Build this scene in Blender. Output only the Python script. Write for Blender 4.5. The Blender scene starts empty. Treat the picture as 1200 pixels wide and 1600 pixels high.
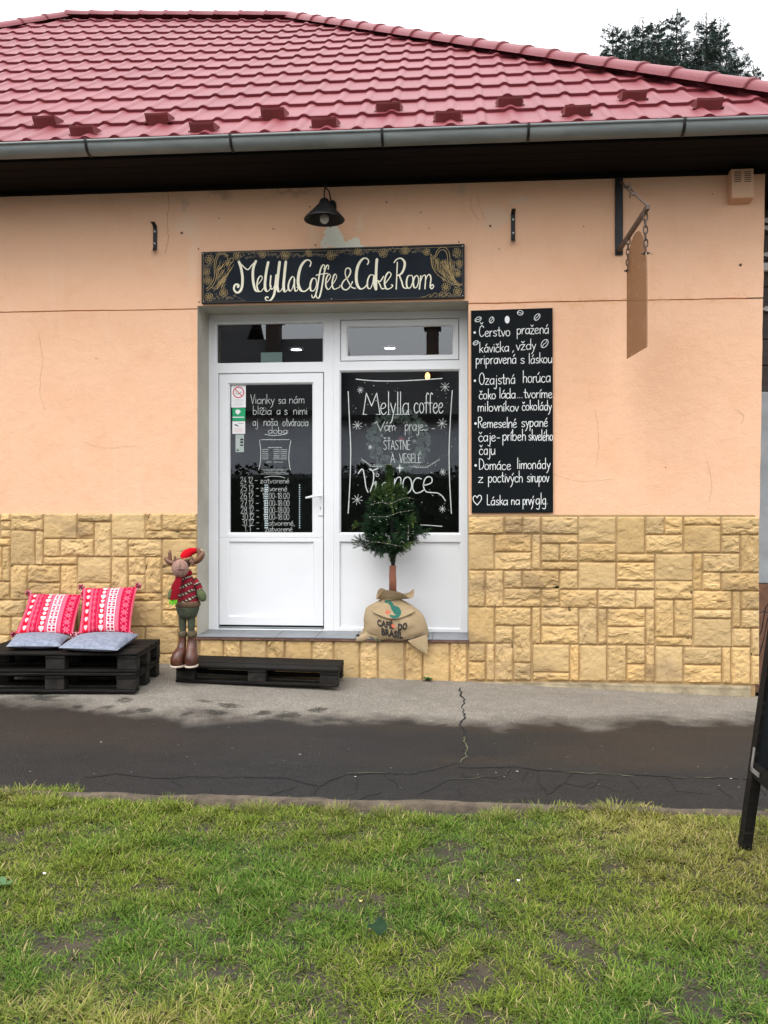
import bpy, math, random, unicodedata
import numpy as np
from mathutils import Vector, noise as mnoise

scene = bpy.context.scene
R = math.radians
# ------------------------------------------------------------------ camera
FPX, HOR, YAW = 1310.0, 790.0, 0.0786
CAM = Vector((0.0, -7.0, 1.366))
cam_data = bpy.data.cameras.new("camera")
cam = bpy.data.objects.new("camera", cam_data)
scene.collection.objects.link(cam)
cam.location = CAM
cam.rotation_euler = (R(90), 0, YAW)
cam_data.sensor_fit = 'VERTICAL'
cam_data.sensor_height = 36.0
cam_data.lens = 36.0 * FPX / 1600.0
cam_data.shift_y = -10.0 / 1600.0
cam_data.clip_start = 0.05
cam_data.clip_end = 2000
scene.camera = cam
# ------------------------------------------------------------------ sky and sun (overcast)
SUN_EL, SUN_AZ = R(57), R(205)      # azimuth: where the sun stands, clockwise from +Y
world = bpy.data.worlds.new("World")
scene.world = world
world.use_nodes = True
wn, wl = world.node_tree.nodes, world.node_tree.links
wn.clear()
w_out = wn.new('ShaderNodeOutputWorld')
w_bg = wn.new('ShaderNodeBackground')
w_sky = wn.new('ShaderNodeTexSky')
w_sky.sky_type = 'NISHITA'
w_sky.sun_disc = False
w_sky.sun_elevation = SUN_EL
w_sky.sun_rotation = SUN_AZ
w_sky.dust_density = 5.0
w_sky.air_density = 1.0
w_hsv = wn.new('ShaderNodeHueSaturation')
w_hsv.inputs['Saturation'].default_value = 0.10
w_mix = wn.new('ShaderNodeMix')
w_mix.data_type = 'RGBA'
w_mix.inputs[0].default_value = 0.85         # cloud cover evens the sky out
w_tc = wn.new('ShaderNodeTexCoord')
w_sep = wn.new('ShaderNodeSeparateXYZ')
wl.new(w_tc.outputs['Generated'], w_sep.inputs[0])
w_mr = wn.new('ShaderNodeMapRange')          # overcast sky: three times brighter overhead than at the horizon
w_mr.inputs[1].default_value = 0.0; w_mr.inputs[2].default_value = 1.0
w_mr.inputs[3].default_value = 0.40; w_mr.inputs[4].default_value = 1.20
wl.new(w_sep.outputs[2], w_mr.inputs[0])
w_cl = wn.new('ShaderNodeVectorMath'); w_cl.operation = 'SCALE'
w_cl.inputs[0].default_value = (19.0, 19.3, 19.9)
wl.new(w_mr.outputs[0], w_cl.inputs['Scale'])
wl.new(w_cl.outputs[0], w_mix.inputs[7])
wl.new(w_sky.outputs[0], w_hsv.inputs['Color'])
wl.new(w_hsv.outputs[0], w_mix.inputs[6])
wl.new(w_mix.outputs[2], w_bg.inputs['Color'])
w_bg.inputs['Strength'].default_value = 0.11
wl.new(w_bg.outputs[0], w_out.inputs['Surface'])
sun_data = bpy.data.lights.new("sun", 'SUN')
sun_data.energy = 1.0
sun_data.angle = R(40)
sun_data.color = (1.0, 0.96, 0.9)
sun = bpy.data.objects.new("sun", sun_data)
scene.collection.objects.link(sun)
sun.rotation_euler = (R(90) - SUN_EL, 0, R(180) - SUN_AZ)
scene.view_settings.view_transform = 'Standard'
scene.view_settings.look = 'None'
scene.view_settings.exposure = 0.68
scene.view_settings.gamma = 1.0
scene.cycles.max_bounces = 8
scene.cycles.transparent_max_bounces = 16

# ------------------------------------------------------------------ survey helpers: from a sighting in the photograph to a point on a real surface
CS, SN = math.cos(YAW), math.sin(YAW)
def ray(u, v):
    a = (u - 600) / FPX
    return Vector((-SN + a * CS, CS + a * SN, (HOR - v) / FPX))
def atY(u, v, y):
    d = ray(u, v)
    return CAM + d * ((y - CAM.y) / d.y)
def atZ(u, v, z):
    d = ray(u, v)
    return CAM + d * ((z - CAM.z) / d.z)
GX = [-12, -2.42, -0.87, 0.14, 2.5, 6, 12]
GZ = [0.06, 0.02, -0.07, -0.09, -0.18, -0.24, -0.24]
EDGE_Y = -2.86
def gz(x, y):
    t = np.clip(np.asarray(y) / EDGE_Y, 0, 1)
    return np.interp(x, GX, GZ) * (1 - t) - 0.10 * t

def vnoise(x, y, seed=0):
    x = np.asarray(x, float); y = np.asarray(y, float)
    xi = np.floor(x).astype(np.int64); yi = np.floor(y).astype(np.int64)
    fx = x - xi; fy = y - yi
    fx = fx * fx * (3 - 2 * fx); fy = fy * fy * (3 - 2 * fy)
    def h(i, j):
        n = (i * 374761393 + j * 668265263 + seed * 1442695041) & 0x7fffffff
        n = ((n ^ (n >> 13)) * 1274126177) & 0x7fffffff
        return ((n ^ (n >> 16)) & 0xffff) / 65535.0
    return (h(xi, yi) * (1 - fx) + h(xi + 1, yi) * fx) * (1 - fy) + (h(xi, yi + 1) * (1 - fx) + h(xi + 1, yi + 1) * fx) * fy
def fbm(x, y, seed=0, octv=4):
    s = 0; a = 0.5; t = 0
    for k in range(octv):
        s = s + a * vnoise(np.asarray(x) * 2 ** k, np.asarray(y) * 2 ** k, seed + k * 7); t += a; a *= 0.5
    return s / t

# ------------------------------------------------------------------ materials
def new_mat(name):
    m = bpy.data.materials.new(name)
    m.use_nodes = True
    nt = m.node_tree
    return m, nt, nt.nodes["Principled BSDF"]
def nd(nt, kind, **kw):
    n = nt.nodes.new(kind)
    for k, v in kw.items():
        if k in n.inputs: n.inputs[k].default_value = v
        else: setattr(n, k, v)
    return n
def coords(nt, scale=(1, 1, 1)):
    t = nt.nodes.new('ShaderNodeNewGeometry')
    mp = nt.nodes.new('ShaderNodeMapping')
    mp.inputs['Scale'].default_value = scale
    nt.links.new(t.outputs['Position'], mp.inputs['Vector'])
    return mp.outputs[0]
def mixc(nt, fac, a, b, mode='MIX'):
    m = nt.nodes.new('ShaderNodeMix'); m.data_type = 'RGBA'; m.blend_type = mode
    for i, v in ((0, fac), (6, a), (7, b)):
        if isinstance(v, (tuple, list)): m.inputs[i].default_value = (*v[:3], 1)
        elif isinstance(v, (int, float)): m.inputs[i].default_value = v
        else: nt.links.new(v, m.inputs[i])
    return m.outputs[2]
def ramp(nt, val, lo, hi, a=0.0, b=1.0):
    r = nt.nodes.new('ShaderNodeMapRange')
    r.inputs[1].default_value = lo; r.inputs[2].default_value = hi
    r.inputs[3].default_value = a; r.inputs[4].default_value = b
    nt.links.new(val, r.inputs[0])
    return r.outputs[0]
def math_n(nt, op, a, b=0.0):
    m = nt.nodes.new('ShaderNodeMath'); m.operation = op
    for i, v in ((0, a), (1, b)):
        if isinstance(v, (int, float)): m.inputs[i].default_value = v
        else: nt.links.new(v, m.inputs[i])
    return m.outputs[0]
def noise_f(nt, vec, scale, detail=4, rough=0.55, dist=0.0):
    n = nd(nt, 'ShaderNodeTexNoise', Scale=scale, Detail=detail, Roughness=rough, Distortion=dist)
    nt.links.new(vec, n.inputs['Vector'])
    return n.outputs['Fac']
def bump(nt, bsdf, h, strength=0.3, distance=0.01):
    b = nt.nodes.new('ShaderNodeBump')
    b.inputs['Strength'].default_value = strength; b.inputs['Distance'].default_value = distance
    nt.links.new(h, b.inputs['Height']); nt.links.new(b.outputs[0], bsdf.inputs['Normal'])
def basic(name, c1, c2=None, rough=0.6, scale=8.0, bstr=0.0, bdist=0.005, metal=0.0, spec=0.5, stretch=(1, 1, 1), detail=4, lo=0.35, hi=0.65, attr=False, fine=None):
    m, nt, b = new_mat(name)
    b.inputs['Roughness'].default_value = rough
    b.inputs['Metallic'].default_value = metal
    b.inputs['Specular IOR Level'].default_value = spec
    vec = coords(nt, stretch)
    f = noise_f(nt, vec, scale, detail)
    if c2 is None: c2 = tuple(x * 0.8 for x in c1)
    col = mixc(nt, ramp(nt, f, lo, hi), c1, c2)
    if attr:
        a = nt.nodes.new('ShaderNodeVertexColor'); a.layer_name = 'Col'
        col = mixc(nt, 1.0, a.outputs[0], col, 'MULTIPLY')
    nt.links.new(col, b.inputs['Base Color'])
    if bstr:
        f2 = noise_f(nt, vec, fine or scale * 4, 5)
        bump(nt, b, f2, bstr, bdist)
    return m

M = {}
M['white_frame'] = basic('white_pvc', (0.80, 0.81, 0.83), (0.76, 0.77, 0.79), rough=0.28, scale=1.5, bstr=0.02, fine=60)
M['reveal'] = basic('reveal_render', (0.50, 0.47, 0.40), (0.40, 0.37, 0.31), rough=0.85, scale=3, bstr=0.25, fine=60)
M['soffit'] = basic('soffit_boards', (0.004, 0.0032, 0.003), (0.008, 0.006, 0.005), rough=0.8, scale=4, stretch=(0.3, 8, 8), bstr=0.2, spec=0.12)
M['gutter'] = basic('gutter_zinc', (0.25, 0.275, 0.275), (0.19, 0.212, 0.212), rough=0.62, scale=3, stretch=(1, 4, 4), metal=0.08, spec=0.3, bstr=0.05, fine=90)
M['dark_iron'] = basic('dark_iron', (0.010, 0.010, 0.011), (0.018, 0.017, 0.016), spec=0.3, rough=0.45, scale=20, bstr=0.15, fine=150, bdist=0.002)
M['rust_iron'] = basic('rusty_iron', (0.10, 0.06, 0.04), (0.05, 0.035, 0.028), rough=0.6, scale=30, bstr=0.2, fine=160, bdist=0.002)
M['bolt'] = basic('bolt_steel', (0.55, 0.55, 0.55), rough=0.35, metal=0.8)
M['roof'] = None
M['mortar'] = basic('mortar', (0.40, 0.27, 0.13), (0.32, 0.21, 0.10), rough=0.95, scale=12, bstr=0.3, fine=90)
M['sill_tile'] = basic('sill_tile', (0.20, 0.21, 0.225), (0.155, 0.165, 0.18), rough=0.45, scale=5, bstr=0.05, fine=80)
M['tile_edge'] = basic('tile_edge', (0.12, 0.05, 0.035), (0.2, 0.11, 0.08), rough=0.8, scale=20)
M['board_black'] = basic('chalkboard', (0.005, 0.007, 0.008), (0.008, 0.010, 0.0115), rough=0.65, scale=2, spec=0.07)
M['sign_blue'] = basic('sign_panel', (0.011, 0.015, 0.021), (0.016, 0.021, 0.028), rough=0.65, scale=3, spec=0.08)
M['cream_paint'] = basic('cream_paint', (0.82, 0.78, 0.62), (0.76, 0.72, 0.55), rough=0.6, scale=30)
M['white_paint'] = basic('chalk_paint', (0.78, 0.80, 0.80), (0.62, 0.64, 0.64), rough=0.8, scale=60)
M['glass_paint'] = basic('glass_marker_paint', (0.62, 0.66, 0.64), (0.48, 0.52, 0.50), rough=0.8, scale=60)
M['gold_paint'] = basic('gold_paint', (0.42, 0.29, 0.09), (0.28, 0.19, 0.06), rough=0.45, scale=40)
M['gold_dim'] = basic('dull_gold_paint', (0.12, 0.09, 0.05), (0.17, 0.12, 0.06), rough=0.5, scale=40)
M['black_wood'] = basic('charred_wood', (0.006, 0.0055, 0.005), (0.030, 0.025, 0.020), rough=0.68, spec=0.15, scale=6, stretch=(0.6, 9, 9), bstr=0.5, fine=14, bdist=0.006, lo=0.50, hi=0.90)
M['black_wood_end'] = basic('charred_wood_block', (0.010, 0.009, 0.008), (0.024, 0.021, 0.018), rough=0.7, spec=0.2, scale=16, bstr=0.5, fine=40, bdist=0.004)
M['grey_cloth'] = basic('grey_denim', (0.155, 0.175, 0.235), (0.25, 0.275, 0.34), rough=0.95, scale=30, bstr=0.4, fine=320, bdist=0.002, spec=0.1)
M['knit'] = basic('knit_pattern', (1, 1, 1), (0.86, 0.86, 0.86), rough=0.95, scale=80, bstr=0.4, fine=260, bdist=0.002, attr=True, spec=0.1)
M['fuzzy'] = basic('fuzzy_wool', (1, 1, 1), (0.6, 0.6, 0.6), rough=1.0, scale=70, bstr=0.9, fine=150, bdist=0.008, attr=True, spec=0.05)
M['boot'] = basic('brown_leather', (0.11, 0.035, 0.018), (0.04, 0.014, 0.009), rough=0.38, scale=14, bstr=0.3, fine=60, bdist=0.004)
M['antler'] = basic('antler_satin', (0.10, 0.04, 0.02), (0.17, 0.075, 0.035), rough=0.45, scale=18, bstr=0.2)
M['burlap'] = None
M['bark_red'] = basic('peeled_bark', (0.33, 0.12, 0.07), (0.20, 0.075, 0.045), rough=0.85, scale=18, stretch=(1, 1, 0.3), bstr=0.6, fine=50, bdist=0.006)
M['dark_stem'] = basic('dark_stem', (0.012, 0.02, 0.014), (0.02, 0.028, 0.018), rough=0.9, scale=30, bstr=0.6)
M['bark'] = basic('conifer_bark', (0.10, 0.075, 0.055), (0.06, 0.045, 0.035), rough=0.9, scale=6, stretch=(1, 1, 0.2), bstr=0.5)
M['needles'] = basic('needles', (1, 1, 1), (0.6, 0.65, 0.6), rough=0.6, scale=9, attr=True, spec=0.10)
M['blade'] = basic('grass_blade', (1, 1, 1), (0.8, 0.8, 0.8), rough=0.6, scale=5, attr=True, spec=0.07)
M['soil'] = basic('soil', (0.050, 0.036, 0.021), (0.024, 0.018, 0.011), rough=0.95, scale=7, bstr=0.9, fine=40, bdist=0.02)
M['leaf_green'] = basic('leaf', (0.03, 0.085, 0.022), (0.05, 0.12, 0.03), rough=0.5, scale=30)
M['leaf_dark'] = basic('dark_leaf', (0.010, 0.028, 0.012), (0.016, 0.036, 0.016), spec=0.1, rough=0.8, scale=30)
M['stone_plinth'] = basic('old_render', (0.33, 0.27, 0.17), (0.19, 0.155, 0.10), rough=0.95, scale=9, bstr=0.7, fine=40, bdist=0.012)
M['wall_box'] = basic('peach_plastic', (0.68, 0.40, 0.24), (0.62, 0.36, 0.21), rough=0.5, scale=4)
M['slot_dark'] = basic('slot_shadow', (0.03, 0.022, 0.016), rough=0.8)
M['bulb'] = basic('opal_bulb', (0.62, 0.60, 0.57), (0.6, 0.58, 0.55), rough=0.25)
M['paper'] = basic('paper', (0.78, 0.78, 0.78), (0.74, 0.74, 0.74), rough=0.8, scale=3)
M['paper_teal'] = basic('pale_teal_paper', (0.50, 0.62, 0.58), (0.46, 0.58, 0.54), rough=0.8, scale=3)
M['grey_paper'] = basic('grey_leaflet', (0.42, 0.48, 0.46), (0.36, 0.42, 0.40), rough=0.8, scale=3)
M['green_label'] = basic('green_label', (0.0, 0.33, 0.13), (0.0, 0.31, 0.12), rough=0.5)
M['red_ink'] = basic('red_ink', (0.62, 0.02, 0.06), rough=0.6)
M['grey_ink'] = basic('grey_ink', (0.35, 0.35, 0.36), rough=0.7)
M['pink_ink'] = basic('pink_ink', (0.75, 0.35, 0.33), rough=0.7)
M['black_ink'] = basic('black_ink', (0.02, 0.018, 0.016), (0.035, 0.028, 0.022), rough=0.85, scale=60)
M['green_ink'] = basic('green_print', (0.006, 0.085, 0.065), (0.02, 0.13, 0.095), rough=0.85, scale=60)
M['pale_green_ink'] = basic('faded_green_print', (0.16, 0.26, 0.13), (0.25, 0.28, 0.14), rough=0.85, scale=60)
M['red_print'] = basic('red_print', (0.60, 0.13, 0.07), rough=0.85)
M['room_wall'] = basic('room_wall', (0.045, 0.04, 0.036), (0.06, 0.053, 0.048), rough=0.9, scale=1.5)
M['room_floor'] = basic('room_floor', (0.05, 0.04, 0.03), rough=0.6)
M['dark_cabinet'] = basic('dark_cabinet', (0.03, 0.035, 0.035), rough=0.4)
M['crack'] = basic('crack_fill', (0.003, 0.003, 0.003), (0.006, 0.006, 0.005), rough=1.0, scale=30)
M['moss'] = basic('moss_fill', (0.10, 0.095, 0.05), (0.04, 0.045, 0.02), rough=1.0, scale=60)
M['wire'] = basic('silver_wire', (0.22, 0.20, 0.16), rough=0.5, metal=0.3)
M['tarmac'] = basic('street_tarmac', (0.05, 0.05, 0.05), (0.035, 0.035, 0.036), rough=0.8, scale=3, bstr=0.3, fine=120)
M['far_wall'] = basic('far_wall', (0.60, 0.63, 0.68), (0.50, 0.53, 0.58), rough=0.9, scale=1)
M['far_wall_red'] = basic('far_gable', (0.22, 0.15, 0.14), (0.18, 0.12, 0.11), rough=0.9, scale=1)
M['far_roof'] = basic('far_roof', (0.018, 0.018, 0.02), (0.03, 0.029, 0.03), rough=0.9, scale=2, stretch=(1, 1, 6))
M['far_brick'] = basic('far_chimney', (0.05, 0.035, 0.03), (0.08, 0.055, 0.045), rough=0.9, scale=8)
M['hedge'] = basic('hedge_leaf', (0.02, 0.03, 0.014), (0.035, 0.045, 0.02), rough=0.7, scale=4)
M['neighbour_render'] = basic('grey_render', (0.36, 0.40, 0.42), (0.27, 0.30, 0.32), rough=0.9, scale=4, bstr=0.3, fine=40)
M['neighbour_dark'] = basic('dark_boards', (0.030, 0.024, 0.022), (0.05, 0.04, 0.036), rough=0.8, scale=5, stretch=(1, 1, 4), bstr=0.4)
M['trim_white'] = basic('weathered_white', (0.5, 0.5, 0.48), (0.36, 0.36, 0.34), rough=0.8, scale=14)
M['red_earth'] = basic('brick_red', (0.20, 0.10, 0.06), (0.13, 0.07, 0.045), rough=0.9, scale=20)
M['wreath_leaf'] = basic('eucalyptus', (0.20, 0.27, 0.22), (0.32, 0.38, 0.33), rough=0.7, scale=14)
M['red_bauble'] = basic('red_bauble', (0.65, 0.03, 0.07), rough=0.3)
M['white_bauble'] = basic('white_bauble', (0.75, 0.75, 0.7), rough=0.35)

def emis(name, col, s):
    m, nt, b = new_mat(name)
    b.inputs['Base Color'].default_value = (*col, 1)
    b.inputs['Emission Color'].default_value = (*col, 1)
    b.inputs['Emission Strength'].default_value = s
    return m
M['warm_light'] = emis('lit_bulb', (1.0, 0.50, 0.13), 4.0)
M['cool_light'] = emis('lit_spot', (0.95, 0.97, 1.0), 9)
M['led'] = emis('led_dot', (0.85, 0.95, 1.0), 0.5)
M['red_led'] = emis('red_led_dot', (1.0, 0.1, 0.1), 3)

def glass_mat(name, tint, refl, rough=0.0):
    m, nt, b = new_mat(name)
    nt.nodes.remove(b)
    out = nt.nodes["Material Output"]
    tr = nd(nt, 'ShaderNodeBsdfTransparent'); tr.inputs[0].default_value = (*tint, 1)
    gl = nd(nt, 'ShaderNodeBsdfGlossy'); gl.inputs['Roughness'].default_value = rough
    gl.inputs['Color'].default_value = (0.94, 0.97, 1.0, 1)
    fr = nd(nt, 'ShaderNodeFresnel', IOR=1.5)
    f = math_n(nt, 'MULTIPLY', fr.outputs[0], refl)     # several glass faces of the sealed unit reflect
    f = math_n(nt, 'MINIMUM', f, 1.0)
    mx = nt.nodes.new('ShaderNodeMixShader')
    nt.links.new(f, mx.inputs[0]); nt.links.new(tr.outputs[0], mx.inputs[1]); nt.links.new(gl.outputs[0], mx.inputs[2])
    nt.links.new(mx.outputs[0], out.inputs[0])
    return m
M['glass'] = glass_mat('window_glass', (0.80, 0.84, 0.83), 3.4)

def plastic_sheet():
    m, nt, b = new_mat('smoked_acrylic')
    nt.nodes.remove(b)
    out = nt.nodes["Material Output"]
    vec = coords(nt)
    n = noise_f(nt, vec, 9, 6, 0.7, 1.5)
    sc = ramp(nt, n, 0.58, 0.7)
    tr = nd(nt, 'ShaderNodeBsdfTransparent'); tr.inputs[0].default_value = (0.74, 0.58, 0.46, 1)
    df = nt.nodes.new('ShaderNodeBsdfDiffuse')
    nt.links.new(mixc(nt, sc, (0.34, 0.215, 0.125), (0.54, 0.39, 0.26)), df.inputs[0])
    gl = nd(nt, 'ShaderNodeBsdfGlossy', Roughness=0.25)
    m1 = nt.nodes.new('ShaderNodeMixShader'); m1.inputs[0].default_value = 0.50
    nt.links.new(tr.outputs[0], m1.inputs[1]); nt.links.new(df.outputs[0], m1.inputs[2])
    m2 = nt.nodes.new('ShaderNodeMixShader'); m2.inputs[0].default_value = 0.03
    nt.links.new(m1.outputs[0], m2.inputs[1]); nt.links.new(gl.outputs[0], m2.inputs[2])
    nt.links.new(m2.outputs[0], out.inputs[0])
    return m
M['acrylic'] = plastic_sheet()

def roof_mat():
    m, nt, b = new_mat('red_metal_tile')
    vec = coords(nt)
    f = noise_f(nt, vec, 0.9, 5, 0.6)
    g = noise_f(nt, coords(nt, (6, 1, 1)), 5, 5, 0.7)
    col = mixc(nt, ramp(nt, f, 0.3, 0.7), (0.150, 0.020, 0.027), (0.190, 0.034, 0.042))
    col = mixc(nt, ramp(nt, g, 0.58, 0.75, 0, 0.4), col, (0.25, 0.085, 0.095))
    nt.links.new(col, b.inputs['Base Color'])
    b.inputs['Roughness'].default_value = 0.55
    b.inputs['Specular IOR Level'].default_value = 0.42
    h = noise_f(nt, vec, 60, 3)
    bump(nt, b, h, 0.06, 0.003)
    return m
M['roof'] = roof_mat()
M['guard'] = basic('red_guard_metal', (0.165, 0.030, 0.030), (0.12, 0.024, 0.024), rough=0.5, scale=6)

def plaster_mat():
    m, nt, b = new_mat('orange_plaster')
    vec = coords(nt)
    big = noise_f(nt, vec, 0.55, 4, 0.6)
    med = noise_f(nt, vec, 3.2, 6, 0.65, 0.4)
    streak = noise_f(nt, coords(nt, (5, 1, 0.35)), 2.2, 5, 0.6)
    col = mixc(nt, ramp(nt, big, 0.3, 0.7), (0.800, 0.495, 0.328), (0.765, 0.450, 0.280))
    col = mixc(nt, ramp(nt, streak, 0.55, 0.8, 0, 0.35), col, (0.80, 0.555, 0.40))
    # dirt specks and soft stains that belong to the wall
    sp = noise_f(nt, vec, 38, 2, 0.5)
    col = mixc(nt, ramp(nt, med, 0.50, 0.78, 0, 0.28), col, (0.62, 0.31, 0.15))
    sm = ramp(nt, sp, 0.73, 0.78, 0, 0.45)
    col = mixc(nt, sm, col, (0.30, 0.16, 0.09))
    # patches where old repairs and bare render show: (x, z, half width, half height, colour, amount)
    wob = nd(nt, 'ShaderNodeTexNoise', Scale=7.0, Detail=6.0, Roughness=0.65)
    nt.links.new(vec, wob.inputs['Vector'])
    off = nt.nodes.new('ShaderNodeVectorMath'); off.operation = 'SUBTRACT'; off.inputs[1].default_value = (0.5, 0.5, 0.5)
    nt.links.new(wob.outputs['Color'], off.inputs[0])
    offs = nt.nodes.new('ShaderNodeVectorMath'); offs.operation = 'SCALE'; offs.inputs['Scale'].default_value = 0.30
    nt.links.new(off.outputs[0], offs.inputs[0])
    wv = nt.nodes.new('ShaderNodeVectorMath'); wv.operation = 'ADD'
    nt.links.new(vec, wv.inputs[0]); nt.links.new(offs.outputs[0], wv.inputs[1])
    def patch(u, v, ru, rv, colour, amount, soft, rot=0.0):
        nonlocal col
        p = atY(u, v, 0.0); k = 7.0 / FPX
        mp = nt.nodes.new('ShaderNodeMapping'); mp.vector_type = 'TEXTURE'
        mp.inputs['Location'].default_value = p
        mp.inputs['Rotation'].default_value = (0, rot, 0)
        mp.inputs['Scale'].default_value = (ru * k, 10, rv * k)
        nt.links.new(wv.outputs[0], mp.inputs['Vector'])
        ln = nt.nodes.new('ShaderNodeVectorMath'); ln.operation = 'LENGTH'
        nt.links.new(mp.outputs[0], ln.inputs[0])
        col = mixc(nt, ramp(nt, ln.outputs['Value'], 1.0, 1.0 - soft, 0, amount), col, colour)
    patch(293, 350, 26, 26, (0.76, 0.53, 0.37), 0.75, 0.6)
    patch(302, 400, 12, 70, (0.76, 0.53, 0.37), 0.55, 0.6)
    patch(287, 318, 12, 14, (0.60, 0.40, 0.27), 0.7, 0.6)
    patch(567, 345, 6, 30, (0.76, 0.54, 0.37), 0.7, 0.5, 0.15)
    patch(488, 365, 14, 20, (0.78, 0.52, 0.34), 0.6, 0.6)
    patch(540, 384, 40, 10, (0.70, 0.68, 0.57), 1.0, 0.12, 0.35)
    patch(516, 366, 12, 14, (0.70, 0.68, 0.57), 1.0, 0.12)
    patch(520, 378, 16, 14, (0.70, 0.68, 0.57), 1.0, 0.12)
    patch(775, 340, 22, 24, (0.72, 0.50, 0.35), 0.8, 0.4)
    patch(808, 314, 22, 8, (0.70, 0.50, 0.36), 0.7, 0.5, -0.6)
    patch(716, 296, 14, 10, (0.60, 0.42, 0.29), 0.7, 0.5)
    patch(345, 300, 30, 12, (0.42, 0.26, 0.16), 0.6, 0.7)
    patch(455, 300, 50, 8, (0.40, 0.25, 0.15), 0.5, 0.7)
    patch(970, 470, 300, 5, (0.70, 0.38, 0.20), 0.5, 0.7)
    # hairline cracks
    nt.links.new(col, b.inputs['Base Color'])
    b.inputs['Roughness'].default_value = 0.92
    b.inputs['Specular IOR Level'].default_value = 0.2
    fine = noise_f(nt, vec, 70, 6, 0.65)
    mid = noise_f(nt, vec, 9, 4, 0.6)
    h = math_n(nt, 'ADD', math_n(nt, 'MULTIPLY', fine, 0.35), mid)
    bump(nt, b, h, 0.6, 0.014)
    return m
M['plaster'] = plaster_mat()

def stone_mat():
    m, nt, b = new_mat('split_stone')
    vec = coords(nt)
    a = nt.nodes.new('ShaderNodeVertexColor'); a.layer_name = 'Col'
    f = noise_f(nt, vec, 6, 6, 0.65)
    g = noise_f(nt, vec, 35, 5, 0.7)
    col = mixc(nt, ramp(nt, f, 0.3, 0.7), (0.575, 0.400, 0.195), (0.505, 0.340, 0.152))
    col = mixc(nt, ramp(nt, g, 0.5, 0.8, 0, 0.5), col, (0.66, 0.50, 0.27))
    col = mixc(nt, 1.0, col, a.outputs[0], 'MULTIPLY')
    nt.links.new(col, b.inputs['Base Color'])
    b.inputs['Roughness'].default_value = 0.9
    b.inputs['Specular IOR Level'].default_value = 0.2
    bump(nt, b, g, 0.5, 0.006)
    return m
M['stone'] = stone_mat()

def burlap_mat():
    m, nt, b = new_mat('burlap')
    vec = coords(nt)
    w1 = nd(nt, 'ShaderNodeTexWave', Scale=45.0, Distortion=1.5, Detail=2.0); w1.bands_direction = 'X'
    w2 = nd(nt, 'ShaderNodeTexWave', Scale=45.0, Distortion=1.5, Detail=2.0); w2.bands_direction = 'Z'
    nt.links.new(vec, w1.inputs['Vector']); nt.links.new(vec, w2.inputs['Vector'])
    h = math_n(nt, 'ADD', w1.outputs['Fac'], w2.outputs['Fac'])
    f = noise_f(nt, vec, 7, 5, 0.6)
    col = mixc(nt, ramp(nt, f, 0.3, 0.7), (0.52, 0.405, 0.255), (0.42, 0.315, 0.185))
    col = mixc(nt, ramp(nt, h, 0.5, 1.6, 0.35, 0), col, (0.30, 0.19, 0.09))
    nt.links.new(col, b.inputs['Base Color'])
    b.inputs['Roughness'].default_value = 0.95
    b.inputs['Specular IOR Level'].default_value = 0.1
    bump(nt, b, h, 0.8, 0.004)
    return m
M['burlap'] = burlap_mat()

def pavement_mat():
    m, nt, b = new_mat('worn_asphalt')
    vec = coords(nt)
    a = nt.nodes.new('ShaderNodeVertexColor'); a.layer_name = 'Col'
    sep = nt.nodes.new('ShaderNodeSeparateColor'); nt.links.new(a.outputs[0], sep.inputs[0])
    n1 = noise_f(nt, vec, 9, 6, 0.65)
    grit = noise_f(nt, vec, 110, 4, 0.7)
    dry = sep.outputs[0]; brown = sep.outputs[1]; damp = sep.outputs[2]
    dark = mixc(nt, brown, (0.0095, 0.0103, 0.0115), (0.030, 0.0205, 0.0145))
    light = mixc(nt, ramp(nt, n1, 0.3, 0.7), (0.32, 0.292, 0.250), (0.235, 0.212, 0.180))
    col = mixc(nt, dry, dark, light)
    col = mixc(nt, damp, col, (0.016, 0.014, 0.011))
    col = mixc(nt, ramp(nt, grit, 0.35, 0.7, 0.0, 0.45), col, (0.009, 0.0085, 0.008), 'MIX')
    mott = noise_f(nt, coords(nt, (0.6, 1.6, 1)), 5.0, 8, 0.75, 0.6)
    col = mixc(nt, ramp(nt, mott, 0.30, 0.72, 0.0, 0.42), col, mixc(nt, dry, (0.034, 0.030, 0.027), (0.190, 0.165, 0.135)))
    agg = nd(nt, 'ShaderNodeTexVoronoi', Scale=115.0)
    nt.links.new(vec, agg.inputs['Vector'])
    asep = nt.nodes.new('ShaderNodeSeparateColor'); nt.links.new(agg.outputs['Color'], asep.inputs[0])
    col = mixc(nt, ramp(nt, asep.outputs[0], 0.75, 1.0, 0, 0.55), col, mixc(nt, dry, (0.030, 0.028, 0.026), (0.42, 0.38, 0.32)))
    col = mixc(nt, ramp(nt, asep.outputs[1], 0.78, 1.0, 0, 0.6), col, mixc(nt, dry, (0.006, 0.006, 0.006), (0.11, 0.095, 0.08)))
    vor = nd(nt, 'ShaderNodeTexVoronoi', Scale=260.0)
    nt.links.new(vec, vor.inputs['Vector'])
    chip = ramp(nt, vor.outputs['Color'], 0.93, 0.99, 0, 0.5)
    col = mixc(nt, chip, col, (0.07, 0.065, 0.06))
    nt.links.new(col, b.inputs['Base Color'])
    rr = mixc(nt, dry, (0.62, 0.62, 0.62), (0.92, 0.92, 0.92))
    nt.links.new(rr, b.inputs['Roughness'])
    b.inputs['Specular IOR Level'].default_value = 0.22
    hh = math_n(nt, 'ADD', math_n(nt, 'ADD', grit, math_n(nt, 'MULTIPLY', agg.outputs['Distance'], -0.8)), math_n(nt, 'MULTIPLY', n1, 0.8))
    bump(nt, b, hh, 0.8, 0.008)
    return m
M['pavement'] = pavement_mat()

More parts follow.
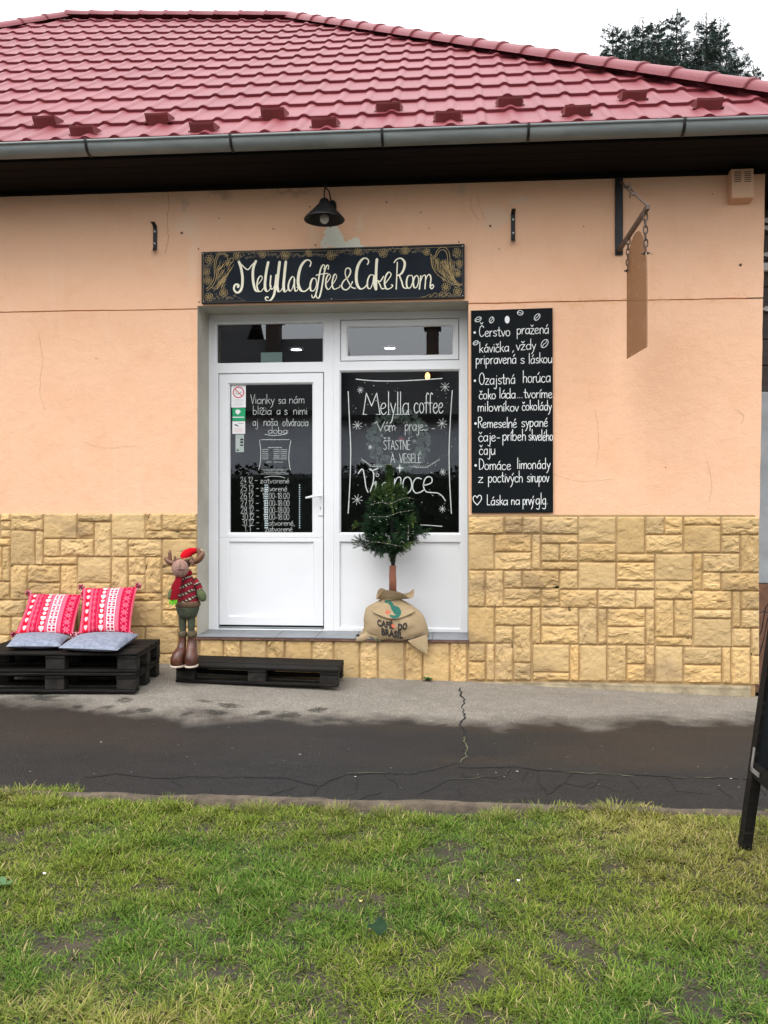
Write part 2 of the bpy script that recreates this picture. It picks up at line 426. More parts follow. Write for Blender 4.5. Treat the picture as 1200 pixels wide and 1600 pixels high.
# ------------------------------------------------------------------ mesh builder
class MB:
    def __init__(s): s.v = []; s.f = []; s.c = []; s.col = None; s.uvm = None
    def vert(s, p):
        s.v.append(tuple(p)); s.c.append(s.col or (1, 1, 1)); return len(s.v) - 1
    def quad(s, a, b, c, d): s.f.append(tuple(s.vert(p) for p in (a, b, c, d)))
    def poly(s, pts): s.f.append(tuple(s.vert(p) for p in pts))
    def box(s, x0, x1, y0, y1, z0, z1, mat=None):
        P = [(x, y, z) for z in (z0, z1) for y in (y0, y1) for x in (x0, x1)]
        if mat is not None: P = [mat @ Vector(p) for p in P]
        i = [s.vert(p) for p in P]
        for q in ((0, 2, 3, 1), (4, 5, 7, 6), (0, 1, 5, 4), (2, 6, 7, 3), (0, 4, 6, 2), (1, 3, 7, 5)):
            s.f.append(tuple(i[k] for k in q))
    def bbox(s, x0, x1, y0, y1, z0, z1, b=0.004, mat=None):
        """a box with chamfered edges"""
        c = Vector(((x0 + x1) / 2, (y0 + y1) / 2, (z0 + z1) / 2)); h = ((x1 - x0) / 2, (y1 - y0) / 2, (z1 - z0) / 2)
        b = min(b, min(h) * 0.8)
        idx = {}
        for sx in (-1, 1):
            for sy in (-1, 1):
                for sz in (-1, 1):
                    for ax in range(3):
                        o = [sx * (h[0] - b), sy * (h[1] - b), sz * (h[2] - b)]
                        o[ax] = (sx, sy, sz)[ax] * h[ax]
                        p = c + Vector(o)
                        if mat is not None: p = mat @ p
                        idx[(sx, sy, sz, ax)] = s.vert(p)
        for ax in range(3):
            o1, o2 = (ax + 1) % 3, (ax + 2) % 3
            for sg in (-1, 1):
                q = []
                for a1, a2 in ((-1, -1), (1, -1), (1, 1), (-1, 1)):
                    k = [0, 0, 0]; k[ax] = sg; k[o1] = a1; k[o2] = a2
                    q.append(idx[(*k, ax)])
                s.f.append(tuple(q if sg > 0 else q[::-1]))
            for a1 in (-1, 1):
                for a2 in (-1, 1):
                    k0 = [0, 0, 0]; k0[o1] = a1; k0[o2] = a2
                    k1 = list(k0); k0[ax] = -1; k1[ax] = 1
                    q = [idx[(*k0, o1)], idx[(*k1, o1)], idx[(*k1, o2)], idx[(*k0, o2)]]
                    s.f.append(tuple(q if a1 * a2 > 0 else q[::-1]))
        for sx in (-1, 1):
            for sy in (-1, 1):
                for sz in (-1, 1):
                    q = [idx[(sx, sy, sz, a)] for a in range(3)]
                    s.f.append(tuple(q if sx * sy * sz > 0 else q[::-1]))
    def rings(s, rings, close=True, cap0=True, cap1=True):
        """rings: list of lists of points with equal length"""
        n = len(rings[0]); ids = []
        for r in rings: ids.append([s.vert(p) for p in r])
        for a, b in zip(ids, ids[1:]):
            for k in range(n if close else n - 1):
                l = (k + 1) % n
                s.f.append((a[k], a[l], b[l], b[k]))
        if cap0: s.f.append(tuple(ids[0][::-1]))
        if cap1: s.f.append(tuple(ids[-1]))
        return ids
    def tube(s, pts, rad, n=8, caps=True):
        pts = [Vector(p) for p in pts]
        if not hasattr(rad, '__len__'): rad = [rad] * len(pts)
        up = None; R_ = []
        for i, p in enumerate(pts):
            t = (pts[min(i + 1, len(pts) - 1)] - pts[max(i - 1, 0)])
            if t.length < 1e-9: t = Vector((0, 0, 1))
            t.normalize()
            if up is None:
                up = Vector((0, 0, 1)) if abs(t.z) < 0.9 else Vector((0, 1, 0))
            a = t.cross(up)
            if a.length < 1e-6: a = t.orthogonal()
            a.normalize(); b = a.cross(t).normalized(); up = b
            R_.append([p + a * (rad[i] * math.cos(k * 2 * math.pi / n)) + b * (rad[i] * math.sin(k * 2 * math.pi / n)) for k in range(n)])
        s.rings(R_, True, caps, caps)
    def stack(s, rs, n=16, caps=True):
        """rs: (centre, rx, ry) horizontal ellipses"""
        s.rings([[Vector(c) + Vector((rx * math.cos(k * 2 * math.pi / n), ry * math.sin(k * 2 * math.pi / n), 0)) for k in range(n)] for c, rx, ry in rs], True, caps, caps)
    def ball(s, c, rx, ry=None, rz=None, n=14, m=9, jit=0.0, mat=None):
        ry = ry or rx; rz = rz or rx; c = Vector(c)
        R_ = []
        for j in range(1, m):
            th = math.pi * j / m
            row = []
            for k in range(n):
                ph = k * 2 * math.pi / n
                q = Vector((math.sin(th) * math.cos(ph), math.sin(th) * math.sin(ph), -math.cos(th)))
                if jit: q *= 1 + jit * mnoise.noise(q * 3 + c * 9)
                q = Vector((q.x * rx, q.y * ry, q.z * rz))
                if mat is not None: q = mat @ q
                row.append(c + q)
            R_.append(row)
        s.rings(R_, True, True, True)
    def lathe(s, prof, c, n=24, axis='z'):
        """prof: (radius, height)"""
        c = Vector(c)
        s.rings([[c + Vector((r * math.cos(k * 2 * math.pi / n), r * math.sin(k * 2 * math.pi / n), z)) for k in range(n)] for r, z in prof], True, False, False)
    def grid(s, P, close_u=False):
        """P[j][i] points"""
        ids = [[s.vert(p) for p in row] for row in P]
        for a, b in zip(ids, ids[1:]):
            for k in range(len(a) - 1): s.f.append((a[k], a[k + 1], b[k + 1], b[k]))
        return ids
    def build(s, name, mat, parent=None, smooth=False, at=None):
        org = Vector((0, 0, 0))
        if parent is not None: org = ORG[parent.name]
        elif at == 'base':
            a = np.array(s.v); org = Vector((float(a[:, 0].min() + a[:, 0].max()) / 2, float(a[:, 1].min() + a[:, 1].max()) / 2, float(a[:, 2].min())))
        me = bpy.data.meshes.new(name)
        vv = np.array(s.v, dtype=np.float32) - np.array(org, dtype=np.float32)
        me.from_pydata(vv.tolist(), [], s.f)
        if s.c and any(c != (1, 1, 1) for c in s.c):
            at_ = me.color_attributes.new('Col', 'FLOAT_COLOR', 'POINT')
            cc = np.ones((len(s.v), 4), dtype=np.float32); cc[:, :3] = np.array(s.c, dtype=np.float32)
            at_.data.foreach_set('color', cc.ravel())
        elif mat is not None and any(n.type == 'VERTEX_COLOR' for n in mat.node_tree.nodes):
            at_ = me.color_attributes.new('Col', 'FLOAT_COLOR', 'POINT')
            at_.data.foreach_set('color', np.ones(len(s.v) * 4, dtype=np.float32))
        if smooth:
            me.polygons.foreach_set('use_smooth', [True] * len(me.polygons))
        me.update()
        if mat is not None: me.materials.append(mat)
        o = bpy.data.objects.new(name, me)
        scene.collection.objects.link(o)
        if parent is not None: o.parent = parent
        else: o.location = org
        ORG[o.name] = org
        return o
ORG = {}
def tag(o, label=None, cat=None, group=None, kind=None):
    if label: o['label'] = label
    if cat: o['category'] = cat
    if group: o['group'] = group
    if kind: o['kind'] = kind
    return o
def thing(name, loc, label, cat, group=None):
    o = bpy.data.objects.new(name, None)
    o.empty_display_size = 0.1
    scene.collection.objects.link(o)
    o.location = loc
    ORG[o.name] = Vector(loc)
    return tag(o, label, cat, group)
def copy_tree(o, parent=None, loc=None):
    c = o.copy()
    scene.collection.objects.link(c)
    c.parent = parent
    if loc is not None: c.location = loc
    for ch in list(o.children): copy_tree(ch, c)
    return c

def smooth_line(pts, k=6):
    """Catmull-Rom through the points"""
    if len(pts) < 3: return [tuple(p) for p in pts]
    P = [pts[0]] + list(pts) + [pts[-1]]
    if pts[0] == pts[-1]: P[0] = pts[-2]; P[-1] = pts[1]
    out = []
    for i in range(1, len(P) - 2):
        p0, p1, p2, p3 = P[i - 1], P[i], P[i + 1], P[i + 2]
        for j in range(k):
            t = j / k
            out.append(tuple(0.5 * (2 * p1[d] + (p2[d] - p0[d]) * t + (2 * p0[d] - 5 * p1[d] + 4 * p2[d] - p3[d]) * t * t + (3 * p1[d] - p0[d] - 3 * p2[d] + p3[d]) * t ** 3) for d in range(len(p1))))
    out.append(tuple(P[-2]))
    return out
# ------------------------------------------------------------------ hand lettering: stroke alphabet (x right, y up; x-height 5, capitals 10)
GL = {
'a': (4.6, "~3.9,4.2 2.5,5 1,4.1 .5,2.2 1.3,.2 2.6,.5 3.9,2.2", "3.9,5 3.9,0"),
'b': (4.4, ".6,10 .6,0", "~.6,3.3 1.9,5 3.4,4.2 3.7,2.2 2.5,0 .6,.7"),
'c': (4.0, "~3.5,4.2 2.2,5 .9,4.1 .4,2.4 1,.5 2.4,0 3.6,.9"),
'd': (4.5, "3.8,10 3.8,0", "~3.8,3.9 2.4,5 .9,4.1 .5,2.1 1.4,.1 2.6,.3 3.8,1.6"),
'e': (4.2, "~.5,2.5 2.4,2.8 3.5,3.8 2.6,5 1.1,4.4 .4,2.4 1.2,.3 2.5,0 3.8,1"),
'f': (3.2, "~3.2,9.3 2.3,10 1.5,8.6 1.4,5 1.4,0", ".2,5 2.8,5"),
'g': (4.4, "~3.7,4.3 2.4,5 .9,4.1 .5,2.3 1.4,.3 2.6,.5 3.7,2", "~3.7,5 3.7,-2 2.8,-4 .8,-3.4"),
'h': (4.2, ".6,10 .6,0", "~.6,3 1.8,5 3.2,4.5 3.5,3 3.5,0"),
'i': (1.8, ".9,5 .9,0", "@.9,7"),
'j': (2.3, "~1.6,5 1.6,0 1.5,-2.6 .8,-4 -.4,-3.4", "@1.6,7"),
'k': (3.9, ".6,10 .6,0", "3.3,5 .6,2.2", "1.5,3.1 3.6,0"),
'l': (1.7, ".9,10 .9,0"),
'm': (5.9, ".5,5 .5,0", "~.5,3 1.5,5 2.6,4.5 2.9,3 2.9,0", "~2.9,3 3.9,5 5,4.5 5.3,3 5.3,0"),
'n': (4.1, ".6,5 .6,0", "~.6,3 1.8,5 3.1,4.6 3.5,3 3.5,0"),
'o': (4.3, "~2.1,5 .9,4.3 .4,2.4 1,.5 2.1,0 3.3,.7 3.8,2.6 3.2,4.4 2.1,5"),
'p': (4.3, ".6,5 .6,-4", "~.6,3.5 2,5 3.4,4.2 3.7,2.4 2.8,.4 1.6,.1 .6,1.2"),
'r': (3.0, ".6,5 .6,0", "~.6,2.8 1.4,4.6 2.7,5"),
's': (3.8, "~3.3,4.3 2.1,5 .8,4.2 1.2,3 2.7,2.1 3.3,1.1 2.2,0 .5,.6"),
't': (3.1, "~1.4,8.6 1.4,4 1.5,1 2.1,.1 3,.6", ".1,5.5 2.8,5.5"),
'u': (4.3, "~.6,5 .6,1.9 1.4,.1 2.6,.4 3.6,2", "3.6,5 3.6,0"),
'v': (3.7, ".3,5 1.8,0 3.4,5"),
'y': (3.9, ".4,5 2,.8", "~3.6,5 2.5,1.6 1.4,-2.4 .2,-4"),
'z': (3.9, ".4,5 3.4,5 .4,0 3.6,0"),
'C': (4.8, "~4.2,8.4 3,10 1.3,8.9 .5,5 1.1,1.3 2.6,0 4.3,1.5"),
'D': (4.8, ".6,10 .6,0", "~.6,10 2.7,9.3 4.1,6.4 4,3.3 2.6,.7 .6,0"),
'L': (3.8, ".6,10 .6,0 3.5,0"),
'M': (6.2, ".3,0 1.3,10 3,4 4.7,10 5.8,0"),
'O': (5.2, "~2.6,10 1.1,8.6 .4,5 1.1,1.3 2.6,0 4.1,1.3 4.7,5 4,8.7 2.6,10"),
'R': (4.5, ".6,10 .6,0", "~.6,9.8 2.6,10 3.8,8.2 3,6 .6,5.1", "1.6,5.2 4.1,0"),
'V': (4.3, ".2,10 2.1,0 4,10"),
'S': (4.3, "~3.8,8.6 2.4,10 .8,8.6 1.2,6.2 3.1,4.2 3.6,1.8 2.2,0 .5,1.2"),
'T': (4.2, "2.1,10 2.1,0", ".1,10 4.1,10"),
'A': (4.6, ".2,0 2.2,10 4.3,0", ".9,3.4 3.6,3.4"),
'N': (4.9, ".6,0 .6,10 4.2,0 4.2,10"),
'E': (3.8, "3.5,10 .6,10 .6,0 3.6,0", ".6,5.2 3,5.2"),
'0': (4.4, "~2.1,10 .9,8.6 .4,5 .9,1.4 2.1,0 3.4,1.4 3.9,5 3.4,8.6 2.1,10"),
'1': (2.6, ".4,7.8 1.8,10 1.8,0"),
'2': (4.2, "~.5,8 1.7,10 3.3,8.8 3,6.2 1.6,2.6 .4,0", ".4,0 3.8,0"),
'3': (4.1, "~.5,9 1.9,10 3.3,8.4 2.9,6 1.6,5.3", "~1.6,5.3 3.2,4.4 3.5,2.2 2.3,.1 .4,.8"),
'4': (4.2, "2.4,10 .3,3.2 3.9,3.2", "2.9,5.6 2.9,0"),
'5': (4.2, "3.6,10 .9,10 .7,5.6", "~.7,5.6 2.3,6 3.6,4.2 3.3,1.2 1.9,0 .4,.9"),
'6': (4.2, "~3.2,9.6 1.6,8 .5,4.2 .9,.9 2.2,0 3.5,1.2 3.5,3.9 2.2,5.2 .7,3.6"),
'7': (4.0, ".4,10 3.7,10 1.5,0", "1.2,5 3.2,5"),
'8': (4.2, "~2.1,10 .8,8.6 1,6.4 2.1,5.4 3.5,3.4 3.3,.9 2.1,0 .8,.9 .6,3.4 2.1,5.4 3.2,6.6 3.3,8.7 2.1,10"),
'.': (1.4, "@.7,.3"), ',': (1.5, ".9,.5 .4,-1.6"), '-': (3.4, ".5,3 2.9,3"), ':': (1.8, "@.9,4.4", "@.9,.9"),
' ': (3.0,),
}
def layout(text):
    """strokes of a text on one line in glyph units, and its width"""
    out = []; x = 0.0
    for ch in text:
        dec = unicodedata.normalize('NFD', ch)
        base, acc = dec[0], dec[1:]
        g = GL[base]
        cap = 5.0 if base.isupper() else 0.0
        for s in g[1:]:
            if s[0] == '@':
                if acc: continue
                px, py = map(float, s[1:].split(','))
                out.append([(x + px - .12, py), (x + px + .12, py + .05)])
            else:
                sm = s[0] == '~'
                pts = [tuple(map(float, q.split(','))) for q in s.lstrip('~').split()]
                if sm: pts = smooth_line(pts, 5)
                out.append([(x + p[0], p[1]) for p in pts])
        mid = x + g[0] / 2 - 0.1
        if base == 'l' and acc: mid += 0.6
        for a in acc:
            if a == '\u0301': out.append([(mid - .2, 6.3 + cap), (mid + 1.0, 8.2 + cap)])
            if a == '\u030c': out.append([(mid - 1.1, 8 + cap), (mid, 6.5 + cap), (mid + 1.1, 8 + cap)])
        x += g[0]
    return out, x
class Ink:
    """painted strokes on a flat surface; the strokes are thin raised paint, each a hair above the one before"""
    def __init__(s, place, lift):
        s.mb = MB(); s.place = place; s.lift = lift; s.n = 0
    def stroke(s, pts, w, taper=False):
        """pts in photo pixels; w in metres (number or per-point list)"""
        s.n += 1
        off = s.lift + 0.00012 * (s.n % 7)
        P = [s.place(u, v, off) for u, v in pts]
        Q = [P[0]]
        W = [w if not hasattr(w, '__len__') else w[0]]
        for i in range(1, len(P)):
            if (P[i] - Q[-1]).length > 1e-4:
                Q.append(P[i]); W.append(w if not hasattr(w, '__len__') else w[i])
        if len(Q) < 2: return
        # a sharp corner is drawn as two strokes
        for i in range(1, len(Q) - 1):
            if (Q[i] - Q[i - 1]).normalized().dot((Q[i + 1] - Q[i]).normalized()) < 0.15:
                s._strip(Q[:i + 1], W[:i + 1])
                for q in Q[i:]: q.y -= 0.0001
                Q = [Q[i].copy()] + Q[i + 1:]
                return s._rest(Q, W[i:])
        s._strip(Q, W)
    def _rest(s, Q, W):
        for i in range(1, len(Q) - 1):
            if (Q[i] - Q[i - 1]).normalized().dot((Q[i + 1] - Q[i]).normalized()) < 0.15:
                s._strip(Q[:i + 1], W[:i + 1])
                R2 = [q + Vector((0, -0.0001, 0)) for q in Q[i:]]
                return s._rest(R2, W[i:])
        s._strip(Q, W)
    def _strip(s, Q, W):
        if len(Q) < 2: return
        L = []; Rr = []
        for i, p in enumerate(Q):
            t0 = (Q[i] - Q[i - 1]).normalized() if i > 0 else None
            t1 = (Q[i + 1] - Q[i]).normalized() if i < len(Q) - 1 else None
            t = (t0 or t1) + (t1 or t0)
            if t.length < 1e-3: t = t1 or t0
            t.normalize()
            nrm = Vector((-t.z, 0, t.x))
            sc = 1.0
            if t0 and t1: sc = min(1.5, 1 / max(0.5, nrm.dot(Vector((-t1.z, 0, t1.x)))))
            e = Vector((0, 0, 0))
            L.append(p + nrm * W[i] * 0.5 * sc); Rr.append(p - nrm * W[i] * 0.5 * sc)
        # rounded ends
        ta = (Q[0] - Q[1]).normalized() * W[0] * 0.42; tb = (Q[-1] - Q[-2]).normalized() * W[-1] * 0.42
        L = [Q[0] + ta + (L[0] - Q[0]) * 0.5] + L + [Q[-1] + tb + (L[-1] - Q[-1]) * 0.5]
        Rr = [Q[0] + ta + (Rr[0] - Q[0]) * 0.5] + Rr + [Q[-1] + tb + (Rr[-1] - Q[-1]) * 0.5]
        a = [s.mb.vert(p) for p in L]; b = [s.mb.vert(p) for p in Rr]
        for i in range(len(a) - 1): s.mb.f.append((a[i], a[i + 1], b[i + 1], b[i]))
    def text(s, t, u0, u1, v0, cap, w, v1=None, jit=0.0, seed=1):
        """text from u0 to u1 with its baseline from v0 (to v1) and capitals of cap pixels"""
        st, wd = layout(t)
        v1 = v0 if v1 is None else v1
        rnd = random.Random(seed + len(t))
        k = (u1 - u0) / max(wd - 0.6, 1e-3)
        for q in st:
            jx, jy = rnd.uniform(-jit, jit), rnd.uniform(-jit, jit)
            pts = []
            for x, y in q:
                fx = x / wd
                pts.append((u0 + x * k - .3 * k + jx, v0 + (v1 - v0) * fx - y * cap / 10 + jy))
            s.stroke(pts, w)
    def blob(s, u, v, r):
        s.n += 1
        off = s.lift + 0.00012 * (s.n % 7)
        s.mb.poly([s.place(u + r * math.cos(k * math.pi / 4), v + r * math.sin(k * math.pi / 4), off) for k in range(8)])
    def fill(s, pts, extra=0.0):
        s.n += 1
        off = s.lift + extra + 0.00012 * (s.n % 7)
        s.mb.poly([s.place(u, v, off) for u, v in pts])
def on_plane(y):
    return lambda u, v, off: atY(u, v, y - off)
# ------------------------------------------------------------------ ground
def sheet(name, x0, x1, y0, y1, nx, ny, zf, mat, colf=None, kind='structure'):
    mb = MB()
    xs = np.linspace(x0, x1, nx); ys = np.linspace(y0, y1, ny)
    X, Y = np.meshgrid(xs, ys); Z = zf(X, Y)
    mb.v = np.stack([X, Y, Z], -1).reshape(-1, 3).tolist()
    mb.c = colf(X, Y).reshape(-1, 3).tolist() if colf else []
    idx = np.arange(nx * ny).reshape(ny, nx)
    mb.f = np.stack([idx[:-1, :-1], idx[:-1, 1:], idx[1:, 1:], idx[1:, :-1]], -1).reshape(-1, 4).tolist()
    o = mb.build(name, mat, smooth=True)
    return tag(o, kind=kind)
def ground_z(X, Y):
    b = np.clip((np.asarray(Y) + 9.2) / 0.3, 0, 1)
    return (-0.105 + 0.05 * (fbm(X * 0.9, Y * 0.9, 3) - 0.5)) * b - 0.40 * (1 - b)
E1 = EDGE_Y + 0.03
sheet('ground', -14, 14, -9.5, E1, 280, 120, lambda X, Y: ground_z(X, Y) - 0.015 * np.clip((Y - E1 + 0.25) / 0.25, 0, 1), M['soil'])
sheet('far_ground', -300, 300, -300, 300, 2, 2, lambda X, Y: X * 0 - 0.55, M['soil'])
sheet('street', -60, 60, -14.2, -9.4, 60, 8, lambda X, Y: X * 0 - 0.22, M['tarmac'])

def line_y(us, vs, z=-0.06):
    P = [atZ(u, v, z) for u, v in zip(us, vs)]
    return [p.x for p in P], [p.y for p in P]
wet_x, wet_y = line_y([-300, 0, 90, 180, 300, 420, 520, 640, 720, 800, 900, 1000, 1100, 1200, 1500], [1100, 1105, 1113, 1125, 1128, 1122, 1126, 1122, 1128, 1130, 1128, 1120, 1114, 1110, 1105])
SPOTS = [(65, 1092, 26, 4), (30, 1101, 10, 2), (196, 1094, 14, 4), (140, 1108, 9, 3), (95, 1107, 12, 3), (118, 1103, 10, 2), (225, 1106, 9, 3), (195, 1110, 12, 3), (290, 1110, 14, 3), (335, 1107, 16, 3),
         (310, 1112, 10, 2), (410, 1106, 11, 3), (455, 1107, 18, 4), (500, 1100, 14, 4), (520, 1112, 9, 2.5), (548, 1114, 9, 2), (360, 1097, 14, 4), (320, 1092, 18, 2.5), (578, 1113, 9, 2), (640, 1115, 12, 2.5), (690, 1118, 12, 2), (165, 1103, 8, 2), (490, 1113, 8, 2)]
def pave_col(X, Y):
    n = fbm(X * 3, Y * 3, 11, 5); n2 = fbm(X * 14, Y * 14, 5, 3)
    by = np.interp(X, wet_x, wet_y)
    d = (Y - by - 0.17) + 0.42 * (n - 0.5) + 0.16 * (n2 - 0.5)
    dry = np.clip(d / 0.34 + 0.5, 0, 1)
    dry = dry * (0.78 + 0.3 * n)
    near = np.clip(1 - np.abs(Y + 0.12) / 0.16, 0, 1) * (X > 0)
    dry = np.clip(dry + 0.35 * near, 0, 1.15)
    brown = np.clip(0.45 + 1.6 * (fbm(X * 0.8 + 3, Y * 1.6, 21, 4) - 0.45) * 2, 0, 1) * np.clip((Y + 2.35 + .3 * (n - .5)) / 0.3, 0, 1)
    # the strip beside the grass is bluer, older tar
    damp = np.zeros_like(X)
    for u, v, ru, rv in SPOTS:
        p = atZ(u, v, -0.03); q = atZ(u + ru, v, -0.03); r = atZ(u, v + rv, -0.03)
        e = np.sqrt(((X - p.x) / (q.x - p.x)) ** 2 + ((Y - p.y) / (r.y - p.y)) ** 2) + 2.2 * (n2 - 0.5)
        damp = np.maximum(damp, np.clip((1.15 - e) / 0.4, 0, 1) * 0.9)
    return np.stack([dry, brown, damp], -1)
pavement = sheet('pavement', -12, 12, EDGE_Y, 0.02, 960, 150, lambda X, Y: gz(X, Y) + 0.012 * (fbm(X * 2, Y * 2, 8) - 0.5), M['pavement'], pave_col)
def gzp(x, y): return float(gz(x, y)) + 0.012 * (float(fbm(x * 2, y * 2, 8)) - 0.5)
def crack(pts, w, name='crack', mat='crack', seed=0):
    """pts: photo sightings on the pavement"""
    rnd = random.Random(seed + int(pts[0][0]) * 13 + int(pts[0][1]))
    P = [atZ(u, v, -0.09) for u, v in pts]
    Q = []
    for a, b in zip(P, P[1:]):
        n = max(2, int((b - a).length / 0.035))
        for k in range(n): Q.append(a.lerp(b, k / n))
    Q.append(P[-1])
    mb = MB(); row = []
    off = 0.0
    for i, p in enumerate(Q):
        off = off * 0.75 + rnd.uniform(-0.012, 0.012)
        t = (Q[min(i + 1, len(Q) - 1)] - Q[max(i - 1, 0)]); t.z = 0
        n = Vector((-t.y, t.x, 0)).normalized()
        ww = w * rnd.uniform(0.45, 1.3) * (0.35 if i in (0, len(Q) - 1) else 1)
        c = p + n * off
        pair = []
        for sg in (-1, 1):
            e = c + n * sg * ww / 2
            pair.append((e.x, e.y, gzp(e.x, e.y) + (0.003 if mat == 'crack' else 0.005)))
        row.append(pair)
    mb.grid(row)
    mb.build(name, M[mat], pavement)
for pts, w in [
    ([(719, 1075), (723, 1095), (726, 1120), (722, 1145), (727, 1165), (731, 1180), (716, 1192)], 0.014),
    ([(130, 1214), (180, 1210), (220, 1213), (262, 1215), (300, 1213), (355, 1216), (400, 1213), (450, 1215), (500, 1225), (540, 1207), (570, 1206), (640, 1208), (716, 1190)], 0.013),
    ([(716, 1198), (760, 1196), (800, 1195), (840, 1203), (900, 1203), (950, 1204), (1000, 1208), (1060, 1210), (1160, 1211), (1230, 1212)], 0.020),
    ([(500, 1225), (486, 1248)], 0.012), ([(560, 1213), (556, 1232)], 0.008), ([(262, 1215), (284, 1230)], 0.008), ([(415, 1242), (440, 1232), (465, 1226)], 0.009),
    ([(548, 1250), (570, 1243), (600, 1237)], 0.010), ([(600, 1209), (622, 1222), (622, 1232)], 0.010), ([(655, 1240), (680, 1228), (710, 1215), (745, 1213), (800, 1218)], 0.009),
    ([(820, 1203), (815, 1220)], 0.008), ([(842, 1203), (845, 1225), (855, 1240)], 0.009), ([(855, 1240), (880, 1222), (897, 1203)], 0.010), ([(880, 1222), (920, 1228), (935, 1213)], 0.010),
    ([(720, 1205), (726, 1214)], 0.009), ([(800, 1195), (790, 1208), (760, 1214)], 0.007), ([(905, 1228), (925, 1222), (960, 1236)], 0.007), ([(1120, 1225), (1150, 1245)], 0.007), ([(1180, 1215), (1200, 1240)], 0.009), ([(700, 1255), (720, 1240), (715, 1228)], 0.006),
    ([(330, 1231), (322, 1242), (298, 1243)], 0.007), ([(980, 1212), (1005, 1230)], 0.006), ([(1040, 1212), (1060, 1232), (1110, 1236)], 0.006)]:
    crack(pts, w)
for pts, w in [([(725, 1150), (727, 1168), (730, 1182), (717, 1191)], 0.009), ([(880, 1205), (940, 1205), (990, 1210)], 0.010), ([(1050, 1212), (1120, 1211)], 0.008), ([(540, 1208), (600, 1207)], 0.006), ([(700, 1217), (760, 1214)], 0.007)]:
    crack(pts, w, 'moss_strip', 'moss', 5)
# ------------------------------------------------------------------ the house
WALL_TOP = 4.085
FY = 0.33                       # front face of the door frame
house = thing('house', (0, 3, -0.1), 'single-storey peach cafe building with red metal tile roof and stone base', 'building')
xl = atY(308.5, 700, 0).x; xr = atY(732, 700, 0).x
z_lin = atY(520, 478, 0).z + 0.02
z_sill = 0.262
ZB = -0.35
XW0 = -9.3
corner = [(ZB, atY(1173, 1075, 0).x), (atY(1180, 950, 0).z, atY(1180.5, 950, 0).x), (atY(1187, 800, 0).z, atY(1187, 800, 0).x), (atY(1189, 650, 0).z, atY(1189.5, 650, 0).x), (atY(1192, 480, 0).z, atY(1192, 480, 0).x), (WALL_TOP + .1, atY(1196, 270, 0).x)]
def corner_x(z): return float(np.interp(z, [c[0] for c in corner], [c[1] for c in corner])) + 0.006 * (vnoise(z * 9, 0.5, 4) - 0.5)
zg = [atY(u, v, 0).z for u, v in ((150, 483), (1000, 472))]
z_grv = sum(zg) / 2
def wall_strip(mb, xa, xb, z0, z1, y=0.0, wavy=0.0):
    """front face from xa to xb between z0 and z1; xb may be None (the uneven corner)"""
    nz = max(2, int((z1 - z0) / 0.06)); rows = []
    for j in range(nz + 1):
        z = z0 + (z1 - z0) * j / nz
        e = corner_x(z) if xb is None else xb
        n = max(2, int((e - xa) / 0.12))
        rows.append([(xa + (e - xa) * i / n, y, z) for i in range(n + 1)] if xb is not None else [(xa + (e - xa) * i / 20, y, z) for i in range(21)])
    mb.grid(rows)
mb = MB()
def groove_z(x, sg): return z_grv + sg * 0.0045 + 0.006 * (float(vnoise(x * 2.2, sg * 3.0 + 9, 2)) - 0.5) + 0.003 * (float(vnoise(x * 11, sg * 5.0, 3)) - 0.5)
def wall_panel(xa, xb):
    N = 60
    xs = [xa + (xb - xa) * i / N for i in range(N + 1)]
    def zrow(fz, y): return [(x, y, fz(x)) for x in xs]
    lo = [zrow(lambda x: ZB, 0.0), zrow(lambda x: 1.5, 0.0), zrow(lambda x: groove_z(x, -1), 0.0), zrow(lambda x: groove_z(x, -1) + .001, 0.014)]
    mb.grid(lo)
    up = [zrow(lambda x: groove_z(x, 1) - .001, 0.014), zrow(lambda x: groove_z(x, 1), -0.002), zrow(lambda x: 3.6, -0.002), zrow(lambda x: WALL_TOP + 0.12, -0.002)]
    mb.grid(up)
    mb.grid([zrow(lambda x: groove_z(x, -1) - .01, 0.0142), zrow(lambda x: groove_z(x, 1) + .01, 0.0142)])
wall_panel(XW0, xl)
# right panel ends at the uneven corner
XE = 2.40
wall_panel(xr, XE)
for (za, zb, y) in ((ZB, z_grv - 0.006, 0.0), (z_grv + 0.006, WALL_TOP + 0.12, -0.002)):
    n = 60; rows = []
    for j in range(n + 1):
        z = za + (zb - za) * j / n
        rows.append([(XE, y, z), (corner_x(z), y, z), (corner_x(z) + 0.004, y + 0.35, z), (corner_x(z) + 0.004, 9.5, z)])
    mb.grid(rows)
mb.quad((XE, 0.014, z_grv - .008), (corner_x(z_grv) - .004, 0.014, z_grv - .008), (corner_x(z_grv) - .004, 0.014, z_grv + .008), (XE, 0.014, z_grv + .008))
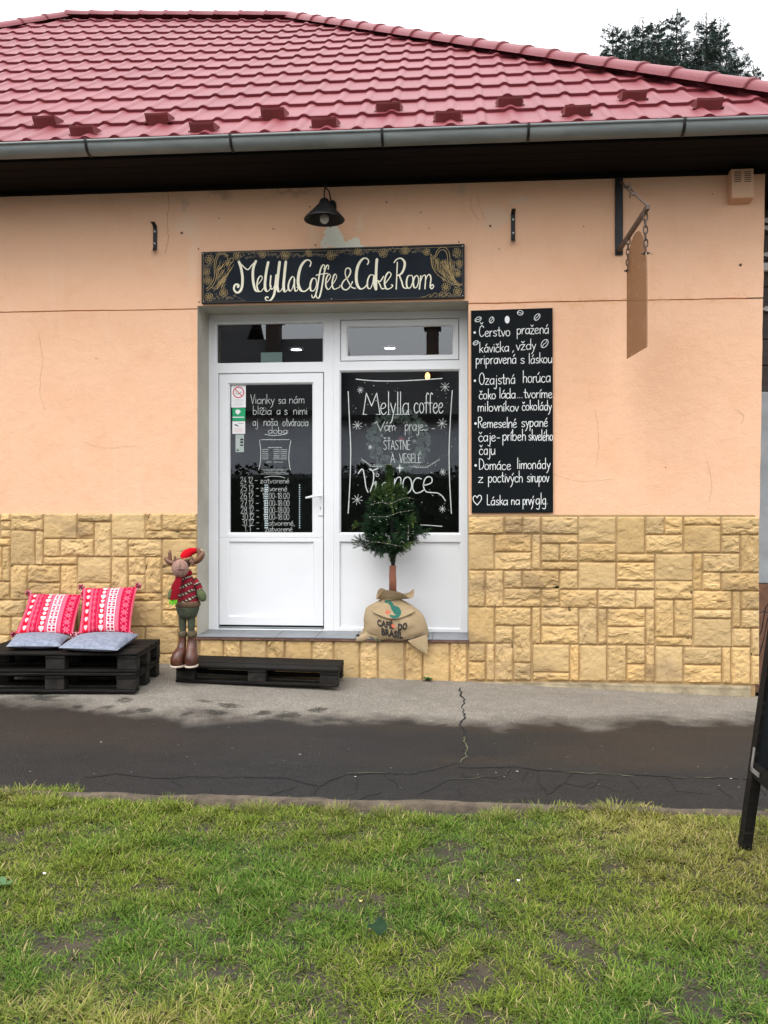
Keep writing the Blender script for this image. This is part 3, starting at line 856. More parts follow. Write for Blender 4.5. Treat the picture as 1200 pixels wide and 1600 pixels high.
# over the opening
xs = [xl + (xr - xl) * i / 20 for i in range(21)]
mb.grid([[(x, -0.002, z_lin) for x in xs], [(x, -0.002, 3.6) for x in xs], [(x, -0.002, WALL_TOP + .12) for x in xs]])
mb.quad((XW0, 0, ZB), (XW0, 9.5, ZB), (XW0, 9.5, WALL_TOP + .1), (XW0, 0, WALL_TOP + .1))
mb.quad((XW0, 9.5, ZB), (corner_x(1) + .01, 9.5, ZB), (corner_x(1) + .01, 9.5, WALL_TOP + .1), (XW0, 9.5, WALL_TOP + .1))
wall = mb.build('wall', M['plaster'], house, smooth=False)
M['crack_line'] = basic('crack_shadow', (.10, .055, .03), (.16, .09, .05), rough=1.0, scale=30)
rnd = random.Random(14)
def hairline(pts, w):
    q = smooth_line(pts, 8)
    hair = Ink(on_plane(-0.0025), 0.0006)
    hair.stroke([(u + rnd.uniform(-.9, .9), v + rnd.uniform(-.5, .5)) for u, v in q], w)
    hair.mb.build('wall_crack', M['crack_line'], house)
for pts, w in (([(262, 300), (264, 322), (261, 345), (263, 372), (258, 396)], .0022), ([(735, 310), (738, 330), (748, 344)], .0016), ([(745, 306), (752, 330), (758, 342)], .0014), ([(1105, 720), (1112, 755), (1108, 785)], .0012), ([(60, 520), (66, 560), (62, 610), (70, 640)], .0012),
    ([(862, 740), (905, 752), (960, 748)], .0010), ([(560, 470), (566, 474), (600, 473)], .0012), ([(1150, 640), (1162, 650), (1158, 662)], .0016), ([(130, 690), (160, 700), (215, 696)], .0010), ([(930, 640), (936, 690), (931, 730)], .0010)):
    hairline(pts, w)
for u, v, r in ((284, 364, 2.2), (493, 383, 1.4), (310, 389, 1.3), (311, 472, 1.3), (717, 378, 1.3), (766, 353, 2.0), (484, 323, 1.4), (604, 316, 1.4), (670, 357, 1.0), (657, 332, 1.1), (780, 389, 1.0), (342, 341, 1.0), (426, 357, .9), (1113, 303, 1.0), (1157, 414, 2.6), (912, 354, 1.0), (1019, 397, 1.0), (428, 358, 1.0), (150, 560, .8), (1040, 730, .9)):
    hair = Ink(on_plane(-0.0025), 0.0006); hair.blob(u, v, r); hair.mb.build('nail_hole', M['crack_line'], house)
# reveals of the door opening
mb = MB()
mb.quad((xl, 0, ZB), (xl, 0.6, ZB), (xl, 0.6, z_lin), (xl, 0, z_lin))
mb.quad((xr, 0.6, ZB), (xr, 0, ZB), (xr, 0, z_lin), (xr, 0.6, z_lin))
mb.quad((xl, -0.002, z_lin), (xl, 0.6, z_lin), (xr, 0.6, z_lin), (xr, -0.002, z_lin))
mb.quad((xl, FY + .09, z_sill - .02), (xr, FY + .09, z_sill - .02), (xr, FY + .09, ZB), (xl, FY + .09, ZB))
mb.build('reveal', M['reveal'], house)

# ---- stone cladding
RIGHT = """30,70,168,135 172,70,240,133 243,70,311,133 315,70,457,136 461,70,606,172 611,70,719,212 723,70,795,137 798,70,867,137 873,70,1016,100 873,104,1016,209 1020,70,1168,138 1020,142,1090,210 1096,142,1168,286 30,139,130,276 134,139,275,205 134,209,275,276 279,139,311,276 315,140,457,172 315,176,384,242 388,176,457,242 315,246,457,276 461,176,606,244 461,248,606,351 723,141,867,211 611,216,757,244 611,248,757,317 611,321,757,351 761,216,906,318 910,214,943,356 947,214,1090,285 947,289,1016,356 1020,290,1168,358 30,281,94,420 98,281,165,420 169,281,238,348 242,281,384,348 388,281,457,351 169,352,311,420 315,354,384,420 388,356,532,424 537,356,682,426 686,356,757,426 761,322,906,391 761,395,832,538 836,395,906,538 761,542,906,573 911,360,1058,430 911,434,1058,465 911,469,1058,577 1062,362,1093,502 1097,362,1168,431 1097,435,1168,502 1062,507,1132,576 1136,507,1168,610 30,424,131,563 135,424,274,493 278,424,311,565 315,424,459,493 315,497,459,565 463,428,533,568 537,430,570,568 574,430,720,497 574,501,720,568 724,430,757,568 135,497,203,563 207,497,274,638 30,567,96,634 30,638,96,708 100,567,131,708 135,567,203,708 207,642,274,708 282,569,424,676 282,680,424,708 428,571,461,710 465,573,570,712 574,573,646,712 650,573,720,643 650,647,720,712 724,573,757,714 761,577,868,717 873,581,1019,646 873,650,1019,718 1023,581,1055,720 1059,580,1132,724 1136,614,1168,726"""
LEFT = """0,48,54,88 0,92,54,140 0,144,54,190 58,48,248,144 58,149,201,347 205,149,248,347 -60,196,54,236 10,240,54,444 -60,240,6,444 253,48,447,193 452,48,646,93 452,98,546,193 551,98,646,298 253,198,347,298 352,198,546,298 253,303,447,346 58,352,155,552 160,352,349,450 354,352,447,552 160,455,349,552 452,303,646,452 452,457,646,552 651,48,847,194 651,199,745,299 750,199,944,299 651,304,745,502 750,304,845,403 750,408,845,511 850,304,944,511 852,48,944,146 949,48,1150,146 852,151,1045,194 1050,151,1150,194 949,199,1150,353 949,358,1041,402 1046,358,1150,402 949,407,1041,611 1046,407,1150,511 1046,516,1150,711 -60,450,54,552 -60,557,141,651 -60,656,59,757 64,656,141,757 146,557,349,700 354,557,447,757 750,516,944,556 750,561,944,709 651,507,745,709 949,616,1041,711 850,716,1041,867 1046,716,1150,867 452,557,646,757 651,714,845,867 452,762,646,867 253,762,447,867 146,705,349,757 58,762,248,867 -60,762,54,867 850,872,1041,985 1046,872,1150,985 651,872,845,985 452,872,646,985 253,872,447,985 58,872,248,985 -60,872,54,985"""
SILLX = [165, 250, 313, 407, 472, 570, 648, 742, 808, 906, 970, 1068, 1131]
def stones_from(txt, s, ou, ov, y):
    out = []
    for r in txt.split():
        a, b, c, d = map(float, r.split(','))
        P = [atY(ou + x / s, ov + t / s, y) for x, t in ((a, b), (c, b), (c, d), (a, d))]
        out.append(((P[0].x + P[3].x) / 2, (P[1].x + P[2].x) / 2, (P[2].z + P[3].z) / 2, (P[0].z + P[1].z) / 2))
    return out
YS = -0.030
rects = [(r, 0.0085) for r in stones_from(RIGHT, 2.5, 720, 780, YS)]
lr = stones_from(LEFT, 3.75, 0, 790, YS)
rects += [(r, 0.0085) for r in lr]
shift = (1155 + 0) / 3.75 * 7.0 / FPX
lw = max(r[1] for r in lr) - min(r[0] for r in lr)
for k in range(1, 4):
    rects += [((r[0] - lw * k, r[1] - lw * k, r[2], r[3]), 0.03) for r in lr if r[1] - lw * k > XW0]
for a, b in zip(SILLX, SILLX[1:]):
    p = atY(240 + (a + 2) / 2.308, 1003, YS); q = atY(240 + (b - 2) / 2.308, 1003, YS)
    rects.append(((p.x, q.x, -0.16, z_sill - 0.032), 0.0085))
rnd = random.Random(5)
mb = MB()
for (x0, x1, z0, z1), cell in rects:
    x0 -= 0.0005; x1 += 0.0005; z0 -= 0.0005; z1 += 0.0005
    w, h = x1 - x0, z1 - z0
    if w < 0.01 or h < 0.01: continue
    nx = max(5, int(w / cell)); nz = max(5, int(h / cell))
    xs = np.linspace(0, w, nx + 1); zs = np.linspace(0, h, nz + 1)
    X, Z = np.meshgrid(xs, zs)
    sd = rnd.randint(0, 9999)
    big = w > 0.2 * 1.3 * 0.7 and h > 0.15
    ed = np.minimum(np.minimum(X, w - X), np.minimum(Z, h - Z))
    wob = fbm(X * 30 + sd, Z * 30, sd, 3)
    edge = np.clip(ed / (0.005 + 0.012 * wob), 0, 1)
    edge = edge ** 0.6
    # split-face relief: facets meeting in crooked ridges, running mostly along the long side
    sx, sz = (7, 16) if w >= h else (16, 7)
    if big: sx *= 0.6; sz *= 0.6
    wx = fbm(X * 12 + sd, Z * 12, sd + 1, 3) - 0.5; wz = fbm(X * 12, Z * 12 + sd, sd + 2, 3) - 0.5
    A = fbm((X + wx * .05) * sx + sd * .37, (Z + wz * .05) * sz, sd + 3, 3)
    ridge = 1 - np.abs(2 * A - 1) * 1.6
    B = fbm(X * 26 + sd, Z * 34, sd + 4, 4)
    st = np.floor(A * 5) / 5
    amp = 0.030 if not big else 0.015
    rel = amp * (0.35 * ridge + 0.75 * st + 0.5 * (B - 0.5) - 0.35)
    dome = 0.006 * np.sin(np.pi * X / w) * np.sin(np.pi * Z / h)
    Yd = -(0.012 + edge * (0.011 + rel + dome) + 0.0)
    Yd = np.minimum(Yd, -0.0125)
    tone = rnd.uniform(0.84, 1.09); warm = rnd.uniform(-0.05, 0.05)
    if rnd.random() < 0.08: warm += 0.05
    base = len(mb.v)
    pts = np.stack([X + x0, Yd, Z + z0], -1).reshape(-1, 3)
    mb.v += pts.tolist()
    dirt = np.clip((fbm((X + x0) * 3.1, (Z + z0) * 4.3, 55, 4) - .58) * 4, 0, 1) * 0.30
    cc = np.stack([tone * (1 + warm * .5) * (1 - dirt), tone * (1 - dirt), tone * (1 - warm) * (1 - dirt * .8)], -1).reshape(-1, 3)
    mb.c += np.clip(cc, 0, 1.3).tolist()
    idx = base + np.arange((nx + 1) * (nz + 1)).reshape(nz + 1, nx + 1)
    mb.f += np.stack([idx[:-1, :-1], idx[:-1, 1:], idx[1:, 1:], idx[1:, :-1]], -1).reshape(-1, 4).tolist()
    # sides back to the mortar
    ring = list(idx[0, :]) + list(idx[1:, -1]) + list(idx[-1, ::-1][1:]) + list(idx[::-1, 0][1:-1])
    bk = [mb.vert((mb.v[i][0], -0.001, mb.v[i][2])) for i in ring]
    n = len(ring)
    for k in range(n):
        l = (k + 1) % n
        mb.f.append((int(ring[l]), int(ring[k]), bk[k], bk[l]))
cladding = mb.build('stone_cladding', M['stone'], house)
zt = atY(950, 805, -.012).z
mb = MB()
for a, b, top in ((XW0, xl - .002, zt + .004), (xr + .002, corner_x(.5) - 0.004, zt + .004)):
    mb.box(a, b, -0.0125, -0.001, ZB, top)
mb.box(xl - .0015, xr + .0015, -0.0115, 0.2, ZB, z_sill - 0.03)
mb.build('mortar_bed', M['mortar'], house)
# exposed foundation at the low end
mb = MB()
a0 = atY(700, 1066, -.03).x; a1 = atY(1172, 1070, -.03).x
rows = []
for j in range(7):
    row = []
    for i in range(140):
        x = a0 + (a1 - a0) * i / 139
        top = float(np.interp(x, [a0, atY(885, 1068, 0).x, a1], [atY(700, 1066, -.03).z, atY(885, 1067, -.03).z, atY(1170, 1072, -.03).z]))
        zb = float(gz(x, 0)) - 0.03
        z = zb + (top - zb) * min(j, 5) / 5
        n = float(fbm(x * 9, z * 20 + 4, 17))
        y = -0.030 - 0.020 * n - (0.012 if j < 3 else 0)
        if j == 6: y = -0.012
        if 0 < j < 6: z += 0.008 * (float(vnoise(x * 12, j * 2.0, 6)) - .5)
        row.append((x, y, z))
    rows.append(row)
mb.grid(rows)
mb.build('foundation_edge', M['stone_plinth'], house, smooth=True)

# ---- doorstep
mb = MB()
tx = [xl, atY(375, 990, 0.1).x, atY(436, 990, .1).x, atY(497, 990, .1).x, atY(558, 990, .1).x, atY(620, 990, .1).x, atY(676, 990, .1).x, xr]
for a, b in zip(tx, tx[1:]):
    mb.bbox(a + .0015, b - .0015, -0.045, FY + .08, z_sill - .010, z_sill, .002)
doorstep = mb.build('doorstep', M['sill_tile'], house)
mb = MB(); mb.box(xl, xr, -0.040, FY + .07, z_sill - .0295, z_sill - .0105)
mb.build('step_bed', M['tile_edge'], doorstep)

# ---- door frame, door and shop window
def ring(mb, r, prof):
    """r = x0,x1,z0,z1; prof = list of (inset, y)"""
    loops = []
    for ins, y in prof:
        x0, x1, z0, z1 = r
        loops.append([mb.vert(p) for p in ((x0 + ins, y, z0 + ins), (x1 - ins, y, z0 + ins), (x1 - ins, y, z1 - ins), (x0 + ins, y, z1 - ins))])
    for a, b in zip(loops, loops[1:]):
        for k in range(4):
            l = (k + 1) % 4
            mb.f.append((a[k], a[l], b[l], b[k]))
def ring2(mb, ro, ri, y0, bead=0.012, dep=0.03, edge_out=0.0):
    """frame face between outer rect ro and inner rect ri, with a sloping bead round the inside"""
    def loop(r, y, g=0.0):
        x0, x1, z0, z1 = r
        return [mb.vert(p) for p in ((x0 + g, y, z0 + g), (x1 - g, y, z0 + g), (x1 - g, y, z1 - g), (x0 + g, y, z1 - g))]
    L = [loop(ro, y0 + edge_out, 0), loop(ro, y0 + 0.003, 0.0005) if edge_out else None, loop(ro, y0, 0.003), loop(ri, y0, -bead - .003), loop(ri, y0 + 0.003, -bead), loop(ri, y0 + dep * 0.55, -0.002), loop(ri, y0 + dep, 0), loop(ri, y0 + dep + .02, 0)]
    L = [l for l in L if l]
    for a, b in zip(L, L[1:]):
        for k in range(4):
            l = (k + 1) % 4
            mb.f.append((a[k], a[l], b[l], b[k]))
def prect(u0, u1, v0, v1, y):
    a = atY(u0, v0, y); b = atY(u1, v0, y); c = atY(u1, v1, y); d = atY(u0, v1, y)
    return ((a.x + d.x) / 2, (b.x + c.x) / 2, (c.z + d.z) / 2, (a.z + b.z) / 2)
xm = atY(520.5, 700, FY).x
zm_l = atY(420, 575, FY).z; zm_r = atY(625, 571, FY).z
xo0, xo1 = xl + .001, xr - .001
zo0, zo1 = z_sill + .001, z_lin - 0.001
mb = MB()
R_tl = prect(340, 504.5, 506.5, 566.5, FY + .03)
R_door = prect(341.5, 505.5, 583, 987, FY)
R_door = (R_door[0], R_door[1], z_sill + 0.012, R_door[3])
R_tr = prect(532, 717, 498.5, 563, FY + .0)
R_win = prect(533, 717, 581, 832, FY + .03)
R_pan = prect(532.5, 718, 848, 980, FY + .02)
z_wp = (R_win[2] + R_pan[3]) / 2
ring2(mb, (xo0, xm, zm_l, zo1), R_tl, FY)
ring2(mb, (xo0, xm, zo0, zm_l), R_door, FY, bead=0.004, dep=0.02)
ring2(mb, (xm, xo1, zm_r, zo1), R_tr, FY, bead=0.004, dep=0.02)
ring2(mb, (xm, xo1, z_wp, zm_r), R_win, FY)
ring2(mb, (xm, xo1, zo0, z_wp), R_pan, FY, bead=0.008, dep=0.018)
mb.box(xo0, xo1, FY + .051, FY + .06, zo0, zo0 + .01)
# the strip that covers the joint between door frame and window frame
mb.bbox(xm - .006, xm + .006, FY - .003, FY + .004, zo0, zo1, .002)
mb.bbox(atY(660, 984, FY).x, atY(672, 984, FY).x, FY - .006, FY + .003, z_sill + .022, z_sill + .030, .002)
frame = mb.build('door_frame', M['white_frame'], house)
mb = MB(); mb.quad((R_pan[0], FY + .0185, R_pan[2]), (R_pan[1], FY + .0185, R_pan[2]), (R_pan[1], FY + .0185, R_pan[3]), (R_pan[0], FY + .0185, R_pan[3]))
mb.build('panel', M['white_frame'], frame)
def pane(name, r, y, parent, g=0.0):
    mb = MB(); mb.quad((r[0] - g, y, r[2] - g), (r[1] + g, y, r[2] - g), (r[1] + g, y, r[3] + g), (r[0] - g, y, r[3] + g))
    return mb.build(name, M['glass'], parent)
YG = FY + 0.031
pane('pane', R_tl, YG, frame)
pane('pane', R_win, YG, frame)
# tilting sash on the right
sash_in = prect(544, 707, 511, 555, FY + .03)
mb = MB(); ring2(mb, tuple(np.array(R_tr) + np.array((.003, -.003, .003, -.003))), sash_in, FY + .004, edge_out=.014)
sash = mb.build('window', M['white_frame'], house)
pane('pane', sash_in, FY + .034, sash)
# door leaf
g = 0.004
leaf = (R_door[0] + g, R_door[1] - g, R_door[2] + 0.030, R_door[3] - g)
R_dg = prect(360, 488, 601, 832, FY + .03)
R_dp = prect(359.5, 489.5, 848, 962, FY + .02)
zdm = (R_dg[2] + R_dp[3]) / 2
mb = MB()
ring2(mb, (leaf[0], leaf[1], zdm, leaf[3]), R_dg, FY + .003, edge_out=.02)
ring2(mb, (leaf[0], leaf[1], leaf[2], zdm), R_dp, FY + .003, bead=.008, dep=.016, edge_out=.02)
door = mb.build('door', M['white_frame'], house)
mb = MB(); mb.quad((R_dp[0], FY + .0195, R_dp[2]), (R_dp[1], FY + .0195, R_dp[2]), (R_dp[1], FY + .0195, R_dp[3]), (R_dp[0], FY + .0195, R_dp[3]))
mb.build('panel', M['white_frame'], door)
pane('pane', R_dg, YG + .003, door)
mb = MB(); mb.box(leaf[0], leaf[1], FY + .03, FY + .05, R_door[2], leaf[2] + .01)
mb.build('bottom_seal', M['dark_iron'], door)
mb = MB(); mb.bbox(leaf[0], leaf[1], FY + .006, FY + .029, R_door[2] - .008, R_door[2] + .014, .003)
mb.build('threshold', M['gutter'], door)
# handle: plate, lever, keyhole
pl = prect(497.3, 505, 756, 806, FY)
mb = MB(); mb.bbox(pl[0], pl[1], FY - .007, FY + .004, pl[2], pl[3], .004)
plate = mb.build('lock_plate', M['white_frame'], door)
h = atY(501, 775, FY - .01); e = atY(477.5, 778, FY - .055)
mb = MB()
mb.tube([(h.x, FY - .006, h.z), (h.x, FY - .045, h.z), (h.x - .012, FY - .055, h.z), ((h.x + e.x) / 2, FY - .056, h.z - .004), (e.x, FY - .052, e.z)], [.010, .009, .010, .0105, .0095], 10)
mb.build('handle', M['white_frame'], door, smooth=True)
mb = MB(); k = atY(500.7, 793, FY - .0075)
mb.tube([(k.x, FY - .0072, k.z), (k.x, FY - .0085, k.z)], .007, 10); mb.box(k.x - .003, k.x + .003, FY - .0085, FY - .0072, k.z - .022, k.z)
mb.build('keyhole', M['bolt'], door)

# ---- roof
EY, EZ, SL = -0.60, 4.20, 0.757
XC, WID = 3.12, 5.37
XLr = -5.52                     # left end of the ridge
XLc = XLr - WID                 # left eave corner
def rz(x, h): return EZ + SL * h * (1 + 0.012 * max(0.0, XC - WID - x))
def roof_pt(u, v):
    d = ray(u, v); t = 6.0
    for _ in range(30):
        p = CAM + d * t
        e = p.z - rz(p.x, p.y - EY)
        t += e / (SL * d.y - d.z) 
    return CAM + d * t
COURSE, WAVE = 0.390, 0.243
cr = atY(0, 0, 0)
nrm = Vector((0, -SL, 1)).normalized()
# a crest seen in the photograph fixes where the waves start
ph = roof_pt(391, 183).x
def wavef(x):
    t = ((x - ph) / WAVE + 0.5) % 1.0 - 0.5
    a = abs(t)
    b = 0.185
    return 0.019 * (0.5 + 0.5 * math.cos(math.pi * min(1.0, max(0.0, (a - 0.035) / b)))) 
def tile_slope(mb, to_world, x_lo, x_hi, run, fine=True):
    """one roof slope in its own frame: x along the eave, h up the plan run"""
    h0 = -0.03; first = True
    hs = [h0, 0.11]
    while hs[-1] < run: hs.append(hs[-1] + COURSE)
    step = WAVE / (14 if fine else 8)
    for a, b in zip(hs, hs[1:]):
        b = min(b, run)
        if b - a < 0.01: continue
        lo = x_lo(a); hi = x_hi(a)
        xs = np.arange(lo - step, hi + 2 * step, step)
        rows = []
        for j, (t, lift) in enumerate(((0.0, -0.016), (0.0, 0.024), (0.05, 0.027), (0.35, 0.016), (0.7, 0.007), (1.0, 0.0))):
            hh = a + (b - a) * t
            row = []
            for x in xs:
                xx = min(max(x, x_lo(hh) - 0.02), x_hi(hh) + 0.02)
                row.append(to_world(xx, hh, wavef(x) + lift))
            rows.append(row)
        mb.grid(rows)
mb = MB()
def front(x, h, n): 
    p = Vector((x, EY + h, rz(x, h))) + nrm * n
    return p
tile_slope(mb, front, lambda h: XLc + h, lambda h: XC - h, WID)
def rightside(x, h, n):
    return Vector((XC - h + n * .6, x, EZ + SL * h + n * .8))
BY = EY + 2 * WID
def side_zl(x, h, n): return Vector((XLc + h - n * .6, x, rz(XLc + h, h) + n * .8))
tile_slope(mb, rightside, lambda h: EY + h, lambda h: BY - h, WID, False)
tile_slope(mb, side_zl, lambda h: EY + h, lambda h: BY - h, WID, False)
tile_slope(mb, lambda x, h, n: Vector((x, BY - h + n * .6, rz(x, h) + n * .8)), lambda h: XLc + h, lambda h: XC - h, WID, False)
roof = mb.build('roof', M['roof'], house, smooth=False)
rd_r = Vector((XC - WID, EY + WID, rz(XC - WID, WID))); rd_l = Vector((XLr, EY + WID, rz(XLr, WID)))
hip_r = Vector((XC + .05, EY - .05, EZ)); hip_l = Vector((XLc - .05, EY - .05, EZ))
def caps(a, b, n, rad=0.105):
    """overlapping half-round cap tiles"""
    d = (b - a); L = d.length; d.normalize()
    side = d.cross(Vector((0, 0, 1))).normalized(); up = side.cross(d).normalized()
    mb = MB()
    for i in range(n):
        p0 = a + d * (L * i / n); p1 = a + d * (L * (i + 1) / n + 0.02)
        def arc(p, r): return [p + side * (r * 1.25 * math.cos(t * math.pi / 10)) + up * (r * math.sin(t * math.pi / 10) - 0.005) for t in range(11)]
        mb.rings([arc(p0, rad - .006), arc(p0, rad + .016), arc(p0 + d * .03, rad + .016), arc(p0 + d * .04, rad + .008), arc(p1, rad)], False, False, False)
    return mb
caps(hip_r, rd_r, 23).build('ridge_cap', M['roof'], roof, smooth=True)
caps(hip_l, rd_l, 23).build('ridge_cap', M['roof'], roof, smooth=True)
caps(rd_l, rd_r, 9).build('ridge_cap', M['roof'], roof, smooth=True)
bk_r = Vector((XC, BY, EZ)); bk_l = Vector((XLc, BY, EZ))
caps(bk_r, rd_r, 23).build('ridge_cap', M['roof'], roof, smooth=True)
caps(bk_l, rd_l, 23).build('ridge_cap', M['roof'], roof, smooth=True)
# snow guards
first = None
def guard_mesh(p):
    mb = MB()
    w = 0.098
    sl = Vector((0, 1, SL)).normalized()
    rows = []
    for j, t in enumerate((0.0, 0.25, 0.8, 1.0)):
        row = []
        for i in range(13):
            x = -w + 2 * w * i / 12
            b = 1 - (x / w) ** 2
            q = p + Vector((x, 0, 0)) - sl * (0.020 * b + 0.035 * 0) + nrm * (0.024 + 0.076 * t - (0.030 * b if t == 0 else 0)) + sl * 0.004 * (t == 1)
            row.append(q)
        rows.append(row)
    mb.grid(rows)
    top = rows[-1]
    mb.grid([top, [q + sl * 0.022 - nrm * 0.006 for q in top]])
    mb.grid([[q + sl * 0.004 for q in r] for r in rows])
    for sx in (-1, 1):
        e = p + Vector((sx * w, 0, 0))
        mb.quad(e + nrm * .102, e + nrm * .02, e + nrm * .02 + sl * .12 + Vector((sx * .02, 0, 0)), e + nrm * .03 + sl * .12 + Vector((sx * .02, 0, 0)))
        mb.box(e.x - .02, e.x + .02, e.y - .012, e.y + .05, e.z + .022, e.z + .034)
    return mb
GPOS = [(72, 199), (130, 215), (247, 195), (317, 210), (427, 187), (507, 203), (607, 178), (700, 193), (797, 170), (902, 184), (990, 160), (1107, 173)]
for u, v in GPOS:
    p = roof_pt(u, v + 1)
    p.z = rz(p.x, p.y - EY)
    guard_mesh(p).build('snow_guard', M['guard'], roof)
# gutter
GYC, GZC, GR = -0.665, 4.170, 0.078
mb = MB()
def gprof(x, r=GR):
    pts = []
    for k in range(13):
        t = math.pi + math.pi * k / 12
        pts.append((x, GYC + r * math.cos(t), GZC + r * math.sin(t)))
    return pts
xg = list(np.arange(XLc, XC + .1, 1.0)) + [XC + .05]
out = [[(x, GYC - GR - .004, GZC + .012)] + [(x, GYC - GR - .012, GZC + .004)] + gprof(x) for x in xg]
mb.rings(out, False, False, False)
gutter = mb.build('gutter', M['gutter'], house, smooth=True)
mb = MB()
mb.tube([(XLc, GYC - GR - .004, GZC + .006), (XC + .05, GYC - GR - .004, GZC + .006)], .010, 8)
mb.build('gutter_lip', M['gutter'], gutter, smooth=True)
def gband(x, w, r, mat, name):
    mb = MB()
    mb.rings([gprof(x - w, GR + .0005), gprof(x - w, GR + r), gprof(x + w, GR + r), gprof(x + w, GR + .0005)], False, False, False)
    mb.box(x - w, x + w, GYC - GR - r - .012, GYC - GR + .01, GZC, GZC + .019)
    mb.build(name, mat, gutter)
for u, v in ((134, 236), (360, 228), (597, 220), (826, 211), (1070, 202)):
    p = atY(u, v, GYC - GR); gband(p.x, .010, .006, M['dark_iron'], 'gutter_bracket')
for u, v in ((348, 228), (572, 222), (797, 212), (1030, 203)):
    p = atY(u, v, GYC - GR); gband(p.x, .003, .002, M['gutter'], 'gutter_joint')
# soffit and fascia
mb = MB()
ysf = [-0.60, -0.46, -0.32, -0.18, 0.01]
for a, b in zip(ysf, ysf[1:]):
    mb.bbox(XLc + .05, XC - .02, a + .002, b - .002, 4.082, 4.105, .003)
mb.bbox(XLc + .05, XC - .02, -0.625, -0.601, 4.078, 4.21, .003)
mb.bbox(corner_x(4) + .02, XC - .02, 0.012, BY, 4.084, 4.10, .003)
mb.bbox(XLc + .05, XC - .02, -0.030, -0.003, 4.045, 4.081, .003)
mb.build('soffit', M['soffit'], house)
# the dim room behind the glass
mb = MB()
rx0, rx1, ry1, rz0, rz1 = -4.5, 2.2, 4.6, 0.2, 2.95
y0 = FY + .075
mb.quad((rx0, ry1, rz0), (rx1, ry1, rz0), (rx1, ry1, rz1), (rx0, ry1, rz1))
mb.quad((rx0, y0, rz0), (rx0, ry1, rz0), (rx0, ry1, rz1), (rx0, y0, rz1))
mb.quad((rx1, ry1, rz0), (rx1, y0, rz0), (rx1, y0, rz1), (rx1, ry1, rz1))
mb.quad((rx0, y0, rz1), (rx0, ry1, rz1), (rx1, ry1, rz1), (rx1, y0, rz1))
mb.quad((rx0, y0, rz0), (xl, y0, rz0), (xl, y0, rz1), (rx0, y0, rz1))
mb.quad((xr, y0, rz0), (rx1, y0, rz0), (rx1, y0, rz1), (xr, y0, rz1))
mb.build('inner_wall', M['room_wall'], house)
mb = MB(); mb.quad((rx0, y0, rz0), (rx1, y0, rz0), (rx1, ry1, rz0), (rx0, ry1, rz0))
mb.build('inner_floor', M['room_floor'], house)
# ------------------------------------------------------------------ sign over the door
SY = -0.032
sg = [atY(315, 394, SY), atY(726, 381, SY), atY(726, 465, SY), atY(315, 474, SY)]
sign = thing('shop_sign', ((sg[0].x + sg[1].x) / 2, SY, sg[3].z), 'long dark blue hand-painted name board with gold wings above the door', 'sign')
def slab(mb, P, y0, y1, g=0.0):
    c = sum(P, Vector()) / 4
    Q = [p + (c - p).normalized() * g for p in P]
    f = [mb.vert((p.x, y0, p.z)) for p in Q]; b = [mb.vert((p.x, y1, p.z)) for p in Q]
    mb.f.append(tuple(f)); mb.f.append(tuple(b[::-1]))
    for k in range(4):
        l = (k + 1) % 4; mb.f.append((f[k], b[k], b[l], f[l]))
mb = MB(); slab(mb, sg, SY, -0.002); mb.build('board', M['sign_blue'], sign)
mb = MB()
for a, b in zip(sg, sg[1:] + sg[:1]):
    t = (b - a).normalized(); n = Vector((-t.z, 0, t.x)); 
    c = sum(sg, Vector()) / 4
    if n.dot(c - a) < 0: n = -n
    P = [a, b, b + n * .009 - t * .009, a + n * .009 + t * .009]
    f = [mb.vert((p.x, SY - .003, p.z)) for p in P]; k_ = [mb.vert((p.x, -0.0015, p.z)) for p in P]
    mb.f.append(tuple(f))
    for k in range(4):
        l = (k + 1) % 4; mb.f.append((f[k], k_[k], k_[l], f[l]))
mb.build('edging', M['dark_iron'], sign)
S1 = lambda x, y: (310 + x / 5.4545, 375 + y / 5.4545)
S2 = lambda x, y: (520 + x / 5.4545, 375 + y / 5.4545)
def P_(txt): return [tuple(map(float, q.split(','))) for q in txt.split()]
ink = Ink(on_plane(SY), 0.0012)
def brush(T, txt, thick=0.020, thin=0.006, k=8):
    sm = txt[0] == '~'
    pts = P_(txt.lstrip('~'))
    if sm: pts = smooth_line(pts, k)
    else:
        q = []
        for a, b in zip(pts, pts[1:]): q += [(a[0] + (b[0] - a[0]) * i / 5, a[1] + (b[1] - a[1]) * i / 5) for i in range(5)]
        pts = q + [pts[-1]]
    W = []
    for i in range(len(pts)):
        a = pts[max(i - 1, 0)]; b = pts[min(i + 1, len(pts) - 1)]
        dx, dy = b[0] - a[0], b[1] - a[1]; L = math.hypot(dx, dy) or 1
        W.append(thin + (thick - thin) * max(0.0, dy / L) ** 1.5)
    for _ in range(3): W = [(W[max(i - 1, 0)] + W[i] + W[min(i + 1, len(W) - 1)]) / 3 for i in range(len(W))]
    ink.stroke([T(x, y) for x, y in pts], W)
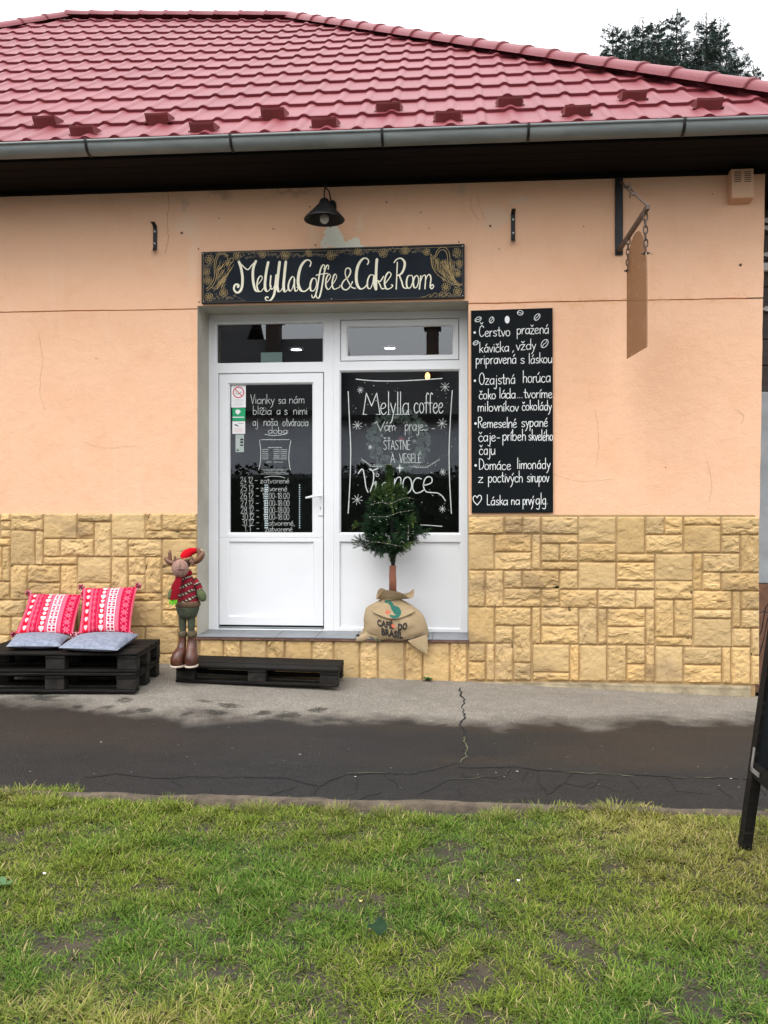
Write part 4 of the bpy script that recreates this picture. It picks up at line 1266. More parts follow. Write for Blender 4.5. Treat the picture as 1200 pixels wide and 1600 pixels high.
for t, a, b in [("~345,185 362,235 375,310 374,380 362,425 340,447 318,443 303,420 306,392 322,378 340,385 338,400", .022, .016), ("~345,186 380,222 420,252 455,215 490,180", .010, .010), ("~490,180 468,240 464,320 474,390 490,432 515,440", .022, .008),
    ("~500,385 528,355 545,322 532,306 510,330 499,385 510,430 535,437 562,400", .013, .007), ("~595,190 580,260 570,340 568,405 583,438 605,425 622,390", .022, .007), ("~618,305 612,380 622,418 640,408 656,370", .013, .007), ("~665,300 656,390 646,460 620,508 588,518 570,500 578,485 594,490", .020, .009),
    ("~692,188 680,290 672,390 682,437 700,435 716,410", .023, .007), ("~745,186 734,290 726,390 734,437 750,435 768,412", .023, .007), ("~818,322 800,312 776,350 766,400 780,435 800,412 815,360 818,330 818,400 828,436 845,425 850,405 838,402", .014, .007),
    ("~950,225 960,192 938,170 905,182 872,230 852,310 852,380 876,430 912,435 945,405", .024, .010), ("~1000,328 972,330 954,380 958,428 985,430 1006,385 1003,340 990,325", .016, .008), ("~1070,250 1076,220 1060,214 1040,255 1024,340 1010,425 992,482 972,490 966,468", .013, .008),
    ("~1106,250 1110,222 1096,216 1077,260 1062,340 1048,425 1030,488 1012,494 1004,472", .013, .008), ("~1004,300 1050,290 1102,284", .008, .008), ("~1085,375 1112,340 1126,308 1110,292 1090,330 1086,388 1102,420 1122,410 1142,380", .013, .007), ("~1146,375 1168,340 1178,308 1162,292 1146,330 1140,385 1156,418 1182,412 1205,400 1206,386", .013, .007)]:
    brush(S1, t, a, b)
for t, a, b in [("~192,412 160,400 125,340 106,290 112,248 136,240 152,265 134,312 92,350 76,390 92,420 126,420 156,380 168,355", .012, .009), ("~295,208 306,180 284,155 248,167 214,222 200,300 206,372 232,415 266,408 292,380", .024, .010),
    ("~345,300 318,300 297,345 297,402 320,413 340,365 350,300 350,370 360,412", .013, .007), ("~376,165 371,230 368,320 368,420", .022, .018), ("~432,310 405,352 384,346 402,382 418,415 440,412", .010, .009), ("~446,370 478,330 497,293 476,274 450,312 441,370 456,415 482,415 508,396 508,383 498,382", .014, .008),
    ("~550,190 546,290 540,418", .010, .010), ("~522,192 545,165 582,156 612,190 606,245 582,288 553,302", .020, .010), ("~566,300 586,350 602,402 628,412", .013, .008), ("~666,302 640,310 628,360 636,405 660,405 680,360 680,312 664,300", .014, .008), ("~716,302 695,320 685,365 695,405 716,400 731,350 726,312 714,302", .014, .008),
    ("~750,305 744,360 738,418", .011, .010), ("~748,352 766,310 786,300 791,330 785,416", .010, .007), ("~790,347 806,305 826,295 836,330 830,395 844,416 860,394 850,380 840,390", .011, .008)]:
    brush(S2, t, a, b)
ink.mb.build('lettering', M['cream_paint'], sign)
gold = Ink(on_plane(SY), 0.0010); dim = Ink(on_plane(SY), 0.0006)
rnd = random.Random(3)
def flower(T, x, y, r):
    for k in range(8):
        t = k * math.pi / 4 + .2
        cx, cy = x + r * .66 * math.cos(t), y + r * .66 * math.sin(t)
        gold.stroke([T(cx + r * .27 * math.cos(a * math.pi / 3.5), cy + r * .27 * math.sin(a * math.pi / 3.5)) for a in range(8)], .0026)
    gold.stroke([T(x + r * .3 * math.cos(a * math.pi / 4), y + r * .3 * math.sin(a * math.pi / 4)) for a in range(9)], .003)
    gold.blob(*T(x, y), r * .022)
for x, y, r in ((93, 165, 42), (70, 275, 32), (82, 345, 38), (90, 485, 40), (215, 450, 40), (330, 137, 36), (545, 124, 34), (740, 132, 40), (940, 112, 32), (1130, 132, 42)): flower(S1, x, y, r)
for x, y, r in ((215, 98, 34), (430, 112, 42), (618, 90, 36), (800, 103, 32), (1058, 105, 40), (1078, 198, 32), (1065, 287, 32), (965, 402, 40), (1063, 436, 40)): flower(S2, x, y, r)
def scroll(T, x0, x1, f, n, col=dim, w=.0032):
    for i in range(n):
        x = x0 + (x1 - x0) * (i + rnd.random()) / n; y = f(x) + rnd.uniform(-20, 20)
        r = rnd.uniform(5, 11); a0 = rnd.random() * 6
        col.stroke([T(x + r * (1 - k * .1) * math.cos(a0 + k * .75), y + r * (1 - k * .1) * math.sin(a0 + k * .75)) for k in range(8)], w)
scroll(S1, 300, 1190, lambda x: 126 + 8 * math.cos(x / 33), 110)
scroll(S2, 0, 820, lambda x: 112 - x * .03 + 8 * math.cos(x / 33), 100)
scroll(S1, 55, 250, lambda x: 120, 16); scroll(S1, 50, 110, lambda x: 230, 14); scroll(S1, 110, 320, lambda x: 480, 28); scroll(S1, 110, 160, lambda x: 420, 6)
scroll(S2, 1010, 1100, lambda x: 240, 22); scroll(S2, 1000, 1100, lambda x: 380, 14); scroll(S2, 900, 1100, lambda x: 470, 26); scroll(S2, 1010, 1100, lambda x: 150, 10)
for t in ("~310,478 340,490 360,502 380,512 400,516",): dim.stroke([S1(*p) for p in smooth_line(P_(t[1:]))], .003)
for t in ("~748,488 790,480 810,470 830,465 840,480 822,484", "~850,478 862,455 885,455 886,478 868,480", "~905,478 920,445 955,450 955,478 930,482 925,465 940,462", "~960,478 990,450 1010,470"): gold.stroke([S2(*p) for p in smooth_line(P_(t[1:]))], .003)
# border line
gold.stroke([S1(40, 520), S1(42, 110), S1(300, 104), S1(1150, 92)], .0022); gold.stroke([S2(0, 92), S2(900, 62), S2(1108, 56)], .0022); dim.stroke([S2(1106, 60), S2(1110, 480), S2(960, 486)], .002); dim.stroke([S1(42, 520), S1(390, 518)], .002)
# wings
for T, edge, fe in ((S1, ("~75,432 125,385 152,320 148,230 160,160 185,125 215,120 245,145 258,180 285,192 298,172 288,152 268,160 270,175", "~68,415 112,372 136,310 134,220 148,150 178,112 218,108 255,135"), [((190 + 14 * i, 150 + 10 * i), (168 + i * 2, 400 - 14 * i)) for i in range(0)]),
                    (S2, ("~835,118 848,138 872,132 888,92 925,62 968,72 994,118 1004,220 1030,318 1062,360 1095,382", "~840,160 880,140 905,100 935,82 960,95 975,130 985,225 1010,320 1050,365 1085,388"), [])):
    for e in edge: gold.stroke([T(*p) for p in smooth_line(P_(e[1:]))], .0045)
for i in range(90):     # feathers, left wing
    t = rnd.random(); s = rnd.random()
    x = 170 + 120 * s * (1 - t * .55); y = 160 + 230 * t + 20 * s
    L = rnd.uniform(18, 40)
    (gold if rnd.random() < .6 else dim).stroke([S1(x, y), S1(x - L * .25, y + L * .5), S1(x - L * .55, y + L)], rnd.uniform(.0025, .0045))
for i in range(9):
    gold.stroke([S1(*p) for p in smooth_line([(300 - i * 16, 210 + i * 22), (270 - i * 14, 265 + i * 18), (215 - i * 12, 320 + i * 12)])], .003)
for i in range(14):
    x0 = 900 + i * 6; 
    gold.stroke([S2(*p) for p in smooth_line([(845 + i * 15, 150 + (i % 3) * 10 if i < 5 else 180), (848 + i * 14, 210 + i * 7), (850 + i * 16, 240 + i * 11)])], .0035)
for i in range(60):
    t = rnd.random(); s = rnd.random()
    x = 850 + 110 * s + t * 90; y = 150 + 190 * t + 10 * s
    (gold if rnd.random() < .6 else dim).stroke([S2(x, y), S2(x + 6, y + 14), S2(x + 16, y + 30)], rnd.uniform(.0025, .004))
gold.stroke([S2(*p) for p in smooth_line(P_("835,118 838,180 850,230 880,280 925,320 980,355 1040,380 1090,388"))], .004)
gold.mb.build('ornament', M['gold_paint'], sign); dim.mb.build('ornament', M['gold_dim'], sign)
for u, v in ((317, 396), (723, 384), (318, 471), (518, 467), (723, 462)):
    mb = MB(); p = atY(u, v, SY - .003); mb.ball((p.x, SY - .003, p.z), .005, .003, .005, 8, 5); mb.build('screw', M['bolt'], sign)
# ------------------------------------------------------------------ menu board
BYB = -0.020
mbp = [atY(736, 485.3, BYB), atY(863.5, 481, BYB), atY(864.3, 801, BYB), atY(737, 801.5, BYB)]
menu = thing('menu_board', ((mbp[0].x + mbp[1].x) / 2, BYB, mbp[3].z), 'tall black chalkboard panel listing coffee, chocolate, tea and lemonade', 'menu board')
mb = MB(); slab(mb, mbp, BYB, -0.003); mb.build('board', M['board_black'], menu)
chalk = Ink(on_plane(BYB), 0.0012)
Q = lambda x, y: (720 + x / 4.444, 470 + y / 4.444)
def row(ink_, T, txt, x0, x1, b0, cap, w=.0056, b1=None, jit=.35, sc=4.444, seed=1):
    u0, v0 = T(x0, b0); u1, v1 = T(x1, b0 if b1 is None else b1)
    ink_.text(txt, u0, u1, v0, cap / sc, w, v1, jit, seed)
for i, a in enumerate([("Čerstvo", 128, 342, 250, 75, 244), ("pražená", 390, 612, 232, 76, 226), ("kávička", 130, 335, 360, 72, 352), (",", 358, 372, 350, 60), ("vždy", 386, 522, 342, 72, 336), ("pripravená", 103, 385, 440, 76, 434), ("s", 415, 443, 436, 72), ("láskou", 472, 634, 436, 72, 430),
    ("Ozajstná", 128, 378, 582, 80, 576), ("horúca", 430, 622, 570, 84, 564), ("čoko", 128, 243, 682, 72), ("láda", 266, 380, 678, 72), ("...", 388, 428, 676, 60), ("tvoríme", 438, 634, 674, 72), ("milovníkov", 118, 402, 766, 70), ("čokolády", 424, 630, 760, 70),
    ("Remeselné", 120, 388, 880, 72), ("sypané", 420, 604, 874, 74), ("čaje-", 122, 272, 976, 78), ("príbeh", 290, 452, 970, 78), ("skvelého", 472, 639, 970, 76), ("čaju", 128, 238, 1068, 80), ("Domáce", 128, 348, 1172, 74), ("limonády", 392, 622, 1166, 74),
    ("z", 122, 155, 1260, 70), ("poctivých", 190, 430, 1260, 78), ("sirupov", 460, 612, 1258, 78), ("Láska", 183, 325, 1418, 70), ("na", 350, 410, 1416, 66), ("prvý", 430, 508, 1416, 74), ("glg.", 520, 602, 1414, 80)]):
    row(chalk, Q, a[0], a[1], a[2], a[3], a[4], b1=a[5] if len(a) > 5 else None, seed=i)
for x, y in ((96, 220), (98, 555), (102, 852), (103, 1143)): chalk.blob(*Q(x, y), 2.0)
def oval(x, y, rx, ry, rot):
    return [Q(x + rx * math.cos(t) * math.cos(rot) - ry * math.sin(t) * math.sin(rot), y + rx * math.cos(t) * math.sin(rot) + ry * math.sin(t) * math.cos(rot)) for t in np.linspace(0, 2 * math.pi, 17)]
for x, y, rx, ry, rot in ((120, 129, 24, 15, -.5), (214, 133, 22, 15, -1.2), (413, 83, 20, 16, .1), (530, 113, 26, 16, -.95), (104, 292, 20, 13, -.5), (582, 297, 32, 20, -.95)):
    chalk.stroke(oval(x, y, rx, ry, rot), .0045)
    c_, s_ = math.cos(rot), math.sin(rot)
    chalk.stroke([Q(x + a * c_ - b * s_, y + a * s_ + b * c_) for a, b in smooth_line([(-rx, 2), (-rx * .3, -3), (rx * .3, 3), (rx, -2)], 4)], .004)
chalk.fill(oval(322, 131, 17, 26, 0)); 
chalk.stroke([Q(*p) for p in smooth_line([(114, 1418), (140, 1385), (142, 1358), (126, 1350), (114, 1368)], 6)], .0065)
chalk.stroke([Q(*p) for p in smooth_line([(114, 1368), (100, 1354), (86, 1366), (90, 1392), (114, 1418)], 6)], .0065)
chalk.mb.build('lettering', M['white_paint'], menu)
# ------------------------------------------------------------------ writing on the glass
YD = YG + .003
dk = Ink(on_plane(YD), 0.0010)
D = lambda x, y: (340 + x / 6.156, 590 + y / 6.156)
def drow(*a, **k): row(dk, D, *a, sc=6.156, jit=.25, **k)
for i, a in enumerate([("Vianky", 318, 545, 252, 92), ("sa", 585, 655, 250, 84), ("nám", 688, 835, 246, 84), ("blížia", 340, 518, 355, 84), ("a", 568, 603, 354, 84), ("s", 640, 672, 354, 84), ("nimi", 728, 862, 354, 84), ("aj", 338, 388, 463, 84), ("naša", 443, 578, 462, 84), ("otváracia", 627, 872, 466, 86), ("doba:", 485, 692, 538, 64)]):
    drow(a[0], a[1], a[2], a[3], a[4], w=.0038, seed=i)
for i, (d_, x0, x1, txt, t0, t1, b, dash) in enumerate([("24.12", 218, 340, "zatvorené", 410, 688, 1016, 360), ("25.12", 218, 347, "zatvorené", 415, 668, 1092, 370), ("26.12", 218, 347, "10:00-18:00", 432, 690, 1165, 370), ("27.12", 224, 347, "10:00-18:00", 440, 690, 1236, 370), ("28.12", 224, 350, "10:00-18:00", 440, 690, 1304, 372), ("30.12", 232, 350, "10:00-18:00", 440, 690, 1366, 375), ("31.12", 234, 350, "zatvorené,", 456, 742, 1422, 375), ("1.1", 255, 320, "zatvorené", 456, 722, 1480, 375)]):
    drow(d_, x0, x1, b, 60, w=.0028, seed=i); drow(txt, t0, t1, b, 56, w=.0028, seed=i + 20)
    dk.stroke([D(dash, b - 26), D(dash + 24, b - 26)], .003)
arc = lambda pts: [D(*p) for p in smooth_line(pts, 6)]
dk.stroke(arc([(455, 545), (520, 556), (600, 552), (665, 540)]), .0045)
dk.stroke(arc([(402, 600), (414, 690), (412, 800), (396, 885)]), .005); dk.stroke(arc([(706, 604), (690, 690), (686, 800), (700, 890)]), .005)
dk.stroke(arc([(452, 960), (520, 948), (600, 952), (648, 966)]), .004)
rnd = random.Random(9)
def scrib(x0, x1, y, h=7, w=.0024):
    n = int((x1 - x0) / 5)
    dk.stroke([D(x0 + (x1 - x0) * i / n, y + (h * .5 if i % 2 else -h * .5) * rnd.uniform(.2, 1)) for i in range(n + 1)], w)
scrib(418, 690, 597, 9, .003); scrib(485, 618, 672, 8, .0028)
for k in range(7):
    y = 692 + 18 * k
    if k < 6: scrib(430, 430 + rnd.uniform(50, 75), y, 7); scrib(538, 596, y, 9); scrib(606, 668, y, 9)
    else: scrib(470, 520, 812, 7); scrib(540, 630, 812, 7)
for k, (a, b) in enumerate(((418, 684), (436, 664), (444, 660), (414, 686))): scrib(a, b, 882 + 15 * k, 5, .002)
dk.mb.build('lettering', M['glass_paint'], door)

wk = Ink(on_plane(YG), 0.0010)
W = lambda x, y: (530 + x / 6.0, 580 + y / 6.0)
def wrow(*a, **k): row(wk, W, *a, sc=6.0, jit=.15, **k)
wrow("M", 225, 385, 405, 200, w=.008); wrow("elylla", 388, 655, 405, 212, w=.0075); wrow("coffee", 702, 975, 392, 188, w=.0075)
for a, b in ((220, 258), (345, 385), (450, 480), (520, 600), (620, 660)): wk.stroke([W(a, 405), W(b, 405)], .005)
wrow("V", 350, 425, 560, 90, w=.0045); wk.stroke([W(*p) for p in smooth_line([(328, 495), (345, 478), (358, 475)])], .005)
wrow("ám", 425, 525, 558, 100, w=.0045); wrow("praje", 615, 790, 556, 110, w=.0045)
wk.stroke([W(*p) for p in smooth_line([(785, 545), (810, 553), (828, 548)])], .005); wk.stroke([W(868, 538), W(896, 540)], .005)
wrow("ŠŤASTNÉ", 415, 665, 735, 88, w=.0045); wrow("A", 482, 520, 858, 85, w=.0045); wrow("VESELÉ", 566, 770, 857, 82, w=.0045)
for p in ("~180,960 205,922 225,930 240,1010 252,1090 270,1135", "~290,1128 318,1040 322,960 300,920 285,918 300,930 330,925 365,908", "~322,1062 345,1035 340,1100", "~440,1040 405,1060 400,1120 425,1125 445,1060 448,1130", "~520,1010 515,1140", "~520,1050 545,1000 575,1000 578,1060", "~640,992 605,1020 598,1080 615,1130 650,1138 678,1090 672,1020 640,992", "~770,1010 730,1000 695,1040 690,1100 715,1140 760,1135 790,1115", "~785,1070 830,1062 868,1040 865,1000 830,990 800,1020 790,1080 815,1128 870,1138 920,1142 965,1170 995,1215"):
    wk.stroke([W(*q) for q in smooth_line(P_(p[1:]), 7)], .0095)
wk.stroke([W(358 + 14 * math.cos(t), 975 + 14 * math.sin(t)) for t in np.linspace(0, 6.28, 12)], .004)
for p, w in (("~158,74 300,88 500,92 700,85 965,68", .0085), ("~84,190 98,500 108,750 100,1050 84,1330", .0085), ("~1060,180 1042,450 1030,750 1036,1050 1052,1332", .0085), ("~760,1440 860,1446 965,1454", .0065)):
    wk.stroke([W(*q) for q in smooth_line(P_(p[1:]), 6)], w)
def flake(x, y, r, w=.0038):
    a0 = rnd.uniform(0, .4)
    for k in range(4):
        t = a0 + k * math.pi / 4; rr = r * rnd.uniform(.85, 1.05)
        wk.stroke([W(x - rr * math.cos(t), y - rr * math.sin(t)), W(x + rr * math.cos(t), y + rr * math.sin(t))], w)
for x, y, r in ((198, 178, 30), (992, 147, 48), (170, 508, 46), (965, 490, 50), (290, 712, 20), (170, 1203, 50), (972, 945, 32), (968, 1292, 34)): flake(x, y, r)
for x0, x1, y0, sg_, in ((430, 220, 878, 1), (650, 930, 878, -1)):
    L = [W(x0 + (x1 - x0) * t, y0 + (14 if t < .6 else 14 - (t - .6) * 150) + (0 if sg_ > 0 else 10 * math.sin(t * 3))) for t in np.linspace(0, 1, 14)]
    wk.stroke(L, .0022)
    for k in range(2, 14):
        u, v = L[k]
        for s in (-1, 1): wk.stroke([(u, v), (u + (.5 + 2.6) * (-1 if x1 < x0 else 1) * .8, v + s * 2.2 - 1.2)], .0018)
wk.fill([W(*p) for p in ((568, 868), (576, 900), (612, 906), (576, 914), (568, 960), (560, 914), (524, 906), (560, 900))])
for i in range(95):
    x, y = rnd.uniform(115, 1090), rnd.uniform(90, 1320)
    wk.blob(*W(x, y), rnd.uniform(.35, .75))
wk.mb.build('lettering', M['glass_paint'], frame)
# ------------------------------------------------------------------ notices stuck on the door glass
def flat(mb, r, y): mb.quad((r[0], y, r[2]), (r[1], y, r[2]), (r[1], y, r[3]), (r[0], y, r[3]))
def sticker(name, x0, x1, y0, y1, mat, label, cat='sticker', T=D, y=YD, lift=.0016):
    (u0, v0), (u1, v1) = T(x0, y0), T(x1, y1)
    r = prect(u0, u1, v0, v1, y - lift)
    t = thing(name, ((r[0] + r[1]) / 2, y, r[2]), label, cat)
    mb = MB(); mb.box(r[0], r[1], y - lift, y - .0004, r[2], r[3]); mb.build('sheet', M[mat], t)
    return t, Ink(on_plane(y - lift), .0006)
GRP = None
t, k = sticker('no_smoking_sign', 132, 271, 75, 288, 'paper', 'white no-smoking notice with a red crossed circle at top left of the door glass', 'notice')
k.stroke([D(201 + 50 * math.cos(a), 142 + 50 * math.sin(a)) for a in np.linspace(0, 6.2832, 28)], .009); k.stroke([D(165, 108), D(236, 178)], .008)
k.mb.build('symbol', M['red_ink'], t)
k = Ink(on_plane(YD - .0016), .0004); k.stroke([D(172, 152), D(200, 160), D(232, 136)], .006); k.stroke([D(172, 130), D(180, 148)], .004)
for y in (212, 222, 234, 246, 258, 270): k.stroke([D(150 + rnd.uniform(0, 14), y), D(250 - rnd.uniform(0, 16), y)], .0016)
k.mb.build('print', M['grey_ink'], t)
t, k = sticker('green_sticker', 142, 266, 293, 416, 'green_label', 'square green sticker with white symbol under the no-smoking notice', 'sticker')
k.fill([D(*p) for p in smooth_line([(172, 325), (178, 310), (196, 306), (214, 314), (218, 328), (210, 342), (200, 354), (188, 352), (176, 342), (172, 325)], 4)]); k.stroke([D(148, 381), D(252, 381)], .009); k.blob(*D(220, 330), .6)
k.mb.build('symbol', M['paper'], t)
t, k = sticker('camera_notice', 142, 265, 420, 541, 'paper', 'square white camera warning sticker below the green sticker', 'notice')
k.fill([D(*p) for p in ((160, 450), (176, 448), (202, 462), (200, 470), (188, 466), (178, 462), (166, 460))]); k.mb.build('symbol', M['black_ink'], t)
k = Ink(on_plane(YD - .0016), .0004)
for y in (488, 500, 512, 522): k.stroke([D(164, y), D(240, y)], .0022)
k.mb.build('print', M['pink_ink'], t)
k = Ink(on_plane(YD - .0016), .0005); k.stroke([D(196, 440), D(250, 442)], .005); k.mb.build('print', M['grey_ink'], t)
t, k = sticker('payment_leaflet', 172, 253, 549, 716, 'grey_paper', 'narrow grey card-payment leaflet lowest on the left of the door glass', 'notice')
for y, h in ((596, 14), (622, 14), (650, 12)): k.fill([D(218, y - h * .6), D(246, y - h * .6), D(246, y + h * .6), D(218, y + h * .6)])
k.fill([D(182, 692), D(204, 692), D(204, 704), D(182, 704)]); k.mb.build('print', M['dark_iron'], t)
k = Ink(on_plane(YD - .0016), .0004)
for y in (594, 612, 630, 650, 668): k.stroke([D(182, y), D(206, y)], .003)
k.mb.build('print', M['paper'], t)
T0 = lambda x, y: (330 + x / 3.0, 490 + y / 3.0)
t, k = sticker('paper_sheet', 233, 333, 182, 229, 'paper_teal', 'small blank pale sheet taped inside the pane above the door', 'paper', T=T0, y=YG + .006, lift=-.002)
# ------------------------------------------------------------------ wall lamp above the sign
LYS = -0.30
lc = atY(506.8, 344, LYS)
lamp = thing('wall_lamp', (atY(518, 330, 0).x, 0, atY(518, 355, 0).z), 'black gooseneck lamp with wide cone shade over the name board', 'lamp')
rr = 32 / FPX * (LYS + 7.0)
def L_(r, z): return (r * rr, z)
top = atY(507, 310, LYS).z - lc.z
mb = MB()
prof = [(1.0, 0.0), (1.01, .004), (.98, .012), (.78, .048), (.55, .085), (.36, .118), (.26, .135), (.25, .15), (.25, top - .03), (.20, top - .008), (.08, top + .004), (0.01, top + .006)]
prof_in = [(.02, top - .02), (.22, .13), (.34, .108), (.53, .076), (.76, .040), (.975, .002), (1.0, 0.0)]
mb.lathe([L_(r, z) for r, z in prof_in + prof[1:]], lc, 36)
mb.build('lamp_shade', M['dark_iron'], lamp, smooth=True)
mb = MB(); b = lc + Vector((0.0, 0, .012)); mb.ball(b, .037, .037, .042, 18, 12); mb.build('bulb', M['bulb'], lamp, smooth=True)
mb = MB(); mb.tube([lc + Vector((0, 0, .05)), lc + Vector((0, 0, .13))], .022, 12); mb.build('socket', M['dark_iron'], lamp, smooth=True)
c0 = atY(518.5, 350, -.03); c1 = atY(518.5, 312, -.03); w = 6.8 / FPX * 7
mb = MB()
mb.rings([[Vector((c0.x + w * k * math.cos(t), -0.002 - d, (c1.z - w * (1 - k * math.sin(t)) if math.sin(t) > 0 else c0.z + w * (1 + k * math.sin(t))))) for t in np.linspace(0, 2 * math.pi, 25)[:-1]] for k, d in ((1.0, 0.0), (1.0, .022), (.75, .032))], True, False, True)
e_ = c0 - Vector((0.008, 0, 0.0)); mb.tube([e_ + Vector((0, -.01, .02)), e_ + Vector((0, -.01, -.035))], [.012, .003], 8)
mb.build('wall_mount', M['dark_iron'], lamp, smooth=True)
a = Vector((c1.x - .01, -.02, c1.z)); t_ = lc + Vector((0, 0, top))
pk = atY(509, 288, -.16)
mb = MB(); mb.tube(smooth_line([tuple(a), (a.x - .01, -.05, a.z + .06), (a.x - .025, -.10, pk.z - .012), tuple(pk), (t_.x + .004, -.235, pk.z - .02), (t_.x, LYS, t_.z + .05), tuple(t_)], 5), .006, 8)
mb.build('arm', M['dark_iron'], lamp, smooth=True)
# ------------------------------------------------------------------ strap brackets
def strap(u, v0, v1, label, loc=None, lean=0.0):
    a = atY(u, v0, -.03); c = atY(u, v1, -.03)
    t = thing('wall_bracket', (a.x, 0, c.z), label, 'bracket', 'steel strap brackets on the wall')
    w = .017
    mb = MB()
    zs = [(a.z, -.075), (a.z - .012, -.02), (a.z - .03, -.006), (c.z + .05, -.006), (c.z + .02, -.014), (c.z, -.055)]
    row0 = [[(a.x - w + lean * i, y, z), (a.x + w + lean * i, y, z)] for i, (z, y) in enumerate(zs)]
    mb.grid(row0); mb.grid([[(p[0], p[1] - .006, p[2] - .002) for p in r] for r in row0][::-1])
    for i in (0, 1):
        mb.grid([[r[i], (r[i][0], r[i][1] - .006, r[i][2] - .002)] for r in row0])
    mb.build('strap', M['dark_iron'], t)
    for f in (.27, .70):
        mb = MB(); z = a.z + (c.z - a.z) * f
        mb.ball((a.x, -.014, z), .010, .008, .010, 6, 5); mb.tube([(a.x, -.012, z), (a.x, -.030, z)], .005, 6)
        mb.build('bolt', M['bolt'], t)
strap(241, 349, 393, 'black strap bracket with two bolts left of the name board')
strap(802, 329, 378, 'black strap bracket with two bolts right of the name board')
# ------------------------------------------------------------------ projecting iron bracket and acrylic blade sign
wp = prect(961.5, 973.5, 269, 398, -.02)
arm0 = Vector(((wp[0] + wp[1]) / 2, -.02, atY(967, 391, -.02).z)); armd = 1.02
arm1 = Vector((arm0.x, -armd, arm0.z))
hb = thing('sign_bracket', (arm0.x, 0, wp[2]), 'black iron bracket with tie rod sticking out from the wall above the hanging sign', 'bracket')
mb = MB(); mb.bbox(wp[0], wp[1], -.022, -.002, wp[2], wp[3], .003); mb.build('wall_plate', M['dark_iron'], hb)
for z in (wp[2] + .03, wp[3] - .03):
    mb = MB(); mb.ball((arm0.x, -.023, z), .008, .005, .008, 8, 5); mb.build('bolt', M['bolt'], hb)
mb = MB(); mb.bbox(arm0.x - .014, arm0.x + .014, -armd, -.0225, arm0.z - .018, arm0.z + .018, .003); mb.build('arm', M['rust_iron'], hb)
mb = MB()
r0 = Vector((arm0.x, -.024, wp[3] - .07)); r1 = arm1 + Vector((0, .03, .02))
mb.tube([r0, r0.lerp(r1, .3)], .007, 8); mb.tube([r0.lerp(r1, .55), r1], .008, 8)
q0, q1 = r0.lerp(r1, .28), r0.lerp(r1, .58)
for sx in (-.014, .014): mb.tube([q0 + Vector((sx, 0, 0)), q1 + Vector((sx, 0, 0))], .005, 6)
for q in (q0, q1): mb.bbox(q.x - .02, q.x + .02, q.y - .012, q.y + .012, q.z - .010, q.z + .010, .003)
m_ = q0.lerp(q1, .5); mb.bbox(m_.x - .006, m_.x + .006, m_.y - .006, m_.y + .006, m_.z - .06, m_.z + .06, .003)
mb.build('tie_rod', M['rust_iron'], hb)
px = arm0.x
yf, yn = -.33, -.99
def zat(v, y): return CAM.z + (HOR - v) / FPX * ray(px and 1000, v).y ** 0 * ((y + 7.0) / ray(995, v).y)
zb_f, zb_n, zs_f, zs_n, zt_ = zat(560, yf), zat(542, yn), zat(440, yf), zat(425, yn), zat(360, -.70)
bs = thing('hanging_sign', (px, (yf + yn) / 2, min(zb_f, zb_n)), 'translucent brown arched sign panel hanging edge-on from two chains', 'sign')
mb = MB()
out = [(yf, zb_f), (yn, zb_n), (yn, zs_n)]
for i in range(1, 12):
    t = math.pi * i / 12
    y = (yf + yn) / 2 - (yf - yn) / 2 * math.cos(t); z = (zs_n + (zs_f - zs_n) * i / 12) + (zt_ - (zs_n + zs_f) / 2) * math.sin(t) ** 0.85
    out.append((y, z))
out.append((yf, zs_f))
A = [mb.vert((px - .004, y, z)) for y, z in out]; B_ = [mb.vert((px + .004, y, z)) for y, z in out]
mb.f.append(tuple(A)); mb.f.append(tuple(B_[::-1]))
for k in range(len(A)): mb.f.append((A[k], B_[k], B_[(k + 1) % len(A)], A[(k + 1) % len(A)]))
mb.build('panel', M['acrylic'], bs)
def chain(p0, p1):
    mb = MB(); n = 6; d = p1 - p0
    for i in range(n):
        c = p0 + d * ((i + .5) / n); h = d.length / n * .62
        w_ = .014
        for_x = i % 2 == 0
        pts = []
        for t in np.linspace(0, 2 * math.pi, 13):
            lx = w_ * math.copysign(abs(math.cos(t)) ** .6, math.cos(t)); lz = h * math.copysign(abs(math.sin(t)) ** .8, math.sin(t))
            pts.append(c + (Vector((lx, 0, lz)) if for_x else Vector((0, lx, lz))))
        mb.tube(pts, .0055, 6)
    e = p1
    mb.bbox(e.x - .018, e.x + .018, e.y - .008, e.y + .008, e.z - .012, e.z + .008, .003); mb.tube([e + Vector((-.03, 0, -.002)), e + Vector((.03, 0, -.002))], .006, 6)
    return mb
chain(Vector((px, yn + .05, arm0.z - .018)), Vector((px, yn + .04, zat(393, yn)))).build('chain', M['rust_iron'], bs, smooth=True)
chain(Vector((px, yf - .04, arm0.z - .018)), Vector((px, yf - .03, zat(424, yf)))).build('chain', M['rust_iron'], bs, smooth=True)
# ------------------------------------------------------------------ siren box at the corner
f = prect(1144, 1177, 264, 310, -.10); bk = (f[0] + .0, f[1] + .0, f[2] + .0, f[3])
al = thing('siren_box', ((f[0] + f[1]) / 2, 0, f[2]), 'small peach louvred siren box high at the right corner of the wall', 'alarm box')
mb = MB()
yb = -.003
F_ = [(f[0], -.10, f[2] + .012), (f[1], -.10, f[2] + .012), (f[1], -.10, f[3]), (f[0], -.10, f[3])]
B0 = [(f[0] - .004, yb, f[2] - .012), (f[1] + .004, yb, f[2] - .012), (f[1] + .004, yb, f[3] + .004), (f[0] - .004, yb, f[3] + .004)]
F2 = [(f[0] - .004, -.094, f[2] + .004), (f[1] + .004, -.094, f[2] + .004), (f[1] + .004, -.094, f[3] + .004), (f[0] - .004, -.094, f[3] + .004)]
mb.rings([[Vector(p) for p in B0], [Vector(p) for p in F2], [Vector(p) for p in F_]], True, False, True)
mb.build('case', M['wall_box'], al)
